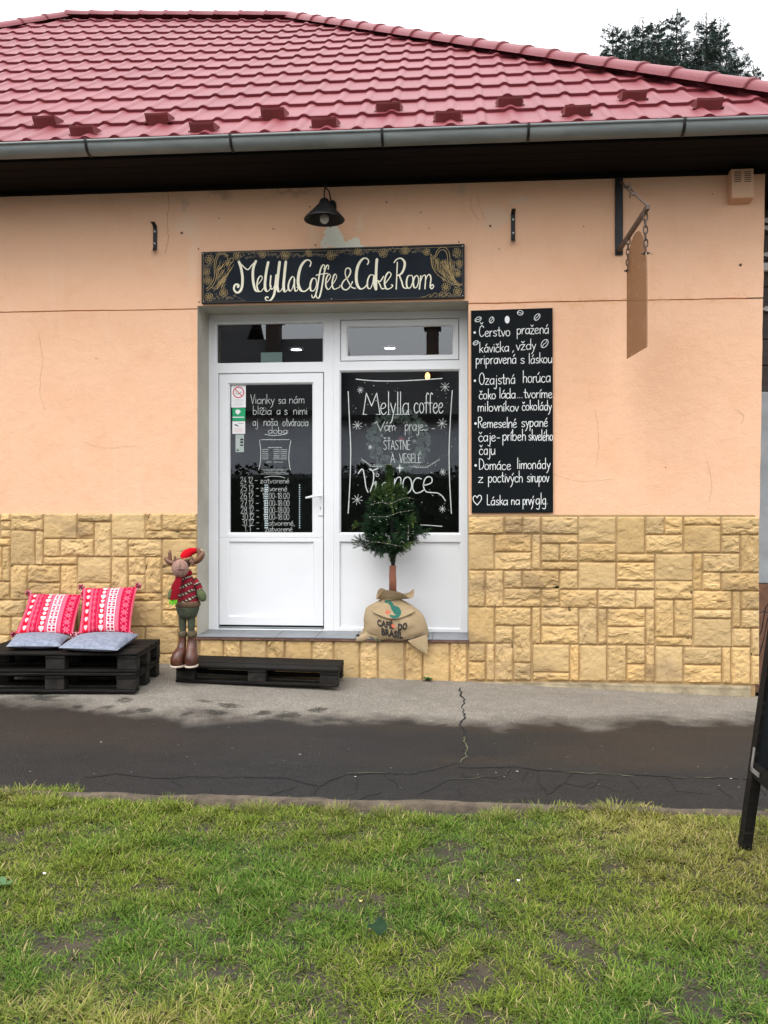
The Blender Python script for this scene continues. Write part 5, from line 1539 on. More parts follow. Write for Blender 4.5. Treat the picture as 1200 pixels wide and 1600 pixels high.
mb = MB(); w = f[1] - f[0]; h = f[3] - f[2]
for s0, s1 in ((.10, .42), (.58, .90)):
    for k in range(6):
        z = f[3] - h * (.10 + .065 * k)
        mb.box(f[0] + w * s0, f[0] + w * s1, -.1015, -.0985, z - .0028, z + .0028)
mb.build('louvre', M['slot_dark'], al)
# ------------------------------------------------------------------ pallets
def pallet_parts(parent, L, Wd, H, x0, y0, z0, rot=0.0, boards=5, tilt=0.0):
    """L along x, Wd into the picture"""
    c_, s_ = math.cos(rot), math.sin(rot)
    from mathutils import Matrix
    mt = Matrix.Translation((x0, y0, z0)) @ Matrix.Rotation(rot, 4, 'Z') @ Matrix.Rotation(tilt, 4, 'Y')
    bt = .022
    rnd = random.Random(int(L * 100) + boards)
    bw = .112 if boards == 5 and Wd < .7 else .145 if boards == 5 else Wd / boards - .006
    for i in range(boards):
        y = (Wd - bw) * i / (boards - 1)
        mb = MB(); mb.bbox(0, L, y + .002, y + bw - .002, H - bt + rnd.uniform(-.001, .002), H + rnd.uniform(-.001, .002), .004, mt); mb.build('deck_board', M['black_wood'], parent)
    ys = [0, (Wd - .10) / 2, Wd - .10] if boards == 5 else [0, Wd - .10]
    for i in range(3):
        x = (L - .145) * i / 2
        mb = MB(); mb.bbox(x, x + .145, .001, Wd - .001, H - 2 * bt, H - bt - .002, .003, mt); mb.build('cross_board', M['black_wood'], parent)
        for y in ys:
            mb = MB(); mb.bbox(x + .002, x + .143, y + .004, y + .098, bt, H - 2 * bt - .001, .004, mt); mb.build('block', M['black_wood_end'], parent)
    for y in ys:
        mb = MB(); mb.bbox(0, L, y + .001, y + .099, 0, bt - .001, .004, mt); mb.build('base_board', M['black_wood'], parent)
    mb = MB(); mb.bbox(.01, L - .01, Wd - .012, Wd - .0005, bt + .001, H - 2 * bt - .002, .003, mt); mb.build('shade_backing', M['black_wood'], parent)  # added plank closing the rear, keeps light out so the openings look dark
PF = atZ(212, 1084, -.012); PX1 = PF.x; PY = PF.y
PL = 1.2; PH = .144
pz = gzp(PX1 - .6, PY + .3) + .004
p1 = thing('pallet', (PX1 - .6, PY, pz), 'dark stained pallet on the pavement, lower one of the two-pallet bench', 'pallet', 'dark wooden pallets')
pallet_parts(p1, PL, .64, PH, PX1 - PL * math.cos(.07), PY - PL * math.sin(.07), pz, .07)
p2 = copy_tree(p1, None, (PX1 - .6 + .004, PY + .003, pz + PH + .003)); ORG[p2.name] = Vector(p2.location)
p2['label'] = 'dark stained pallet carrying the cushions, upper one of the two-pallet bench'
PTOP = pz + 2 * PH + .005
SPF = atZ(274, 1073, -.05)
SPR = atZ(529, 1078, -.065)
sl_ = SPR.x - SPF.x
sz = gzp(SPF.x, SPF.y + .2) - .004
stilt = math.atan2(gzp(SPF.x, SPF.y + .2) - gzp(SPR.x, SPR.y + .2), sl_)
sp = thing('step_pallet', ((SPF.x + SPR.x) / 2, SPF.y, sz), 'short black half pallet laid as a step below the door', 'pallet', 'dark wooden pallets')
pallet_parts(sp, sl_, .44, .135, SPF.x, SPF.y, sz, .030, 3, stilt * .45)
STEP_TOP = sz + .135
# ------------------------------------------------------------------ cushions on the bench
def seat_cushion(label, FLp, FRp, BRp, BLp, name='seat_cushion', seed=0):
    YB = PY + .50
    P = [atZ(FLp[0], FLp[1], PTOP + .035), atZ(FRp[0], FRp[1], PTOP + .035), atY(BRp[0], BRp[1], YB), atY(BLp[0], BLp[1], YB)]
    ZT = [0, 0, max(0, P[2].z - PTOP - .055), max(0, P[3].z - PTOP - .055)]
    for p in P: p.y = min(p.y, YB)
    N = 26
    t = thing(name, ((P[0].x + P[1].x + P[2].x + P[3].x) / 4, (P[0].y + P[2].y) / 2, PTOP), label, 'cushion', 'grey seat cushions on the pallet bench')
    mb = MB()
    for sg in (1, -1):
        rows = []
        for j in range(N + 1):
            r = []
            for i in range(N + 1):
                a, b = i / N, j / N
                p = P[0] * (1 - a) * (1 - b) + P[1] * a * (1 - b) + P[2] * a * b + P[3] * (1 - a) * b
                e = (1 - abs(2 * a - 1) ** 2.6) * (1 - abs(2 * b - 1) ** 2.6)
                cc_ = (P[0] + P[1] + P[2] + P[3]) / 4
                p = cc_ + (p - cc_) * (1 - .045 * (1 - (2 * a - 1) ** 2) * abs(2 * b - 1) ** 3 - .045 * (1 - (2 * b - 1) ** 2) * abs(2 * a - 1) ** 3)
                z = PTOP + .034 + sg * (.050 if sg > 0 else .034) * e ** .42 + (.014 * (float(fbm(p.x * 7, p.y * 7, 3 + seed)) - .5) * e if sg > 0 else 0)
                if sg < 0: z = max(z, PTOP + .003)
                else: z += (ZT[2] * a + ZT[3] * (1 - a)) * b ** 1.5
                if sg < 0 and e < 1e-6: z += (ZT[2] * a + ZT[3] * (1 - a)) * b ** 1.5
                r.append((p.x, p.y, z))
            rows.append(r)
        mb.grid(rows if sg > 0 else rows[::-1])
    mb.build('cover', M['grey_cloth'], t, smooth=True)
C6 = lambda x, y: (10 + x / 5.4545, 900 + y / 5.4545)
seat_cushion('square grey denim cushion under the left patterned pillow', C6(-5, 600), C6(462, 600), C6(545, 505), C6(70, 488), seed=1)
seat_cushion('square grey denim cushion under the right patterned pillow', C6(442, 612), C6(945, 634), C6(1130, 478), C6(615, 485), seed=2)
RED, CRIM, PINK, PALE = (.70, .006, .03), (.46, .008, .05), (.80, .13, .20), (.86, .58, .62)
def heart(x, y): 
    return (x * x + y * y - 1) ** 3 - x * x * y ** 3 < 0
def nordic(s, t):
    def dots(lo, hi, base, fg, n=36): return fg if (t * n % 1) < .5 and lo + (hi - lo) * .3 < s < hi - (hi - lo) * .3 else base
    if s < .075: return PINK if s > .025 else CRIM
    if s < .10: return dots(.075, .10, CRIM, PINK)
    if s < .20: return PALE if heart((s - .150) / .030, ((t * 6.2 % 1) - .5) / .26) else RED
    if s < .235: return dots(.20, .235, PINK, CRIM)
    if s < .345:
        x, y = (s - .290) / .048, ((t * 7.5 % 1) - .5) / .40
        r, a = math.hypot(x, y), math.atan2(y, x)
        return PINK if r < .62 + .35 * math.cos(8 * a) or (abs(x) < .25 and abs(y) > 1.0) else CRIM
    if s < .40: return PINK if .36 < s < .375 or ((t * 36 % 1) < .5 and .385 < s < .395) else CRIM
    if s < .505:
        q = t * 9 % 2; k = .042 if q < 1 else .030
        return PALE if heart((s - .452) / k, ((q % 1) - .5) / (.46 if q < 1 else .33)) else RED
    if s < .555: return PINK if s < .545 else CRIM
    if s < .715:
        x, y = (s - .635) / .078, ((t * 6.4 % 1) - .5) / .5
        pet = any(math.hypot(x * .9 - a, y - b) < .30 for a, b in ((.42, .38), (-.42, .38), (.42, -.38), (-.42, -.38))) and math.hypot(x, y) > .22
        bars = abs(y) > .86 and abs(x) < .7 and (int((x + 2) * 6) % 2)
        return CRIM if pet or bars else PALE
    if s < .80: return PINK if .722 < s < .79 else CRIM
    x, y = (s - .885) / .062, ((t * 6.4 % 1) - .5) / .40
    r, a = math.hypot(x, y), math.atan2(y, x)
    if s < .965: return PINK if (.25 < r < .75 + .25 * math.cos(6 * a)) or r < .12 or (abs(abs(x) - .75) < .14 and abs(y) > .95) else CRIM
    return CRIM if s < .98 else PINK
def pillow(label, corners, ys, seed, sag):
    """corners: photo sightings TL TR BR BL; ys: their distance from the wall"""
    P = [atY(u, v, y) for (u, v), y in zip(corners, ys)]
    c = sum(P, Vector()) / 4
    t = thing('patterned_pillow', (c.x, (P[2].y + P[3].y) / 2, min(P[2].z, P[3].z)), label, 'pillow', 'red nordic pillows on the pallet bench')
    n = (P[1] - P[3]).cross(P[0] - P[2]).normalized()
    if n.y > 0: n = -n
    N = 120
    mb = MB()
    for sg in (1, -1):
        rows = []
        K = N if sg > 0 else 24
        for j in range(K + 1):
            r = []
            for i in range(K + 1):
                a, b = i / K, j / K
                # edges draw in between the corners
                a2 = .5 + (a - .5) * (1 - .05 * math.sin(math.pi * b)); b2 = .5 + (b - .5) * (1 - .045 * math.sin(math.pi * a))
                p = P[3] * (1 - a2) * (1 - b2) + P[2] * a2 * (1 - b2) + P[1] * a2 * b2 + P[0] * (1 - a2) * b2
                e = max(0, (1 - abs(2 * a - 1) ** 2.6) * (1 - abs(2 * b - 1) ** 2.6)) ** .55
                d = .062 * e + .012 * (float(vnoise(a * 4 + seed, b * 4, seed)) - .5) * e
                q = p + n * sg * d + Vector((0, .02, 0)) * (sag * math.sin(math.pi * b))
                mb.col = nordic(a, b) if sg > 0 else CRIM
                r.append(mb.vert(q))
            rows.append(r)
        for x, y in zip(rows, rows[1:]):
            for k in range(K): mb.f.append((x[k], x[k + 1], y[k + 1], y[k]) if sg > 0 else (x[k], y[k], y[k + 1], x[k + 1]))
    mb.col = None
    mb.build('cover', M['knit'], t, smooth=True)
    for k, p in enumerate(P):
        mb = MB()
        q = p + (p - c).normalized() * .012
        rnd = random.Random(k + seed)
        for i in range(150):
            v = Vector((rnd.gauss(0, 1), rnd.gauss(0, 1), rnd.gauss(0, 1))).normalized()
            mb.col = CRIM if rnd.random() < .55 else PALE
            s = v.orthogonal().normalized() * .0045
            L = .026 * rnd.uniform(.75, 1.1)
            i0 = [mb.vert(q + v * .006 - s), mb.vert(q + v * .006 + s), mb.vert(q + v * L + s * 1.3), mb.vert(q + v * L - s * 1.3)]
            mb.f.append(tuple(i0))
        mb.col = None
        mb.build('pompom', M['knit'], t)
pillow('red nordic patterned pillow slumped at the left end of the bench', [C6(195, 150), C6(648, 158), C6(565, 500), C6(75, 490)], (-.13, -.13, -.40, -.40), 3, .6)
pillow('red nordic patterned pillow standing upright at right on the bench', [C6(645, 102), C6(1115, 92), C6(1055, 488), C6(612, 492)], (-.11, -.11, -.36, -.36), 8, .3)
# ------------------------------------------------------------------ plush elk by the door
MY = atZ(285, 1040, STEP_TOP).y
kx = (MY + 7.0) / FPX / 7.273           # metres per sighting unit
def mz(x, y, dy=0.0):
    return atY(230 + x / 7.273, 840 + y / 7.273, MY + dy)
elk0 = mz(420, 1462)
elk = thing('plush_elk', (elk0.x, MY, STEP_TOP), 'tall standing plush elk in red santa hat, striped sweater, scarf and brown boots', 'plush toy')
dz = STEP_TOP + .001 - elk0.z
def mz(x, y, dy=0.0):
    p = atY(230 + x / 7.273, 840 + y / 7.273, MY + dy); p.z += dz; return p
def stripes(z_): pass
# sweater (body)
mb = MB()
prof = [(415, 442, 42, 40), (440, 444, 62, 55), (470, 446, 84, 70), (510, 449, 98, 82), (560, 452, 110, 92), (620, 454, 118, 100), (680, 457, 126, 108), (725, 459, 132, 112), (745, 460, 130, 110)]
prof = smooth_line(prof, 5); n = 40; rows = []
SW_R, SW_B, SW_W = (.22, .012, .025), (.045, .025, .018), (.62, .56, .45)
for y, cx, rx, ry in prof:
    r = []
    for k in range(n):
        t = 2 * math.pi * k / n
        p = mz(cx, y) + Vector((rx * kx * math.cos(t), ry * kx * math.sin(t), 0))
        zig = abs(((cx + rx * math.cos(t) - 385) / 110)) * -46
        q = ((y - zig) % 86) / 86
        mb.col = SW_R if q < .50 else (SW_B if q < .64 else ((SW_W if (k % 2) else SW_B) if q < .80 else SW_B))
        r.append(mb.vert(p))
    rows.append(r)
for a, b in zip(rows, rows[1:]):
    for k in range(n): mb.f.append((a[k], b[k], b[(k + 1) % n], a[(k + 1) % n]))
mb.col = None
mb.build('sweater', M['knit'], elk, smooth=True)
def loft(mat, name, pts, col=None, n=16, parent=None, ry=1.0, jit=0.0):
    """pts: (x, y, radius, dy)"""
    q = smooth_line([(x, y, r, d) for x, y, r, d in pts], 4) if len(pts) > 2 else pts
    mb = MB(); mb.col = col
    mb.tube([mz(x, y, d) for x, y, r, d in q], [max(r, 1) * kx for x, y, r, d in q], n)
    mb.col = None
    return mb.build(name, mat, parent or elk, smooth=True)
G1 = (.085, .095, .065); BR = (.16, .10, .065)
mb = MB(); mb.col = G1       # trousers
mb.stack([(mz(460, y), rx * kx, ry * kx) for y, rx, ry in smooth_line([(735, 118, 100), (780, 134, 112), (830, 130, 108), (880, 112, 95), (915, 95, 70), (935, 60, 45)], 4)][::-1], 24)
for x in (402, 500):
    mb.stack([(mz(x + o, y), rx * kx, rx * kx) for y, rx, o in smooth_line([(870, 40, 0), (920, 46, 0), (1000, 42, 2), (1060, 36, 3), (1085, 36, 3)], 4)][::-1], 16)
mb.col = None; mb.build('trousers', M['fuzzy'], elk, smooth=True)
mb = MB(); rows = []
for y, rx, ry in smooth_line([(722, 120, 100), (735, 142, 118), (760, 148, 124), (785, 142, 118), (798, 122, 100)], 3):
    rows.append([mz(462, y) + Vector((rx * kx * math.cos(t), ry * kx * math.sin(t), 0)) for t in np.linspace(0, 2 * math.pi, 31)[:-1]])
mb.col = BR; mb.rings(rows, True, False, False); mb.col = None; mb.build('fur_trim', M['fuzzy'], elk, smooth=True)
# arms and mittens
mb = MB(); q = smooth_line([(520, 478, 34, 0), (555, 520, 40, -.015), (585, 570, 36, -.02), (598, 610, 34, -.02)], 5)
rows = []
for i, (x, y, r, d) in enumerate(q):
    s = 2 * math.pi
    rr_ = []
    for k in range(16):
        t = 2 * math.pi * k / 16
        c = mz(x, y, d)
        zq = (y % 62) / 62
        mb.col = SW_R if zq < .5 else (SW_W if zq < .7 and k % 2 else SW_B)
        rr_.append(mb.vert(c + Vector((r * kx * math.cos(t), r * kx * math.sin(t), r * kx * .45 * math.cos(t)))))
    rows.append(rr_)
for a, b in zip(rows, rows[1:]):
    for k in range(16): mb.f.append((a[k], b[k], b[(k + 1) % 16], a[(k + 1) % 16]))
mb.f.append(tuple(rows[-1])); mb.col = None
mb.build('sleeve', M['knit'], elk, smooth=True)
loft(M['fuzzy'], 'mitten', [(585, 590, 30, -.02), (600, 625, 44, -.02), (620, 670, 50, -.022), (634, 710, 40, -.024), (640, 732, 20, -.024)], (.13, .155, .08))
loft(M['knit'], 'sleeve', [(360, 480, 34, 0), (325, 540, 38, -.01), (295, 600, 32, -.01)], SW_R)
loft(M['fuzzy'], 'mitten', [(296, 590, 28, -.01), (272, 640, 36, -.012), (262, 690, 30, -.014), (262, 715, 14, -.014)], (.16, .19, .09))
# scarf
SC = (.20, .006, .014)
mb = MB(); mb.col = SC
rows = []
for y, rx in ((395, 60), (405, 76), (425, 84), (445, 82), (460, 68)):
    rows.append([mz(432, y) + Vector((rx * kx * math.cos(t), rx * .85 * kx * math.sin(t) - .004, .012 * math.cos(t))) for t in np.linspace(0, 2 * math.pi, 25)[:-1]])
mb.rings(rows, True, False, False)
path = smooth_line([(365, 440, 40, -.075), (345, 520, 40, -.098), (322, 610, 44, -.112), (298, 715, 40, -.116)], 5)
L, R2 = [], []
for sgn in (0, -.012):
    mb.grid([[mz(x - w_, y + w_ * .1, d + sgn), mz(x, y, d + sgn - .006), mz(x + w_, y - w_ * .1, d + sgn)] for x, y, w_, d in path])
mb.col = None; scarf = mb.build('scarf', M['knit'], elk, smooth=True)
mb = MB(); rnd = random.Random(2)
for k in range(26):
    x = 258 + 82 * k / 25
    p = mz(x, 712, -.120 + rnd.uniform(-.004, .004)); q = mz(x + rnd.uniform(-18, 8) - 10, 765 + rnd.uniform(-16, 14), -.122)
    mb.tube([p, p.lerp(q, .5) + Vector((rnd.uniform(-.003, .003), -.003, 0)), q], .0032, 5)
M['lime'] = basic('lime_yarn', (.16, .52, .02), (.10, .40, .015), rough=.9, scale=60)
mb.build('fringe', M['lime'], scarf)
# head
MUZ = (.40, .235, .19)
mb = MB(); mb.col = BR; mb.ball(mz(425, 300, .01), 68 * kx, 62 * kx, 76 * kx, 20, 14); mb.col = None
head = mb.build('head', M['fuzzy'], elk, smooth=True)
mb = MB(); mb.col = MUZ; mb.ball(mz(374, 362, -.075), 98 * kx, 84 * kx, 106 * kx, 28, 20, .02); mb.col = None
muz = mb.build('muzzle', M['fuzzy'], head, smooth=True)
mb = MB(); mb.tube([mz(340, 372, -.075 - 84 * kx), mz(365, 374, -.078 - 84 * kx), mz(395, 374, -.076 - 83 * kx), mz(440, 374, -.060 - 82 * kx + .012)], .0028, 6)
mb.tube([mz(374, 280, -.10), mz(374, 300, -.127), mz(374, 330, -.138), mz(374, 374, -.1405)], .0018, 6)
mb.build('mouth_seam', M['dark_iron'], head)
mb = MB(); mb.col = (.03, .015, .012)
for x in (395, 455): mb.ball(mz(x, 268, -.055), 8 * kx, 6 * kx, 10 * kx, 10, 8)
mb.col = None; mb.build('eye', M['boot'], head, smooth=True)
def ear(pts): 
    mb = MB(); mb.col = (.26, .15, .11)
    q = smooth_line(pts, 5); row = []
    for x, y, w_, d in q: row.append([mz(x, y - w_, d), mz(x, y, d - .010), mz(x, y + w_, d)])
    mb.grid(row); mb.grid([[p + Vector((0, .008, 0)) for p in r] for r in row][::-1]); mb.col = None
    return mb
ear([(462, 268, 10, -.03), (490, 282, 24, -.035), (520, 300, 26, -.03), (532, 316, 8, -.02)]).build('ear', M['fuzzy'], head, smooth=True)
ear([(372, 262, 8, -.02), (340, 262, 18, -.02), (318, 270, 6, -.01)]).build('ear', M['fuzzy'], head, smooth=True)
def antler(parts):
    mb = MB()
    for pts in parts:
        q = smooth_line(pts, 5) if len(pts) > 2 else pts
        mb.tube([mz(x, y, d) for x, y, r, d in q], [r * kx for x, y, r, d in q], 10)
    return mb
antler([[(365, 290, 20, 0), (310, 300, 30, 0), (262, 290, 34, 0), (228, 265, 28, 0), (210, 240, 20, 0), (208, 222, 8, 0)], [(262, 285, 24, 0), (258, 230, 24, 0), (256, 185, 20, 0), (260, 150, 6, 0)], [(310, 296, 22, 0), (318, 262, 18, 0), (312, 228, 14, 0), (304, 220, 5, 0)]]).build('antler', M['antler'], head, smooth=True)
antler([[(470, 285, 20, .01), (530, 290, 28, .01), (580, 262, 38, .01), (612, 225, 36, .01), (630, 190, 26, .01), (636, 165, 8, .01)], [(578, 260, 28, .01), (590, 200, 26, .01), (578, 150, 20, .01), (560, 112, 6, .01)], [(540, 285, 22, 0), (522, 250, 18, 0), (512, 222, 6, 0)]]).build('antler', M['antler'], head, smooth=True)
HAT = (.52, .006, .015)
mb = MB(); mb.col = HAT
q = smooth_line([(425, 245, 58, .01), (445, 205, 58, .012), (490, 172, 48, .02), (545, 158, 34, .03), (592, 158, 22, .035), (612, 160, 10, .036)], 6)
mb.tube([mz(x, y, d) for x, y, r, d in q], [r * kx for x, y, r, d in q], 18); mb.col = None
hat = mb.build('hat', M['knit'], head, smooth=True)
mb = MB(); mb.col = (.33, .22, .13); mb.tube([mz(428 + 72 * math.cos(t), 248 + 16 * math.sin(t) * .6 - 12 * math.cos(t), .01 - .062 * math.sin(t)) for t in np.linspace(0, 2 * math.pi, 21)], 15 * kx, 8)
mb.col = None; mb.build('brim', M['fuzzy'], hat, smooth=True)
mb = MB(); mb.col = (.55, .42, .30); mb.ball(mz(622, 158, .03), 22 * kx, n=14, m=10, jit=.1); mb.col = None; mb.build('bobble', M['fuzzy'], hat, smooth=True)
for x0, sh, ft, tw in ((402, 42, 82, -62), (508, 50, 74, -6)):
    mb = MB()
    rs = [(mz(x0, 1110), sh * kx, sh * kx), (mz(x0, 1180), sh * 1.05 * kx, sh * 1.05 * kx), (mz(x0 + tw * .12, 1240, -.008), sh * 1.15 * kx, sh * 1.35 * kx), (mz(x0 + tw * .45, 1300, -.030), ft * .82 * kx, ft * 1.15 * kx), (mz(x0 + tw * .75, 1360, -.040), ft * .98 * kx, ft * 1.40 * kx), (mz(x0 + tw * .85, 1410, -.042), ft * 1.0 * kx, ft * 1.45 * kx), (mz(x0 + tw * .85, 1444, -.042), ft * .92 * kx, ft * 1.36 * kx)]
    q = smooth_line([(*c, a, b) for c, a, b in rs], 4)
    mb.stack([(Vector(r[:3]), r[3], r[4]) for r in q][::-1], 22)
    boot = mb.build('boot', M['boot'], elk, smooth=True)
    mb = MB(); c = mz(x0 + tw * .85, 1452, -.042)
    b0 = STEP_TOP + .0015
    mb.stack([(Vector((c.x, c.y, b0 + z)), ft * s * kx, ft * 1.42 * s * kx) for z, s in ((0, .98), (.004, 1.03), (.011, 1.03), (.014, .98))], 24)
    mb.build('sole', basic('pale_rubber', (.62, .50, .40), rough=.8), boot, smooth=True)
    mb = MB(); mb.col = (.13, .10, .065)
    mb.stack([(mz(x0, y), r * kx, r * kx) for y, r in ((1070, sh * .9), (1082, sh * 1.12), (1110, sh * 1.2), (1132, sh * 1.12), (1140, sh * .95))][::-1], 18); mb.col = None
    mb.build('cuff', M['fuzzy'], boot, smooth=True)
# ------------------------------------------------------------------ coffee sack on the doorstep
TY = 0.085
ks = (TY - .0 + 7.0) / FPX / 8.571
def sk(x, y, dy=0.0):
    return atY(540 + x / 8.571, 880 + y / 8.571, TY + dy)
z0s = sk(600, 1060).z
sdz = z_sill + .001 - sk(600, 1025).z
sack = thing('burlap_sack', (sk(640, 1060).x, TY, z_sill), 'printed burlap coffee sack tied round the little fir on the doorstep', 'sack')
prof = [(1062, 150, 1098, .055), (1035, 132, 1108, .085), (990, 165, 1112, .125), (930, 205, 1112, .150), (880, 236, 1106, .165), (820, 246, 1092, .170), (760, 242, 1072, .165), (700, 248, 1046, .150), (650, 258, 1008, .130), (600, 276, 945, .105), (560, 330, 890, .085), (525, 400, 830, .065), (495, 450, 770, .055), (478, 480, 730, .048)]
prof = smooth_line(prof, 3)
n = 64
def sack_pt(y, xa, xb, d, t):
    cx, hw = (xa + xb) / 2, (xb - xa) / 2 * ks
    c, s = math.cos(t), math.sin(t)
    x = hw * math.copysign(abs(c) ** .8, c); yy = d * math.copysign(abs(s) ** .85, s)
    p = sk(cx, y); hgt = (1060 - y) / 580
    f = .016 * math.sin(5 * t + 2.2 + 3 * hgt) * min(1, max(0, hgt * 1.4)) * (.4 + hgt) + .062 * (float(fbm(3 + t * 2.2, hgt * 6, 31, 4)) - .5) + .010 * math.sin(11 * t + 9 * hgt) * max(0, hgt - .35)
    fold = -.034 * math.exp(-((t - (1.5 * math.pi - .1)) / .13) ** 2) * max(0, 1 - hgt * 2.1)
    k = 1 + (f + fold) / max(d, .05) * .6
    q = Vector((p.x + x * (1 + f * .5), TY + yy * k - .0, p.z))
    return q
rows = []
for y, xa, xb, d in prof:
    rows.append([sack_pt(y, xa, xb, d, 2 * math.pi * k / n) for k in range(n)])
mb = MB(); mb.rings(rows, True, True, False)
for i, v in enumerate(mb.v):      # the cloth rests on the step and droops a little over its edge
    x, y, z = v
    if z < z_sill + .004 and y > -.05: z = z_sill + .004
    if y < -.03:
        low = max(0.0, 1 - (z - z_sill) / .22)
        z -= .075 * min(1.0, (-.03 - y) / .05) * low * low; y = min(y, -.052) if z < z_sill + .02 else y
    mb.v[i] = (x, y, z)
body = mb.build('cloth', M['burlap'], sack, smooth=True)
# cover of the seam flap: a folded pleat across the upper front
def front_pt(x, y, off=.003):
    """point on the front of the sack at a sighting"""
    ys_ = [p[0] for p in prof][::-1]
    xa = np.interp(y, ys_, [p[1] for p in prof][::-1]); xb = np.interp(y, ys_, [p[2] for p in prof][::-1]); d = np.interp(y, ys_, [p[3] for p in prof][::-1])
    cx, hw = (xa + xb) / 2, (xb - xa) / 2
    c = max(-.98, min(.98, (x - cx) / hw))
    c = math.copysign(abs(c) ** (1 / .8), c)
    t = 2 * math.pi - math.acos(c)
    q = sack_pt(y, xa, xb, d, t)
    if q.y < -.03:
        low = max(0.0, 1 - (q.z - z_sill) / .22)
        q.z -= .075 * min(1.0, (-.03 - q.y) / .05) * low * low
        if q.z < z_sill + .02: q.y = min(q.y, -.052)
    return q + Vector((0, -off, 0))
mb = MB()
top_ = smooth_line([(385, 612), (470, 560), (560, 500), (640, 486), (740, 500), (840, 560), (925, 620)], 5)
low_ = smooth_line([(385, 630), (480, 665), (570, 690), (650, 700), (740, 694), (840, 668), (935, 618)], 5)
rws = []
for j in range(9):
    s = j / 8
    rws.append([front_pt(a[0] * (1 - s) + b[0] * s, a[1] * (1 - s) + b[1] * s, .006 + .022 * s ** 1.5) for a, b in zip(top_, low_)])
mb.grid(rws); mb.grid([rws[-1], [p + Vector((0, .018, .004)) for p in rws[-1]]])
flap_rows = rws
mb.build('fold', M['burlap'], sack, smooth=True)
# corner that hangs over the edge of the step, and the ear on the left
mb = MB()
c = [front_pt(840, 1000, .014), sk(1092, 955, -.155)]
tip = sk(1090, 1228, -.175)
tip0 = sk(900, 1110, -.172)
tip1 = sk(1108, 1080, -.175)
rws = []
for j in range(8):
    s = j / 7
    a = c[0].lerp(tip0, min(1, s * 1.6)).lerp(tip, max(0, s * 1.3 - .3)); b = c[1].lerp(tip1, min(1, s * 1.6)).lerp(tip, max(0, s * 1.2 - .2))
    rws.append([a.lerp(b, i / 8) + Vector((0, -.008 * math.sin(math.pi * i / 8) - .004, 0)) for i in range(9)])
mb.grid(rws); mb.grid([[p + Vector((0, .006, 0)) for p in r] for r in rws][::-1])
mb.build('corner', M['burlap'], sack, smooth=True)
mb = MB()
mb.tube([sk(330, 965, -.07), sk(262, 995, -.10), sk(205, 1014, -.125), sk(160, 1030, -.135), sk(134, 1042, -.14)], [.044, .036, .027, .018, .006], 14)
mb.build('corner', M['burlap'], sack, smooth=True)
# ruffled mouth above the tie
def rim(t):
    c, s = math.cos(t), math.sin(t)
    lx = 655 + (265 if c > 0 else 245) * math.copysign(abs(c) ** .75, c)
    ly = 400 + 20 * math.cos(t * 2) - 62 * math.sin(t * 3 + .6) * (.55 + .45 * abs(c)) 
    return lx, ly, .115 * s
rws = []
for j in range(8):
    s = j / 7; r = []
    for k in range(48):
        t = 2 * math.pi * k / 48
        lx, ly, dy = rim(t)
        nx_, ny_ = 605 + 130 * math.cos(t), 486 + 6 * math.sin(3 * t)
        e = s ** .8
        p = sk(nx_ * (1 - e) + lx * e, ny_ * (1 - s) + ly * s)
        p.y = TY + (.05 * math.sin(t)) * (1 - e) + dy * e + .006 * math.sin(6 * t) * s
        r.append(p)
    rws.append(r)
mb = MB(); mb.rings(rws, True, False, False)
mb.build('ruffle', M['burlap'], sack, smooth=True)
mb = MB()
mb.tube([sk(605 + 138 * math.cos(t), 487, .056 * math.sin(t)) for t in np.linspace(0, 2 * math.pi, 25)], .007, 8)
mb.build('tie', M['burlap'], sack, smooth=True)
# print on the cloth, following its surface
def on_sack(pts, name, mat, off=.0035, tri=None):
    pass
def sack_text(txt, x0, x1, y0, y1, cap, mat, name, bold):
    cu = bpy.data.curves.new('print', 'FONT'); cu.body = txt; cu.size = 1.0; cu.offset = bold; cu.space_character = 1.08; cu.resolution_u = 2
    to = bpy.data.objects.new('print_source', cu); scene.collection.objects.link(to)
    bpy.context.view_layer.update()
    me = bpy.data.meshes.new_from_object(to)
    bpy.data.objects.remove(to)
    import bmesh
    bm = bmesh.new(); bm.from_mesh(me)
    bmesh.ops.triangulate(bm, faces=bm.faces[:])
    for _ in range(2):
        es = [e for e in bm.edges if e.calc_length() > .12]
        if es: bmesh.ops.subdivide_edges(bm, edges=es, cuts=1); bmesh.ops.triangulate(bm, faces=bm.faces[:])
    xs_ = [v.co.x for v in bm.verts]; w_ = max(xs_) - min(xs_); m0 = min(xs_)
    mb = MB()
    bm.verts.ensure_lookup_table()
    for v in bm.verts:
        f = (v.co.x - m0) / w_
        mb.vert(front_pt(x0 + (x1 - x0) * f, y0 + (y1 - y0) * f - v.co.y * cap / .72, .0035))
    for f in bm.faces: mb.f.append(tuple(v.index for v in f.verts))
    bm.free()
    mb.build(name, mat, sack)
sack_text("CAFÉ.", 440, 668, 778, 806, 62, M['black_ink'], 'lettering', .062)
sack_text("DO", 718, 842, 826, 812, 68, M['black_ink'], 'lettering', .062)
sack_text("BRASIL", 500, 782, 866, 904, 66, M['black_ink'], 'lettering', .062)
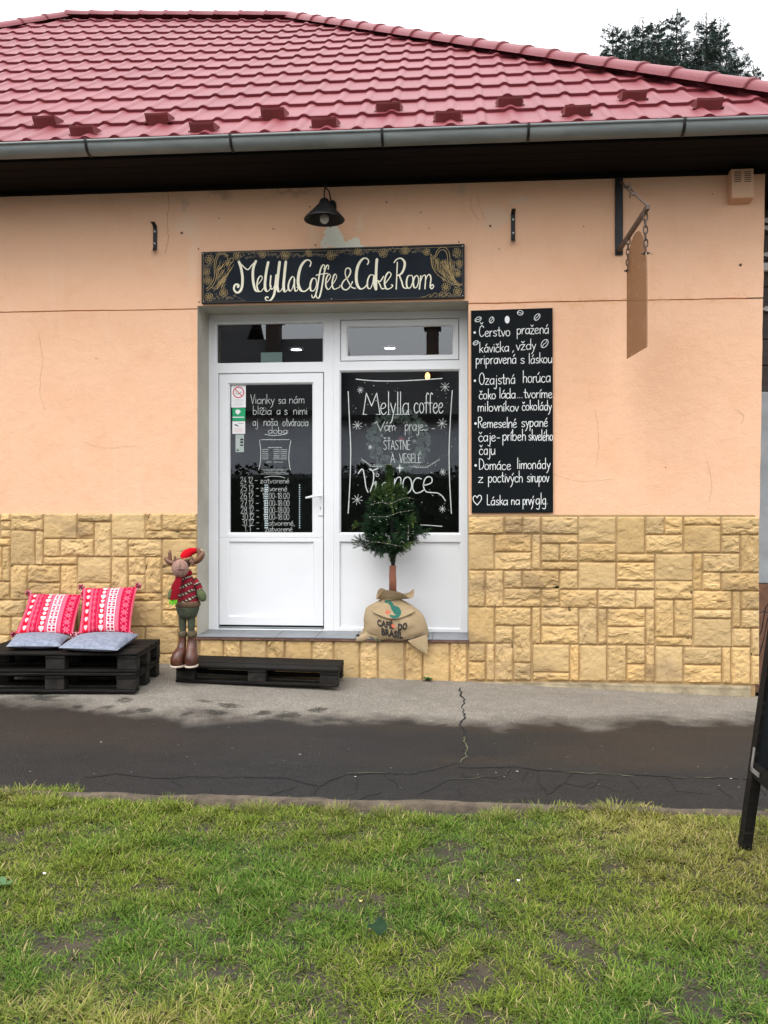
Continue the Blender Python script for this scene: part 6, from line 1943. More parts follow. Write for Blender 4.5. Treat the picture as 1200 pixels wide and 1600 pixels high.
def curve_band(pts, mat, name, on_fold=False):
    mb = MB(); rows = []
    q = smooth_line(pts, 6)
    for i, (x, y, w_) in enumerate(q):
        a = q[max(i - 1, 0)]; b = q[min(i + 1, len(q) - 1)]
        dx, dy = b[0] - a[0], b[1] - a[1]; l = math.hypot(dx, dy) or 1
        r = []
        for s in (-1, -.5, 0, .5, 1):
            X_, Y_ = x - dy / l * w_ * s, y + dx / l * w_ * s
            if on_fold:
                t_ = np.interp(X_, [p[0] for p in top_], [p[1] for p in top_]); l_ = np.interp(X_, [p[0] for p in low_], [p[1] for p in low_])
                f_ = max(0, min(1, (Y_ - t_) / max(1, l_ - t_))); off = .006 + .022 * f_ ** 1.5 + .002
            else: off = .004
            r.append(front_pt(X_, Y_, off))
        rows.append(r)
    mb.grid(rows)
    return mb.build(name, mat, sack)
curve_band([(530, 500, 14), (580, 505, 20), (625, 540, 22), (650, 590, 22), (690, 630, 24), (720, 640, 20)], M['green_ink'], 'emblem', True)
curve_band([(640, 560, 10), (700, 590, 26), (735, 630, 24), (720, 668, 20), (660, 680, 16), (615, 662, 10)], M['green_ink'], 'emblem', True)
curve_band([(556, 634, 14), (580, 628, 22), (606, 622, 14)], M['red_print'], 'emblem', True)
curve_band([(612, 706, 8), (636, 706, 10), (660, 704, 8)], M['red_print'], 'emblem'); curve_band([(640, 760, 12), (660, 785, 14), (672, 800, 8)], M['red_print'], 'emblem')
for pts in ([(395, 968, 5), (430, 978, 6), (470, 990, 5), (505, 1000, 4)], [(388, 1020, 5), (420, 1008, 10), (452, 1015, 8), (440, 1044, 10), (410, 1058, 6), (392, 1036, 5)], [(335, 1022, 4), (350, 1036, 5), (372, 1050, 4)],
            [(690, 1052, 4), (760, 1030, 5), (850, 1012, 4), (930, 998, 4)], [(680, 1068, 6), (760, 1050, 4), (850, 1034, 5), (955, 1018, 4)], [(670, 1064, 5), (690, 1080, 6), (720, 1078, 4), (800, 1064, 4), (880, 1048, 3)]):
    curve_band(pts, M['pale_green_ink'], 'small_print')
# ------------------------------------------------------------------ little fir in the sack
TR = lambda x, y, dy=0.0: atY(540 + x / 8.571, 720 + y / 8.571, TY + dy)
fir = thing('small_fir_tree', (TR(632, 1700).x, TY, z_sill + .06), 'small bushy fir with red-brown trunk standing in a coffee sack before the shop window', 'tree')
mb = MB()
q = [(632, 1760, 50), (632, 1600, 48), (628, 1540, 47), (630, 1480, 44), (632, 1430, 46), (630, 1402, 43)]
mb.tube([TR(x, y) + Vector((0, 0, 0)) for x, y, r in q], [r * ks for x, y, r in q], 14)
mb.build('trunk', M['bark_red'], fir, smooth=True)
mb = MB()
mb.tube([TR(x, y) for x, y in ((636, 1404), (634, 1330), (632, 1240), (630, 1100), (620, 800), (600, 500), (585, 200), (580, 60))], [.016, .02, .03, .022, .018, .014, .008, .004], 10)
stem = mb.build('stem', M['dark_stem'], fir, smooth=True)
# crown: twigs set round the stem, needles along every twig
def needle_set(segs, rnd, per=900.0, nl=.022, nw=.0024, fresh=0.25, dark=(.010, .030, .017), mid=(.035, .080, .032), lite=(.17, .24, .045)):
    V, Fc, Cc = [], [], []
    for a, b, tip in segs:
        d = b - a; L = d.length
        if L < 1e-4: continue
        d.normalize(); o = d.orthogonal().normalized(); p_ = d.cross(o)
        n = max(3, int(L * per))
        for k in range(n):
            f = (k + rnd.random()) / n; t = rnd.random() * 2 * math.pi
            rad = o * math.cos(t) + p_ * math.sin(t)
            dr = (rad * .8 + d * (.55 + .5 * f)).normalized()
            c0 = a + d * (L * f); c1 = c0 + dr * nl * rnd.uniform(.75, 1.15)
            s = dr.cross(d).normalized() * nw * .5
            m = c0.lerp(c1, .5)
            i = len(V)
            V += [c0 - s, c0 + s, c1 + s * .3, c1 - s * .3]
            Fc.append((i, i + 1, i + 2, i + 3))
            g = rnd.random()
            col = Vector(dark).lerp(Vector(mid), g)
            if tip > 0 and f > .35 and rnd.random() < .85: col = col.lerp(Vector(lite), tip * rnd.uniform(.5, 1))
            Cc += [tuple(col)] * 4
    return V, Fc, Cc
OUT_Y = [40, 120, 200, 300, 340, 440, 520, 600, 700, 800, 900, 980, 1050, 1120, 1180, 1240, 1400]
OUT_L = [545, 525, 520, 550, 420, 350, 305, 270, 240, 215, 195, 185, 150, 150, 250, 440, 600]
OUT_R = [605, 625, 632, 640, 740, 830, 890, 930, 965, 1000, 1040, 1070, 1000, 850, 740, 700, 650]
rnd = random.Random(11)
segs = []
for i in range(430):
    y = 60 + 1150 * (i + rnd.random()) / 430
    xl_, xr_ = np.interp(y, OUT_Y, OUT_L), np.interp(y, OUT_Y, OUT_R)
    sx = np.interp(y, [60, 500, 1100, 1240], [582, 600, 630, 632])
    a = rnd.random() * 2 * math.pi
    ca, sa = math.cos(a), math.sin(a)
    hw = (xr_ - sx if ca > 0 else sx - xl_) * ks
    hd = min((xr_ - xl_) * .5 * ks, .30) * (1 if sa < 0 else .55)
    f = rnd.uniform(.72, 1.03)
    if y < 320: hw *= .55; hd *= .6
    tipv = Vector((hw * ca * f, hd * sa * f, 0))
    lean = rnd.uniform(.15, .55) * tipv.length if y < 1000 else rnd.uniform(-.1, .25) * tipv.length
    c = TR(sx, y); tip_p = c + tipv
    root = TR(sx, min(1200, y + lean / ks * .8)) + Vector((0, 0, 0))
    mid_ = root.lerp(tip_p, .55) + Vector((0, 0, -.02))
    fresh = 0.0
    if y < 520 and rnd.random() < .85: fresh = rnd.uniform(.35, .8)
    elif rnd.random() < .16: fresh = rnd.uniform(.1, .35)
    segs.append((root.lerp(mid_, .45), mid_, 0)); segs.append((mid_, tip_p, fresh))
    for s in range(3):
        b0 = root.lerp(mid_, .6).lerp(tip_p, rnd.uniform(.2, .9)); dv = (tip_p - root).normalized()
        w_ = dv.cross(Vector((rnd.uniform(-1, 1), rnd.uniform(-1, 1), rnd.uniform(-.3, 1)))).normalized()
        segs.append((b0, b0 + dv * (.035 if y > 330 else .008) + w_ * .05 * (1 if y > 330 else .18), fresh * .9))
# single shoots the picture shows standing out of the crown
for a, b, fr in (((260, 870), (110, 850), .75), ((240, 850), (100, 862), .7), ((300, 1100), (90, 1055), .05), ((260, 1090), (150, 1030), .05), ((250, 1150), (110, 1120), .05), ((880, 760), (890, 800), .6), ((860, 720), (905, 850), .8), ((840, 860), (880, 740), .8), ((600, 560), (640, 660), .7), ((640, 700), (600, 560), .7),
                 ((700, 1080), (870, 1140), .85), ((690, 1110), (820, 1170), .8), ((950, 940), (1120, 945), .3), ((960, 960), (1070, 990), .1), ((480, 1170), (500, 1240), 0), ((400, 1150), (340, 1190), 0), ((430, 1140), (470, 1250), 0)):
    segs.append((TR(*a, -.20), TR(*b, -.22), fr)); segs.append((TR(*a, -.20).lerp(TR(*b, -.22), .4), TR(*b, -.22) + Vector((.02, 0, .025)), fr)); segs.append((TR(*a, -.20).lerp(TR(*b, -.22), .4), TR(*b, -.22) + Vector((.0, -.01, -.025)), fr))
for i in range(60):            # needles close to the stem, and the bare funnel below
    y = rnd.uniform(1130, 1390); t = rnd.random() * 6.28; r = np.interp(y, [1130, 1250, 1390], [.075, .040, .014])
    segs.append((TR(632, y) + Vector((r * math.cos(t) * .5, r * math.sin(t) * .5, 0)), TR(632, y - 30) + Vector((r * math.cos(t), r * math.sin(t), 0)), 0))
V, Fc, Cc = needle_set(segs, rnd)
mb = MB(); mb.v = [tuple(v) for v in V]; mb.f = Fc; mb.c = Cc
mb.build('crown', M['needles'], fir)
# fairy lights wound round it
fl = thing('fairy_lights', (TR(632, 800).x, TY - .2, TR(632, 1130).z), 'thin silver fairy-light wire with tiny bulbs wound round the small fir', 'string lights')
mb = MB(); bulbs = MB()
for pts in ([(330, 590), (400, 570), (500, 558), (580, 580), (680, 540), (800, 495), (920, 508)], [(300, 752), (400, 748), (520, 750), (600, 735), (700, 695), (800, 678), (900, 662)], [(260, 1135), (330, 1095), (400, 1086), (520, 1104), (620, 1120), (740, 1150)], [(838, 850), (845, 930), (832, 1010), (850, 1080)], [(520, 60), (570, 45), (650, 62)]):
    q = [TR(x, y, -.29 * math.sin(math.pi * min(1, max(0, (x - 150) / 950))) - .02) for x, y in smooth_line(pts, 5)]
    mb.tube(q, .0012, 5)
    for k in range(2, len(q), 5): bulbs.ball(q[k], .0030, n=8, m=5)
rnd = random.Random(4)
for i in range(26):
    y = rnd.uniform(420, 1140); xl_, xr_ = np.interp(y, OUT_Y, OUT_L), np.interp(y, OUT_Y, OUT_R); x = rnd.uniform(xl_ + 40, xr_ - 40)
    bulbs.ball(TR(x, y, -.30 * math.sin(math.pi * min(1, max(0, (x - 150) / 950))) - .005), .0030, n=8, m=5)
mb.build('cord', M['wire'], fl); bulbs.build('bulb', M['white_bauble'], fl, smooth=True)
# ------------------------------------------------------------------ wreath behind the shop window
wc = atY(623, 690, .52); wr = 40 / FPX * 7.5
wreath = thing('door_wreath', (wc.x, .52, wc.z), 'pale green leaf wreath hanging inside the shop window', 'wreath')
rnd = random.Random(21); mb = MB()
for i in range(330):
    t = rnd.random() * 6.2832; u = rnd.uniform(-1, 1)
    c = wc + Vector(((wr + u * .055) * math.cos(t), rnd.uniform(-.04, .02), (wr + u * .055) * math.sin(t)))
    ax = Vector((rnd.gauss(0, 1), rnd.gauss(0, .5), rnd.gauss(0, 1))).normalized(); bx = ax.cross(Vector((rnd.gauss(0, .3), 1, rnd.gauss(0, .3)))).normalized()
    r = rnd.uniform(.014, .03)
    mb.poly([c + ax * r * 1.3 * math.cos(a) + bx * r * math.sin(a) + Vector((0, .004 * math.cos(2 * a), 0)) for a in np.linspace(0, 6.2832, 9)[:-1]])
mb.build('leaves', M['wreath_leaf'], wreath)
mb = MB(); mb.tube([wc + Vector((wr * math.cos(t), 0, wr * math.sin(t))) for t in np.linspace(0, 6.2832, 30)], .02, 8); mb.build('hoop', M['dark_stem'], wreath)
for (u, v), mt, r in (((627, 687), 'red_bauble', .027), ((640, 676), 'white_bauble', .022), ((647, 690), 'white_bauble', .020), ((620, 652), 'white_bauble', .022), ((597, 680), 'white_bauble', .016)):
    mb = MB(); mb.ball(atY(u, v, .46), r, n=14, m=10); mb.build('bauble', M[mt], wreath, smooth=True)
# ------------------------------------------------------------------ things lit inside the dim room
def pend(u, v, y, label):
    p = atY(u, v, y)
    t = thing('pendant_lamp', p, label, 'lamp')
    mb = MB(); mb.tube([p + Vector((0, 0, .03)), (p.x, p.y, 2.95)], .006, 6); mb.build('cord', M['dark_iron'], t)
    mb = MB(); mb.ball(p, .026, .026, .040, 14, 10); mb.build('bulb', M['warm_light'], t, smooth=True)
pend(668, 588, 1.9, 'lit amber bulb hanging inside behind the top of the shop window')
def spot(u, v, label):
    d = ray(u, v); z = 2.94; t = (z - CAM.z) / d.z; p = CAM + d * t
    o = thing('ceiling_spotlight', p, label, 'lamp', 'ceiling spotlights inside the cafe')
    mb = MB(); mb.lathe([(.075, .008), (.075, 0), (.055, -.004)], p, 20); mb.build('rim', M['white_frame'], o)
    mb = MB(); mb.lathe([(.054, -.002), (.001, -.002)], p, 20); mb.build('lens', M['cool_light'], o)
spot(463, 546, 'lit round ceiling spotlight seen through the pane above the door')
spot(609, 544, 'lit round ceiling spotlight seen through the tilting window')
a = atY(412, 700, 3.2); b = atY(486, 838, 3.2)
case = thing('display_fridge', ((a.x + b.x) / 2, 3.4, .2), 'dark display fridge with lines of light dots seen deep inside through the door', 'fridge')
mb = MB(); mb.bbox(a.x - .05, b.x + .2, 3.28, 3.9, .2, a.z + .1, .01); mb.build('case', M['dark_cabinet'], case)
for us, nrow, w_ in (((414.5, 417.5), 20, .008), ((468,), 20, .006)):
    mb = MB()
    for u in us:
        for k in range(nrow):
            p = atY(u, 758 + 70 * k / nrow, 3.26); mb.box(p.x - w_, p.x + w_, 3.255, 3.27, p.z - .007, p.z + .007)
    mb.build('light_strip', M['led'], case)
# ------------------------------------------------------------------ A-frame board on the grass
ab = atZ(1155, 1329, -.105)
tp = atY(1205, 970, ab.y)
lean = (tp.x - ab.x) / (tp.z - ab.z)
HT = 1.42
AW = .72                                  # along Y, towards the street
af = thing('pavement_board', (ab.x + lean * HT, ab.y - AW / 2, ab.z), 'dark wooden A-frame chalkboard standing on the grass at the right edge', 'pavement sign')
bw = .056
def slant(y0, y1, z0, z1, th, sgn, a=0.0, cx=None):
    """piece lying in one leaning face; a = offset out of the face"""
    cx = ab.x + lean * HT if cx is None else cx
    P = []
    for z in (z0, z1):
        xo = (HT - z) * lean * sgn
        for y in (y0, y1):
            for t in (0, th): P.append((cx + xo * -1 + (a + t) * sgn * 1.0, y, ab.z + z))
    return P
def board_piece(mb, P):
    i = [mb.vert(p) for p in P]
    for q in ((0, 1, 3, 2), (4, 6, 7, 5), (0, 4, 5, 1), (2, 3, 7, 6), (0, 2, 6, 4), (1, 5, 7, 3)): mb.f.append(tuple(i[k] for k in q))
yA = ab.y + bw / 2; yB = ab.y - AW
zr0 = (atY(1172, 1185, ab.y).z - ab.z) - .07
for s in (1, -1):
    for (y0, y1) in ((yA - bw, yA), (yB, yB + bw)):
        mb = MB(); board_piece(mb, slant(y0, y1, 0.0 if s > 0 else .0, HT, .040, s)); mb.build('leg', M['black_wood'], af)
    for z0, z1 in ((zr0, zr0 + .06), (HT - .07, HT - .005)):
        mb = MB(); board_piece(mb, slant(yB + bw + .001, yA - bw - .001, z0, z1, .034, s, .003)); mb.build('rail', M['black_wood'], af)
    mb = MB(); board_piece(mb, slant(yB + bw + .001, yA - bw - .001, zr0 + .062, HT - .072, .008, s, .014)); mb.build('board', M['board_black'], af)
mb = MB()
zc = zr0 + .05
def fp(y, z, a): return ((ab.x + lean * HT) - (HT - z) * lean + a, y, ab.z + z)
for y0, y1, z0, z1 in ((yA - bw + .005, yA - bw + .025, zc - .03, zc + .07), (yA - bw - .075, yA - bw + .025, zc - .03, zc - .012)):
    board_piece(mb, [fp(y0, z0, -.003), fp(y0, z0, 0), fp(y1, z0, -.003), fp(y1, z0, 0), fp(y0, z1, -.003), fp(y0, z1, 0), fp(y1, z1, -.003), fp(y1, z1, 0)])
mb.build('corner_bracket', M['bolt'], af)
# ------------------------------------------------------------------ neighbour behind the right corner
nb = thing('neighbour_outbuilding', (3.6, 1.2, -.3), 'grey rendered outbuilding with dark boards above, just past the right corner of the cafe', 'building')
YN = .9
zt1 = atY(1194, 612, YN).z; zt0 = atY(1194, 912, YN).z
mb = MB(); mb.bbox(2.42, 6.5, YN, YN + 3, zt0, zt1, .01); mb.build('wall', M['neighbour_render'], nb)
mb = MB(); mb.bbox(2.42, 6.5, YN + .004, YN + 3, -.35, zt0 - .004, .01); mb.build('wall_base', M['red_earth'], nb)
mb = MB()
for k in range(7):
    z = zt1 + .006 + k * .24; mb.bbox(2.43, 6.5, YN + .03 - .0 * k, YN + 2.9, z, z + .234, .006)
mb.build('boarding', M['neighbour_dark'], nb)
mb = MB()
za, zb_ = atY(1194, 424, YN).z, atY(1194, 412, YN).z
mb.bbox(2.42, 6.5, YN - .03, YN + .027, za, zb_, .004); mb.build('rail', M['trim_white'], nb)
rnd = random.Random(6)
for v0, v1 in ((340, 350), (352, 361), (394, 402), (478, 488)):
    a = atY(1196, v1, YN - .02); b = atY(1212, v0, YN - .02)
    mb = MB(); mb.poly([(a.x - .03, YN - .012, (a.z + b.z) / 2), (b.x, YN - .016, a.z - .01), (b.x, YN - .02, b.z), (a.x, YN - .02, b.z)]); mb.build('torn_sheet', M['trim_white'], nb)
mb = MB()
for pts in (((1178, 1010), (1190, 985), (1196, 950), (1210, 930)), ((1180, 960), (1192, 955), (1205, 958)), ((1182, 1040), (1193, 1000), (1200, 965))):
    mb.tube([atY(u, v, .12) for u, v in pts], .005, 6)
w_ = mb.build('rusty_wire', M['dark_iron'], None, at='base'); tag(w_, 'tangled dark wire sticking out past the stone base at the right corner', 'wire')
# ------------------------------------------------------------------ conifers behind the roof
def spruce(seed, H, spread):
    """trunk and crown of a spruce with whorled drooping branches, base at the origin"""
    rnd = random.Random(seed)
    tr = MB(); tr.tube([(0, 0, 0), (.02, .01, H * .4), (-.03, .02, H * .75), (0, 0, H - .05)], [H * .013, H * .009, H * .0045, .006], 8)
    V, Fc, Cc = [], [], []
    def card(c, d, L, w, col, sd):
        i = len(V); d = d.normalized(); s = d.cross(sd).normalized() * w * .5
        V.extend([c - s * .4, c + d * L * .5 - s, c + d * L, c + d * L * .5 + s, ]); Fc.append((i, i + 1, i + 2, i + 3)); Cc.extend([col] * 4)
    z = H * .40
    while z < H - .28:
        f = (H - z) / (H * .6)
        up = z > H * .62
        R0 = spread * (f ** 1.05) * rnd.uniform(.8, 1.2) + .10
        nb_ = rnd.randint(6, 8) if z < H * .93 else rnd.randint(5, 6)
        a0 = rnd.random() * 6.28
        for k in range(nb_):
            a = a0 + k * 6.2832 / nb_ + rnd.uniform(-.35, .35); R1 = R0 * rnd.uniform(.6, 1.2)
            dr = Vector((math.cos(a), math.sin(a), 0))
            pts = [Vector((0, 0, z)) + dr * (R1 * t) + Vector((0, 0, R1 * ((.75 * t) if f < .07 else (.30 * t - .28 * t * t) if f < .16 else (.10 * t - .34 * t * t)))) for t in np.linspace(0, 1, 6)]
            tr.tube(pts, [.016 * (1 - t * .8) * (.4 + f) for t in np.linspace(0, 1, 6)], 4, False)
            n = int((50 + R1 * 200) * (1.0 if up else .35))
            for q in range(n):
                t = rnd.uniform(.12, 1) ** .8; j = min(4, int(t * 5)); p = pts[j].lerp(pts[j + 1], t * 5 - j)
                side = Vector((-dr.y, dr.x, 0)) * rnd.uniform(-1, 1)
                p = p + side * R1 * .28 * (1.05 - t) + Vector((0, 0, -rnd.random() * .10 * R1))
                d = (dr * rnd.uniform(.2, 1) + side * 1.1 + Vector((0, 0, rnd.uniform(-.9, .35))))
                g = rnd.random()
                col = (.075 + .07 * g, .115 + .09 * g, .105 + .08 * g)  # needle colour lightened and greyed to carry the distance haze
                if rnd.random() < .08: col = (.09, .075, .045)
                L = rnd.uniform(.06, .12) * (1 if up else 2.2)
                card(p, d, L, rnd.uniform(.011, .020) * (1 if up else 2.4), col, Vector((rnd.uniform(-.4, .4), rnd.uniform(-.4, .4), 1)))
        z += rnd.uniform(.10, .17) * (1 if up else 2.2)
    for q in range(26):
        p = Vector((0, 0, H - rnd.uniform(-.02, .6))); a = rnd.random() * 6.28
        card(p, Vector((math.cos(a) * .6, math.sin(a) * .6, 1)), .10, .02, (.04, .06, .04), Vector((1, 0, 0)))
    cr = MB(); cr.v = [tuple(v) for v in V]; cr.f = Fc; cr.c = Cc
    return tr, cr
SPECS = [(5, 13.6, 3.2), (17, 14.2, 3.8), (29, 12.8, 3.4)]
protos = []
TREES = [ # sighting of the top, distance behind the wall, kind, label
 (958, 34, 17.5, 0, 'dark spruce second from left in the clump behind the roof, beside the short leftmost top'),
 (1005, 22, 19.0, 1, 'tall slim spruce third from left in the clump behind the roof'),
 (1030, 26, 16.8, 2, 'narrow dark spruce just left of the tallest spire behind the roof'),
 (1057, 14, 18.2, 0, 'spruce with the sharpest tall spire in the middle of the clump behind the roof'),
 (1104, 16, 17.2, 1, 'broad thinning spruce with a bare pale trunk, biggest on the right of the clump'),
 (1125, 30, 20.5, 2, 'spruce half hidden behind the broad thinning one on the right of the clump'),
 (1153, 84, 18.0, 0, 'lower spruce alone to the right of the main clump behind the roof'),
 (1178, 100, 17.0, 2, 'rightmost small spruce, a thin top close to the right edge above the roof'),
 (982, 38, 20.5, 0, 'slim spruce spire between the two leftmost tall tops behind the roof'),
 (938, 84, 19.5, 2, 'leftmost short spruce, just a tip peeping over the roof beside the clump')]
for u, v, y, kind, label in TREES:
    top = atY(u, v, y)
    seed, H, sp_ = SPECS[kind]
    base = -.5
    if kind < len(protos) and protos[kind]:
        t0, h0 = protos[kind]
        o = t0.copy(); scene.collection.objects.link(o); o.location = (top.x, y, base)
        for ch in t0.children:
            c = ch.copy(); scene.collection.objects.link(c); c.parent = o
        o['label'] = label
        s = (top.z - base) / h0; o.scale = (s, s, s); o.rotation_euler = (0, 0, u * .7)
    else:
        o = thing('spruce_tree', (top.x, y, base), label, 'tree', 'spruces behind the roof')
        tr, cr = spruce(seed, H, sp_)
        org = ORG[o.name]
        for m_ in (tr, cr): m_.v = [(a + org.x, b + org.y, c + org.z) for a, b, c in m_.v]
        tr.build('trunk', M['bark'], o, smooth=True); cr.build('crown', M['needles'], o)
        s = (top.z - base) / H; o.scale = (s, s, s)
        while len(protos) <= kind: protos.append(None)
        protos[kind] = (o, H)
# ------------------------------------------------------------------ houses across the street (seen mirrored in the panes)
def far_house(name, x0, x1, ye, ze, yr, zr_, label, wallm, chim):
    h = thing(name, ((x0 + x1) / 2, ye, -.3), label, 'house')
    mb = MB(); mb.box(x0, x1, ye - 7, ye - .3, -.3, ze); mb.build('wall', wallm, h)
    mb = MB()
    P = [(x0 - .4, ye, ze), (x1 + .4, ye, ze), (x1 + .4, yr, zr_), (x0 - .4, yr, zr_), (x0 - .4, 2 * yr - ye, ze), (x1 + .4, 2 * yr - ye, ze)]
    i = [mb.vert(p) for p in P]; j = [mb.vert((p[0], p[1], p[2] - .15)) for p in P]
    for q in ((0, 1, 2, 3), (3, 2, 5, 4)): mb.f.append(tuple(i[k] for k in q)); mb.f.append(tuple(j[k] for k in q[::-1]))
    mb.f.append((i[0], i[3], j[3], j[0])); mb.f.append((i[3], i[4], j[4], j[3])); mb.f.append((i[1], j[1], j[2], i[2])); mb.f.append((i[2], j[2], j[5], i[5])); mb.f.append((i[0], j[0], j[1], i[1])); mb.f.append((i[4], i[5], j[5], j[4]))
    rf = mb.build('roof', M['far_roof'], h)
    for cx, cw, cy, c0, c1 in chim:
        mb = MB(); mb.box(cx - cw / 2, cx + cw / 2, cy - .3, cy + .3, c0, c1); mb.box(cx - cw / 2 - .08, cx + cw / 2 + .08, cy - .4, cy + .4, c1 + .005, c1 + .13); mb.build('chimney', M['far_brick'], rf)
    mb = MB()
    for k in range(int((x1 - x0) / 3)):
        xx = x0 + 1 + k * 3; mb.box(xx, xx + 1.1, ye - .32, ye - .27, 1.0, 2.3)
    mb.build('window', M['dark_cabinet'], h)
    return h
far_house('street_house', -14.5, -3.7, -16.0, 4.1, -19.2, 6.78, 'long dark-roofed house with chimney across the street, mirrored in the pane above the door', M['far_wall'], [(-5.65, .40, -18.9, 5.8, 7.25)])
far_house('street_house', -3.2, 5.0, -16.5, 4.0, -19.5, 5.95, 'lower dark-roofed house with chimney across the street, mirrored in the tilting window', M['far_wall'], [(-.55, .38, -18.9, 5.4, 6.95)])
far_house('street_house', -14.0, -8.0, -21.5, 6.2, -25.0, 9.2, 'taller reddish house behind the long one, mirrored at the left of the pane', M['far_wall_red'], [])
mb = MB(); rnd = random.Random(8)
for i in range(9000):
    x = rnd.uniform(-9, 4.5); z = rnd.uniform(-.3, 2.35 + .15 * math.sin(x * 2.1)); y = -14.6 + rnd.uniform(-.5, .5) * (1 - (z / 3.4) ** 2)
    a = Vector((rnd.gauss(0, 1), rnd.gauss(0, 1), rnd.gauss(0, 1))).normalized(); b = a.orthogonal().normalized(); c = Vector((x, y, z)); r = rnd.uniform(.05, .10)
    mb.quad(c - a * r, c - b * r * .6, c + a * r, c + b * r * .6)
hd = thing('garden_hedge', (-2.2, -14.6, -.3), 'dark clipped hedge in front of the houses across the street, mirrored low in the glass', 'hedge')
mb.build('foliage', M['hedge'], hd)
mb = MB(); mb.bbox(-9, 4.5, -14.8, -14.4, -.3, 2.2, .1); mb.build('branches', M['dark_stem'], hd)
# ------------------------------------------------------------------ grass
rng = np.random.default_rng(4)
def grass(name, n, x0, x1, y0, y1, hmin, hmax, wid, clumps=0):
    x = rng.uniform(x0, x1, n); y = rng.uniform(y0, y1, n)
    ca = np.full(n, np.nan)
    if clumps:
        cx = rng.uniform(x0, x1, clumps); cy = rng.uniform(y0, y1, clumps); k = rng.integers(0, clumps, n // 2)
        a = rng.uniform(0, 2 * np.pi, n // 2); r = .055 * rng.random(n // 2) ** .8 * rng.uniform(.5, 1.3, clumps)[k]
        x[:n // 2] = cx[k] + r * np.cos(a); y[:n // 2] = cy[k] + r * np.sin(a); ca[:n // 2] = a + rng.normal(0, .5, n // 2)
    bare = .6 * fbm(x * 2.6 + 7, y * 3.4 + 2, 41, 4) + .4 * fbm(x * 11, y * 12, 43, 3)
    nn = fbm(x * 2.6, x * 0 + 4.0, 77, 4)
    lim = np.where(x < .15, EDGE_Y - .11 + .22 * (nn - .45), EDGE_Y + .0 + .14 * (nn - .5)) + np.clip((-1.7 - x) * .5, 0, .12)
    edge = np.clip((lim - y) / 0.06 + .5, 0, 1)
    left = np.clip((-x - .9) / 1.2, 0, 1) * np.clip((y + 3.9) / .5, 0, 1)
    keep = rng.random(n) < np.clip((bare - .30 - .07 * left) / .10, 0.22, 1) * edge
    x, y, ca = x[keep], y[keep], ca[keep]; n = len(x)
    lush = fbm(x * 2.2, y * 2.6, 51, 4)
    clump = fbm(x * 9, y * 9, 61, 3)
    h = rng.uniform(hmin, hmax, n) * (.50 + .9 * clump) * (.65 + .7 * lush)
    ang = rng.uniform(0, 2 * np.pi, n) * .9 + 9 * fbm(x * 5, y * 5, 71, 2)
    ang = np.where(np.isnan(ca), ang, ca); h = h * np.where(np.isnan(ca), .85, 1.25)
    lean = np.clip(1.45 - .75 * rng.random(n) ** 1.6, .5, 1.45)
    wd = wid * rng.uniform(.6, 1.3, n)
    dx, dy = np.cos(ang), np.sin(ang)
    sx, sy = -dy, dx
    z0 = ground_z(x, y) - .006
    P = np.zeros((n, 7, 3))
    hz = h * np.cos(np.clip(lean, 0, 1.4)) * .9 + h * .14; rr_ = h * np.sin(lean)
    for k, (t, wq) in enumerate(((0, .8), (.45, 1.0), (.8, .7))):
        bx = x + dx * rr_ * t ** 1.4; by = y + dy * rr_ * t ** 1.4; bz = z0 + hz * (t * 1.25 - .25 * t * t)
        P[:, 2 * k, 0] = bx - sx * wd * wq / 2; P[:, 2 * k, 1] = by - sy * wd * wq / 2; P[:, 2 * k, 2] = bz
        P[:, 2 * k + 1, 0] = bx + sx * wd * wq / 2; P[:, 2 * k + 1, 1] = by + sy * wd * wq / 2; P[:, 2 * k + 1, 2] = bz
    P[:, 6, 0] = x + dx * rr_; P[:, 6, 1] = y + dy * rr_; P[:, 6, 2] = z0 + hz * (1 - .30 * rng.random(n) * lean)
    dry = np.clip((fbm(x * 1.1 + 20, y * 1.5 + 9, 81, 4) - .50) * 4.5 + np.clip((-4.2 - y) * .5, 0, .5) + rng.normal(0, .35, n), 0, 1)
    straw = (rng.random(n) < .07 + .16 * dry)
    g = rng.random(n)[:, None]
    green = np.array((.050, .084, .009)) * (1 - g) + np.array((.180, .228, .030)) * g
    deep = np.array((.034, .078, .011)) * (1 - g) + np.array((.110, .185, .024)) * g
    dp = np.clip((fbm(x * 1.3 + 50, y * 1.6, 91, 3) - .48) * 6, 0, 1)[:, None]
    col = green * (1 - dp) + deep * dp
    yel = np.array((.16, .150, .030)) * (1 - g) + np.array((.33, .30, .075)) * g
    col = col * (1 - .75 * dry[:, None]) + yel * .75 * dry[:, None]
    col = np.where(straw[:, None], np.array((.36, .29, .13)) * (.6 + .5 * g), col)
    me = bpy.data.meshes.new(name)
    vid = np.arange(n * 7).reshape(n, 7)
    quads = np.concatenate([vid[:, [0, 1, 3, 2]], vid[:, [2, 3, 5, 4]]]); tris = vid[:, [4, 5, 6]]
    loops = np.concatenate([quads.ravel(), tris.ravel()]).astype(np.int32)
    starts = np.concatenate([np.arange(len(quads)) * 4, len(quads) * 4 + np.arange(len(tris)) * 3]).astype(np.int32)
    me.vertices.add(n * 7); me.vertices.foreach_set('co', P.astype(np.float32).ravel())
    me.loops.add(len(loops)); me.loops.foreach_set('vertex_index', loops)
    me.polygons.add(len(starts)); me.polygons.foreach_set('loop_start', starts)
    me.update(calc_edges=True)
    at_ = me.color_attributes.new('Col', 'FLOAT_COLOR', 'POINT')
    cc = np.ones((n, 7, 4), np.float32); cc[:, :, :3] = np.repeat(col[:, None, :], 7, 1)
    at_.data.foreach_set('color', cc.ravel())
    me.materials.append(M['blade'])
    o = bpy.data.objects.new(name, me); scene.collection.objects.link(o)
    return o
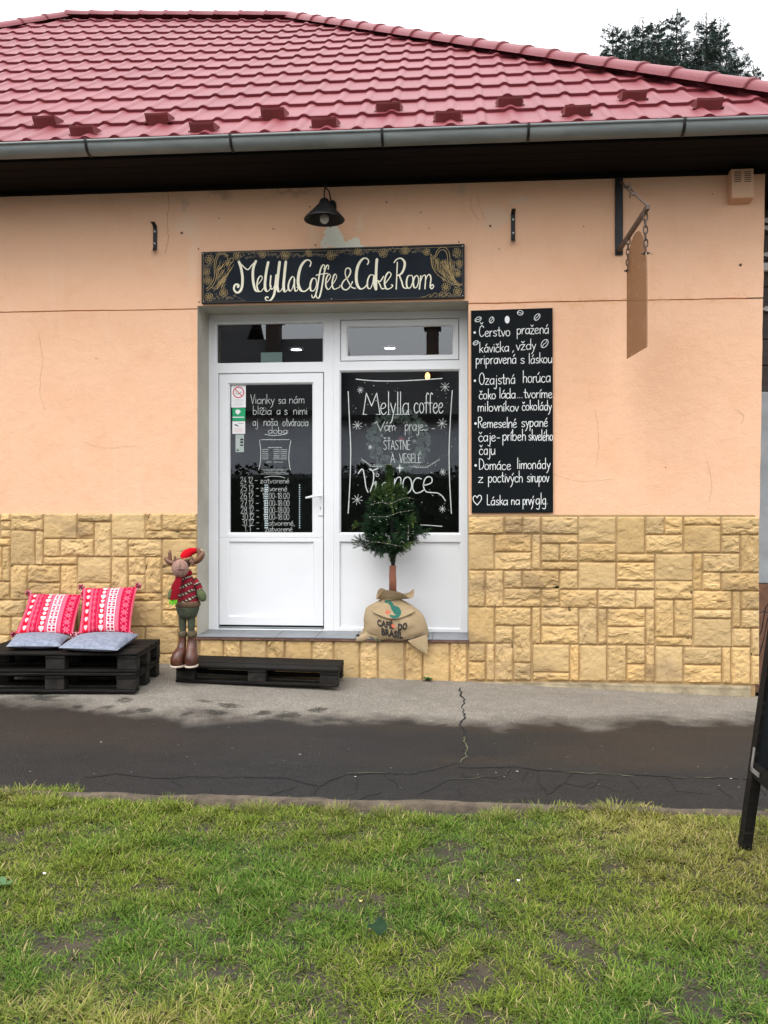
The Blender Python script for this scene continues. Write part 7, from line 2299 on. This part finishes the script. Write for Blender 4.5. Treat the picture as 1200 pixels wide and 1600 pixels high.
gr = grass('grass', 580000, -3.6, 3.6, -5.3, EDGE_Y + .07, .022, .050, .0027, 5200)
tag(gr, 'short matted lawn with yellow and bare patches in front of the path', 'grass', kind='stuff')
gr2 = grass('rough_grass', 70000, -9, 9, -9.2, E1, .02, .05, .005)
tag(gr2, 'thinner lawn carrying on to both sides and towards the street', 'grass', kind='stuff')
def tuft(u, v, n, hh, yellow, label):
    p = atZ(u, v, -.10); rnd = random.Random(int(u))
    mb = MB()
    for k in range(n):
        a = rnd.random() * 6.28; r = rnd.random() ** .6 * .055
        b = Vector((p.x + r * math.cos(a) * 1.5, p.y + r * math.sin(a), -.118)); t = rnd.uniform(.2, .75); H = hh * rnd.uniform(.5, 1.1)
        d = Vector((math.cos(a + rnd.uniform(-.8, .8)) * t, math.sin(a + rnd.uniform(-.8, .8)) * t, 1)).normalized(); s = d.cross(Vector((0, 1, .2))).normalized() * .0018
        g = rnd.random()
        mb.col = tuple(Vector((.10, .17, .035)).lerp(Vector((.30, .26, .09)), yellow * rnd.uniform(.3, 1))) 
        i = [mb.vert(q) for q in (b - s, b + s, b + d * H * .6 + s * .8, b + d * H * .6 - s * .8, b + d * H + Vector((d.x, d.y, -.5)) * .02)]
        mb.f.append((i[0], i[1], i[2], i[3])); mb.f.append((i[3], i[2], i[4]))
    mb.col = None
    o = mb.build('grass_tuft', M['blade'], None, at='base'); tag(o, label, 'grass tuft', 'grass tufts on the edge of the path')
tuft(402, 1266, 150, .075, .8, 'leftmost straw-tipped grass tuft spilling onto the asphalt edge')
tuft(528, 1268, 130, .07, .9, 'second grass tuft from the left on the asphalt edge')
tuft(605, 1268, 90, .06, .8, 'small grass tuft on the asphalt edge under the long crack')
tuft(778, 1278, 130, .08, .9, 'yellowish grass tuft standing on the bare soil edge right of centre')
tuft(850, 1272, 120, .08, .6, 'green grass tuft on the asphalt edge right of the yellowish one')
tuft(958, 1268, 160, .085, 1.0, 'large straw-coloured grass tuft nearest the chalkboard leg')
# concrete edging half buried along the path
mb = MB(); rows = []
for i in range(220):
    x = -3.2 + 6.0 * i / 219
    w_ = .05 + .06 * (float(vnoise(x * 5, 1, 8)) - .5); z = -.100 + .022 * float(fbm(x * 6, 2, 13))
    y = EDGE_Y - .005 + .012 * (float(vnoise(x * 4, 7, 9)) - .5)
    rows.append([(x, y + .012, -.12), (x, y + .010, z - .004), (x, y - .01, z), (x, y - w_, z - .002), (x, y - w_ - .012, z - .05)])
mb.grid(rows)
ed = mb.build('path_edging', basic('edging_concrete', (.105, .080, .054), (.05, .038, .026), rough=.95, scale=14, bstr=.8, fine=60, bdist=.01), smooth=True); tag(ed, kind='structure')
# leaves and weeds
def leaf_plant(name, P, n, size, mat, label, cat, flat_=.5, seed=0):
    rnd = random.Random(seed); mb = MB()
    for k in range(n):
        a = k * 6.2832 / n + rnd.uniform(-.4, .4); L = size * rnd.uniform(.6, 1.1); e = rnd.uniform(.1, flat_)
        d = Vector((math.cos(a), math.sin(a), e)).normalized(); s = Vector((-math.sin(a), math.cos(a), 0)) * L * .28
        up = Vector((0, 0, 1))
        mb.grid([[P - s * .15, P + s * .15], [P + d * L * .35 - s * .9 + up * L * .06, P + d * L * .35 + s * .9 + up * L * .06], [P + d * L * .7 - s + up * L * .08, P + d * L * .7 + s + up * L * .08], [P + d * L - s * .1, P + d * L + s * .1]])
    o = mb.build(name, M[mat], None, smooth=True, at='base'); tag(o, label, cat)
p = atZ(668, 1064, -.10); p.y = -.07; p.z = gzp(p.x, p.y) + .004
leaf_plant('weed', p, 11, .055, 'leaf_green', 'small green weed growing at the foot of the stone base below the sack', 'weed', .9, 3)
p = atZ(8, 1382, -.09); leaf_plant('broad_leaf_weed', p, 6, .050, 'leaf_green', 'light green broad-leaved weed in the lawn at the left edge', 'weed', .4, 4)
p = atZ(588, 1470, -.085) + Vector((0, 0, .05)); 
mb = MB(); rnd = random.Random(3); R_ = []
for k in range(18):
    a = k * 6.2832 / 18; r = .032 * (1 + .22 * math.cos(5 * a) + rnd.uniform(-.08, .08)); R_.append(p + Vector((r * math.cos(a), r * .95 * math.sin(a), .012 * math.sin(2 * a) + .008 * math.sin(a))))
ids = [mb.vert(q) for q in R_]; c_ = mb.vert(p + Vector((0, 0, -.006)))
for k in range(18): mb.f.append((ids[k], ids[(k + 1) % 18], c_))
o = mb.build('fallen_leaf', M['leaf_dark'], None, smooth=True, at='base'); tag(o, 'dark green fallen leaf lying on the lawn near the bottom centre', 'leaf')
for (u, v), lab in (((70, 1378), 'white paper scrap on the bare soil at the left of the lawn'), ((810, 1389), 'white paper scrap on the bare patch right of centre in the lawn'), ((1164, 1422), 'pale yellow fallen leaf bit among the grass at lower right')):
    if v == 1422: u, v = 564, 1422; lab = 'pale yellow leaf bit in the grass just above the dark fallen leaf'
    p = atZ(u, v, -.09) + Vector((0, 0, .035)); mb = MB(); r = .006
    mb.poly([p + Vector((r * math.cos(a) * 1.3, r * math.sin(a), .004 * math.cos(a * 2))) for a in (0.2, 1.1, 2.3, 3.4, 4.4, 5.4)])
    o = mb.build('litter_scrap' if 'paper' in lab else 'fallen_leaf', M['paper'] if 'paper' in lab else basic('yellow_leaf', (.55, .45, .15)), None, at='base'); tag(o, lab, 'litter' if 'paper' in lab else 'leaf')
# pale specks on the tar
mb = MB(); rnd = random.Random(12)
for i in range(80):
    u, v = rnd.uniform(0, 1170), rnd.uniform(1120, 1255)
    p = atZ(u, v, -.08); p.z = gzp(p.x, p.y) + .0035; r = rnd.uniform(.002, .004) if i > 6 else rnd.uniform(.006, .009)
    mb.poly([p + Vector((r * math.cos(a) * rnd.uniform(.8, 1.5), r * math.sin(a), 0)) for a in (0, 1.2, 2.4, 3.6, 4.8)])
o = mb.build('pale_grit', basic('pale_stone_chips', (.42, .40, .37), (.25, .24, .22), rough=.9, scale=20), pavement)
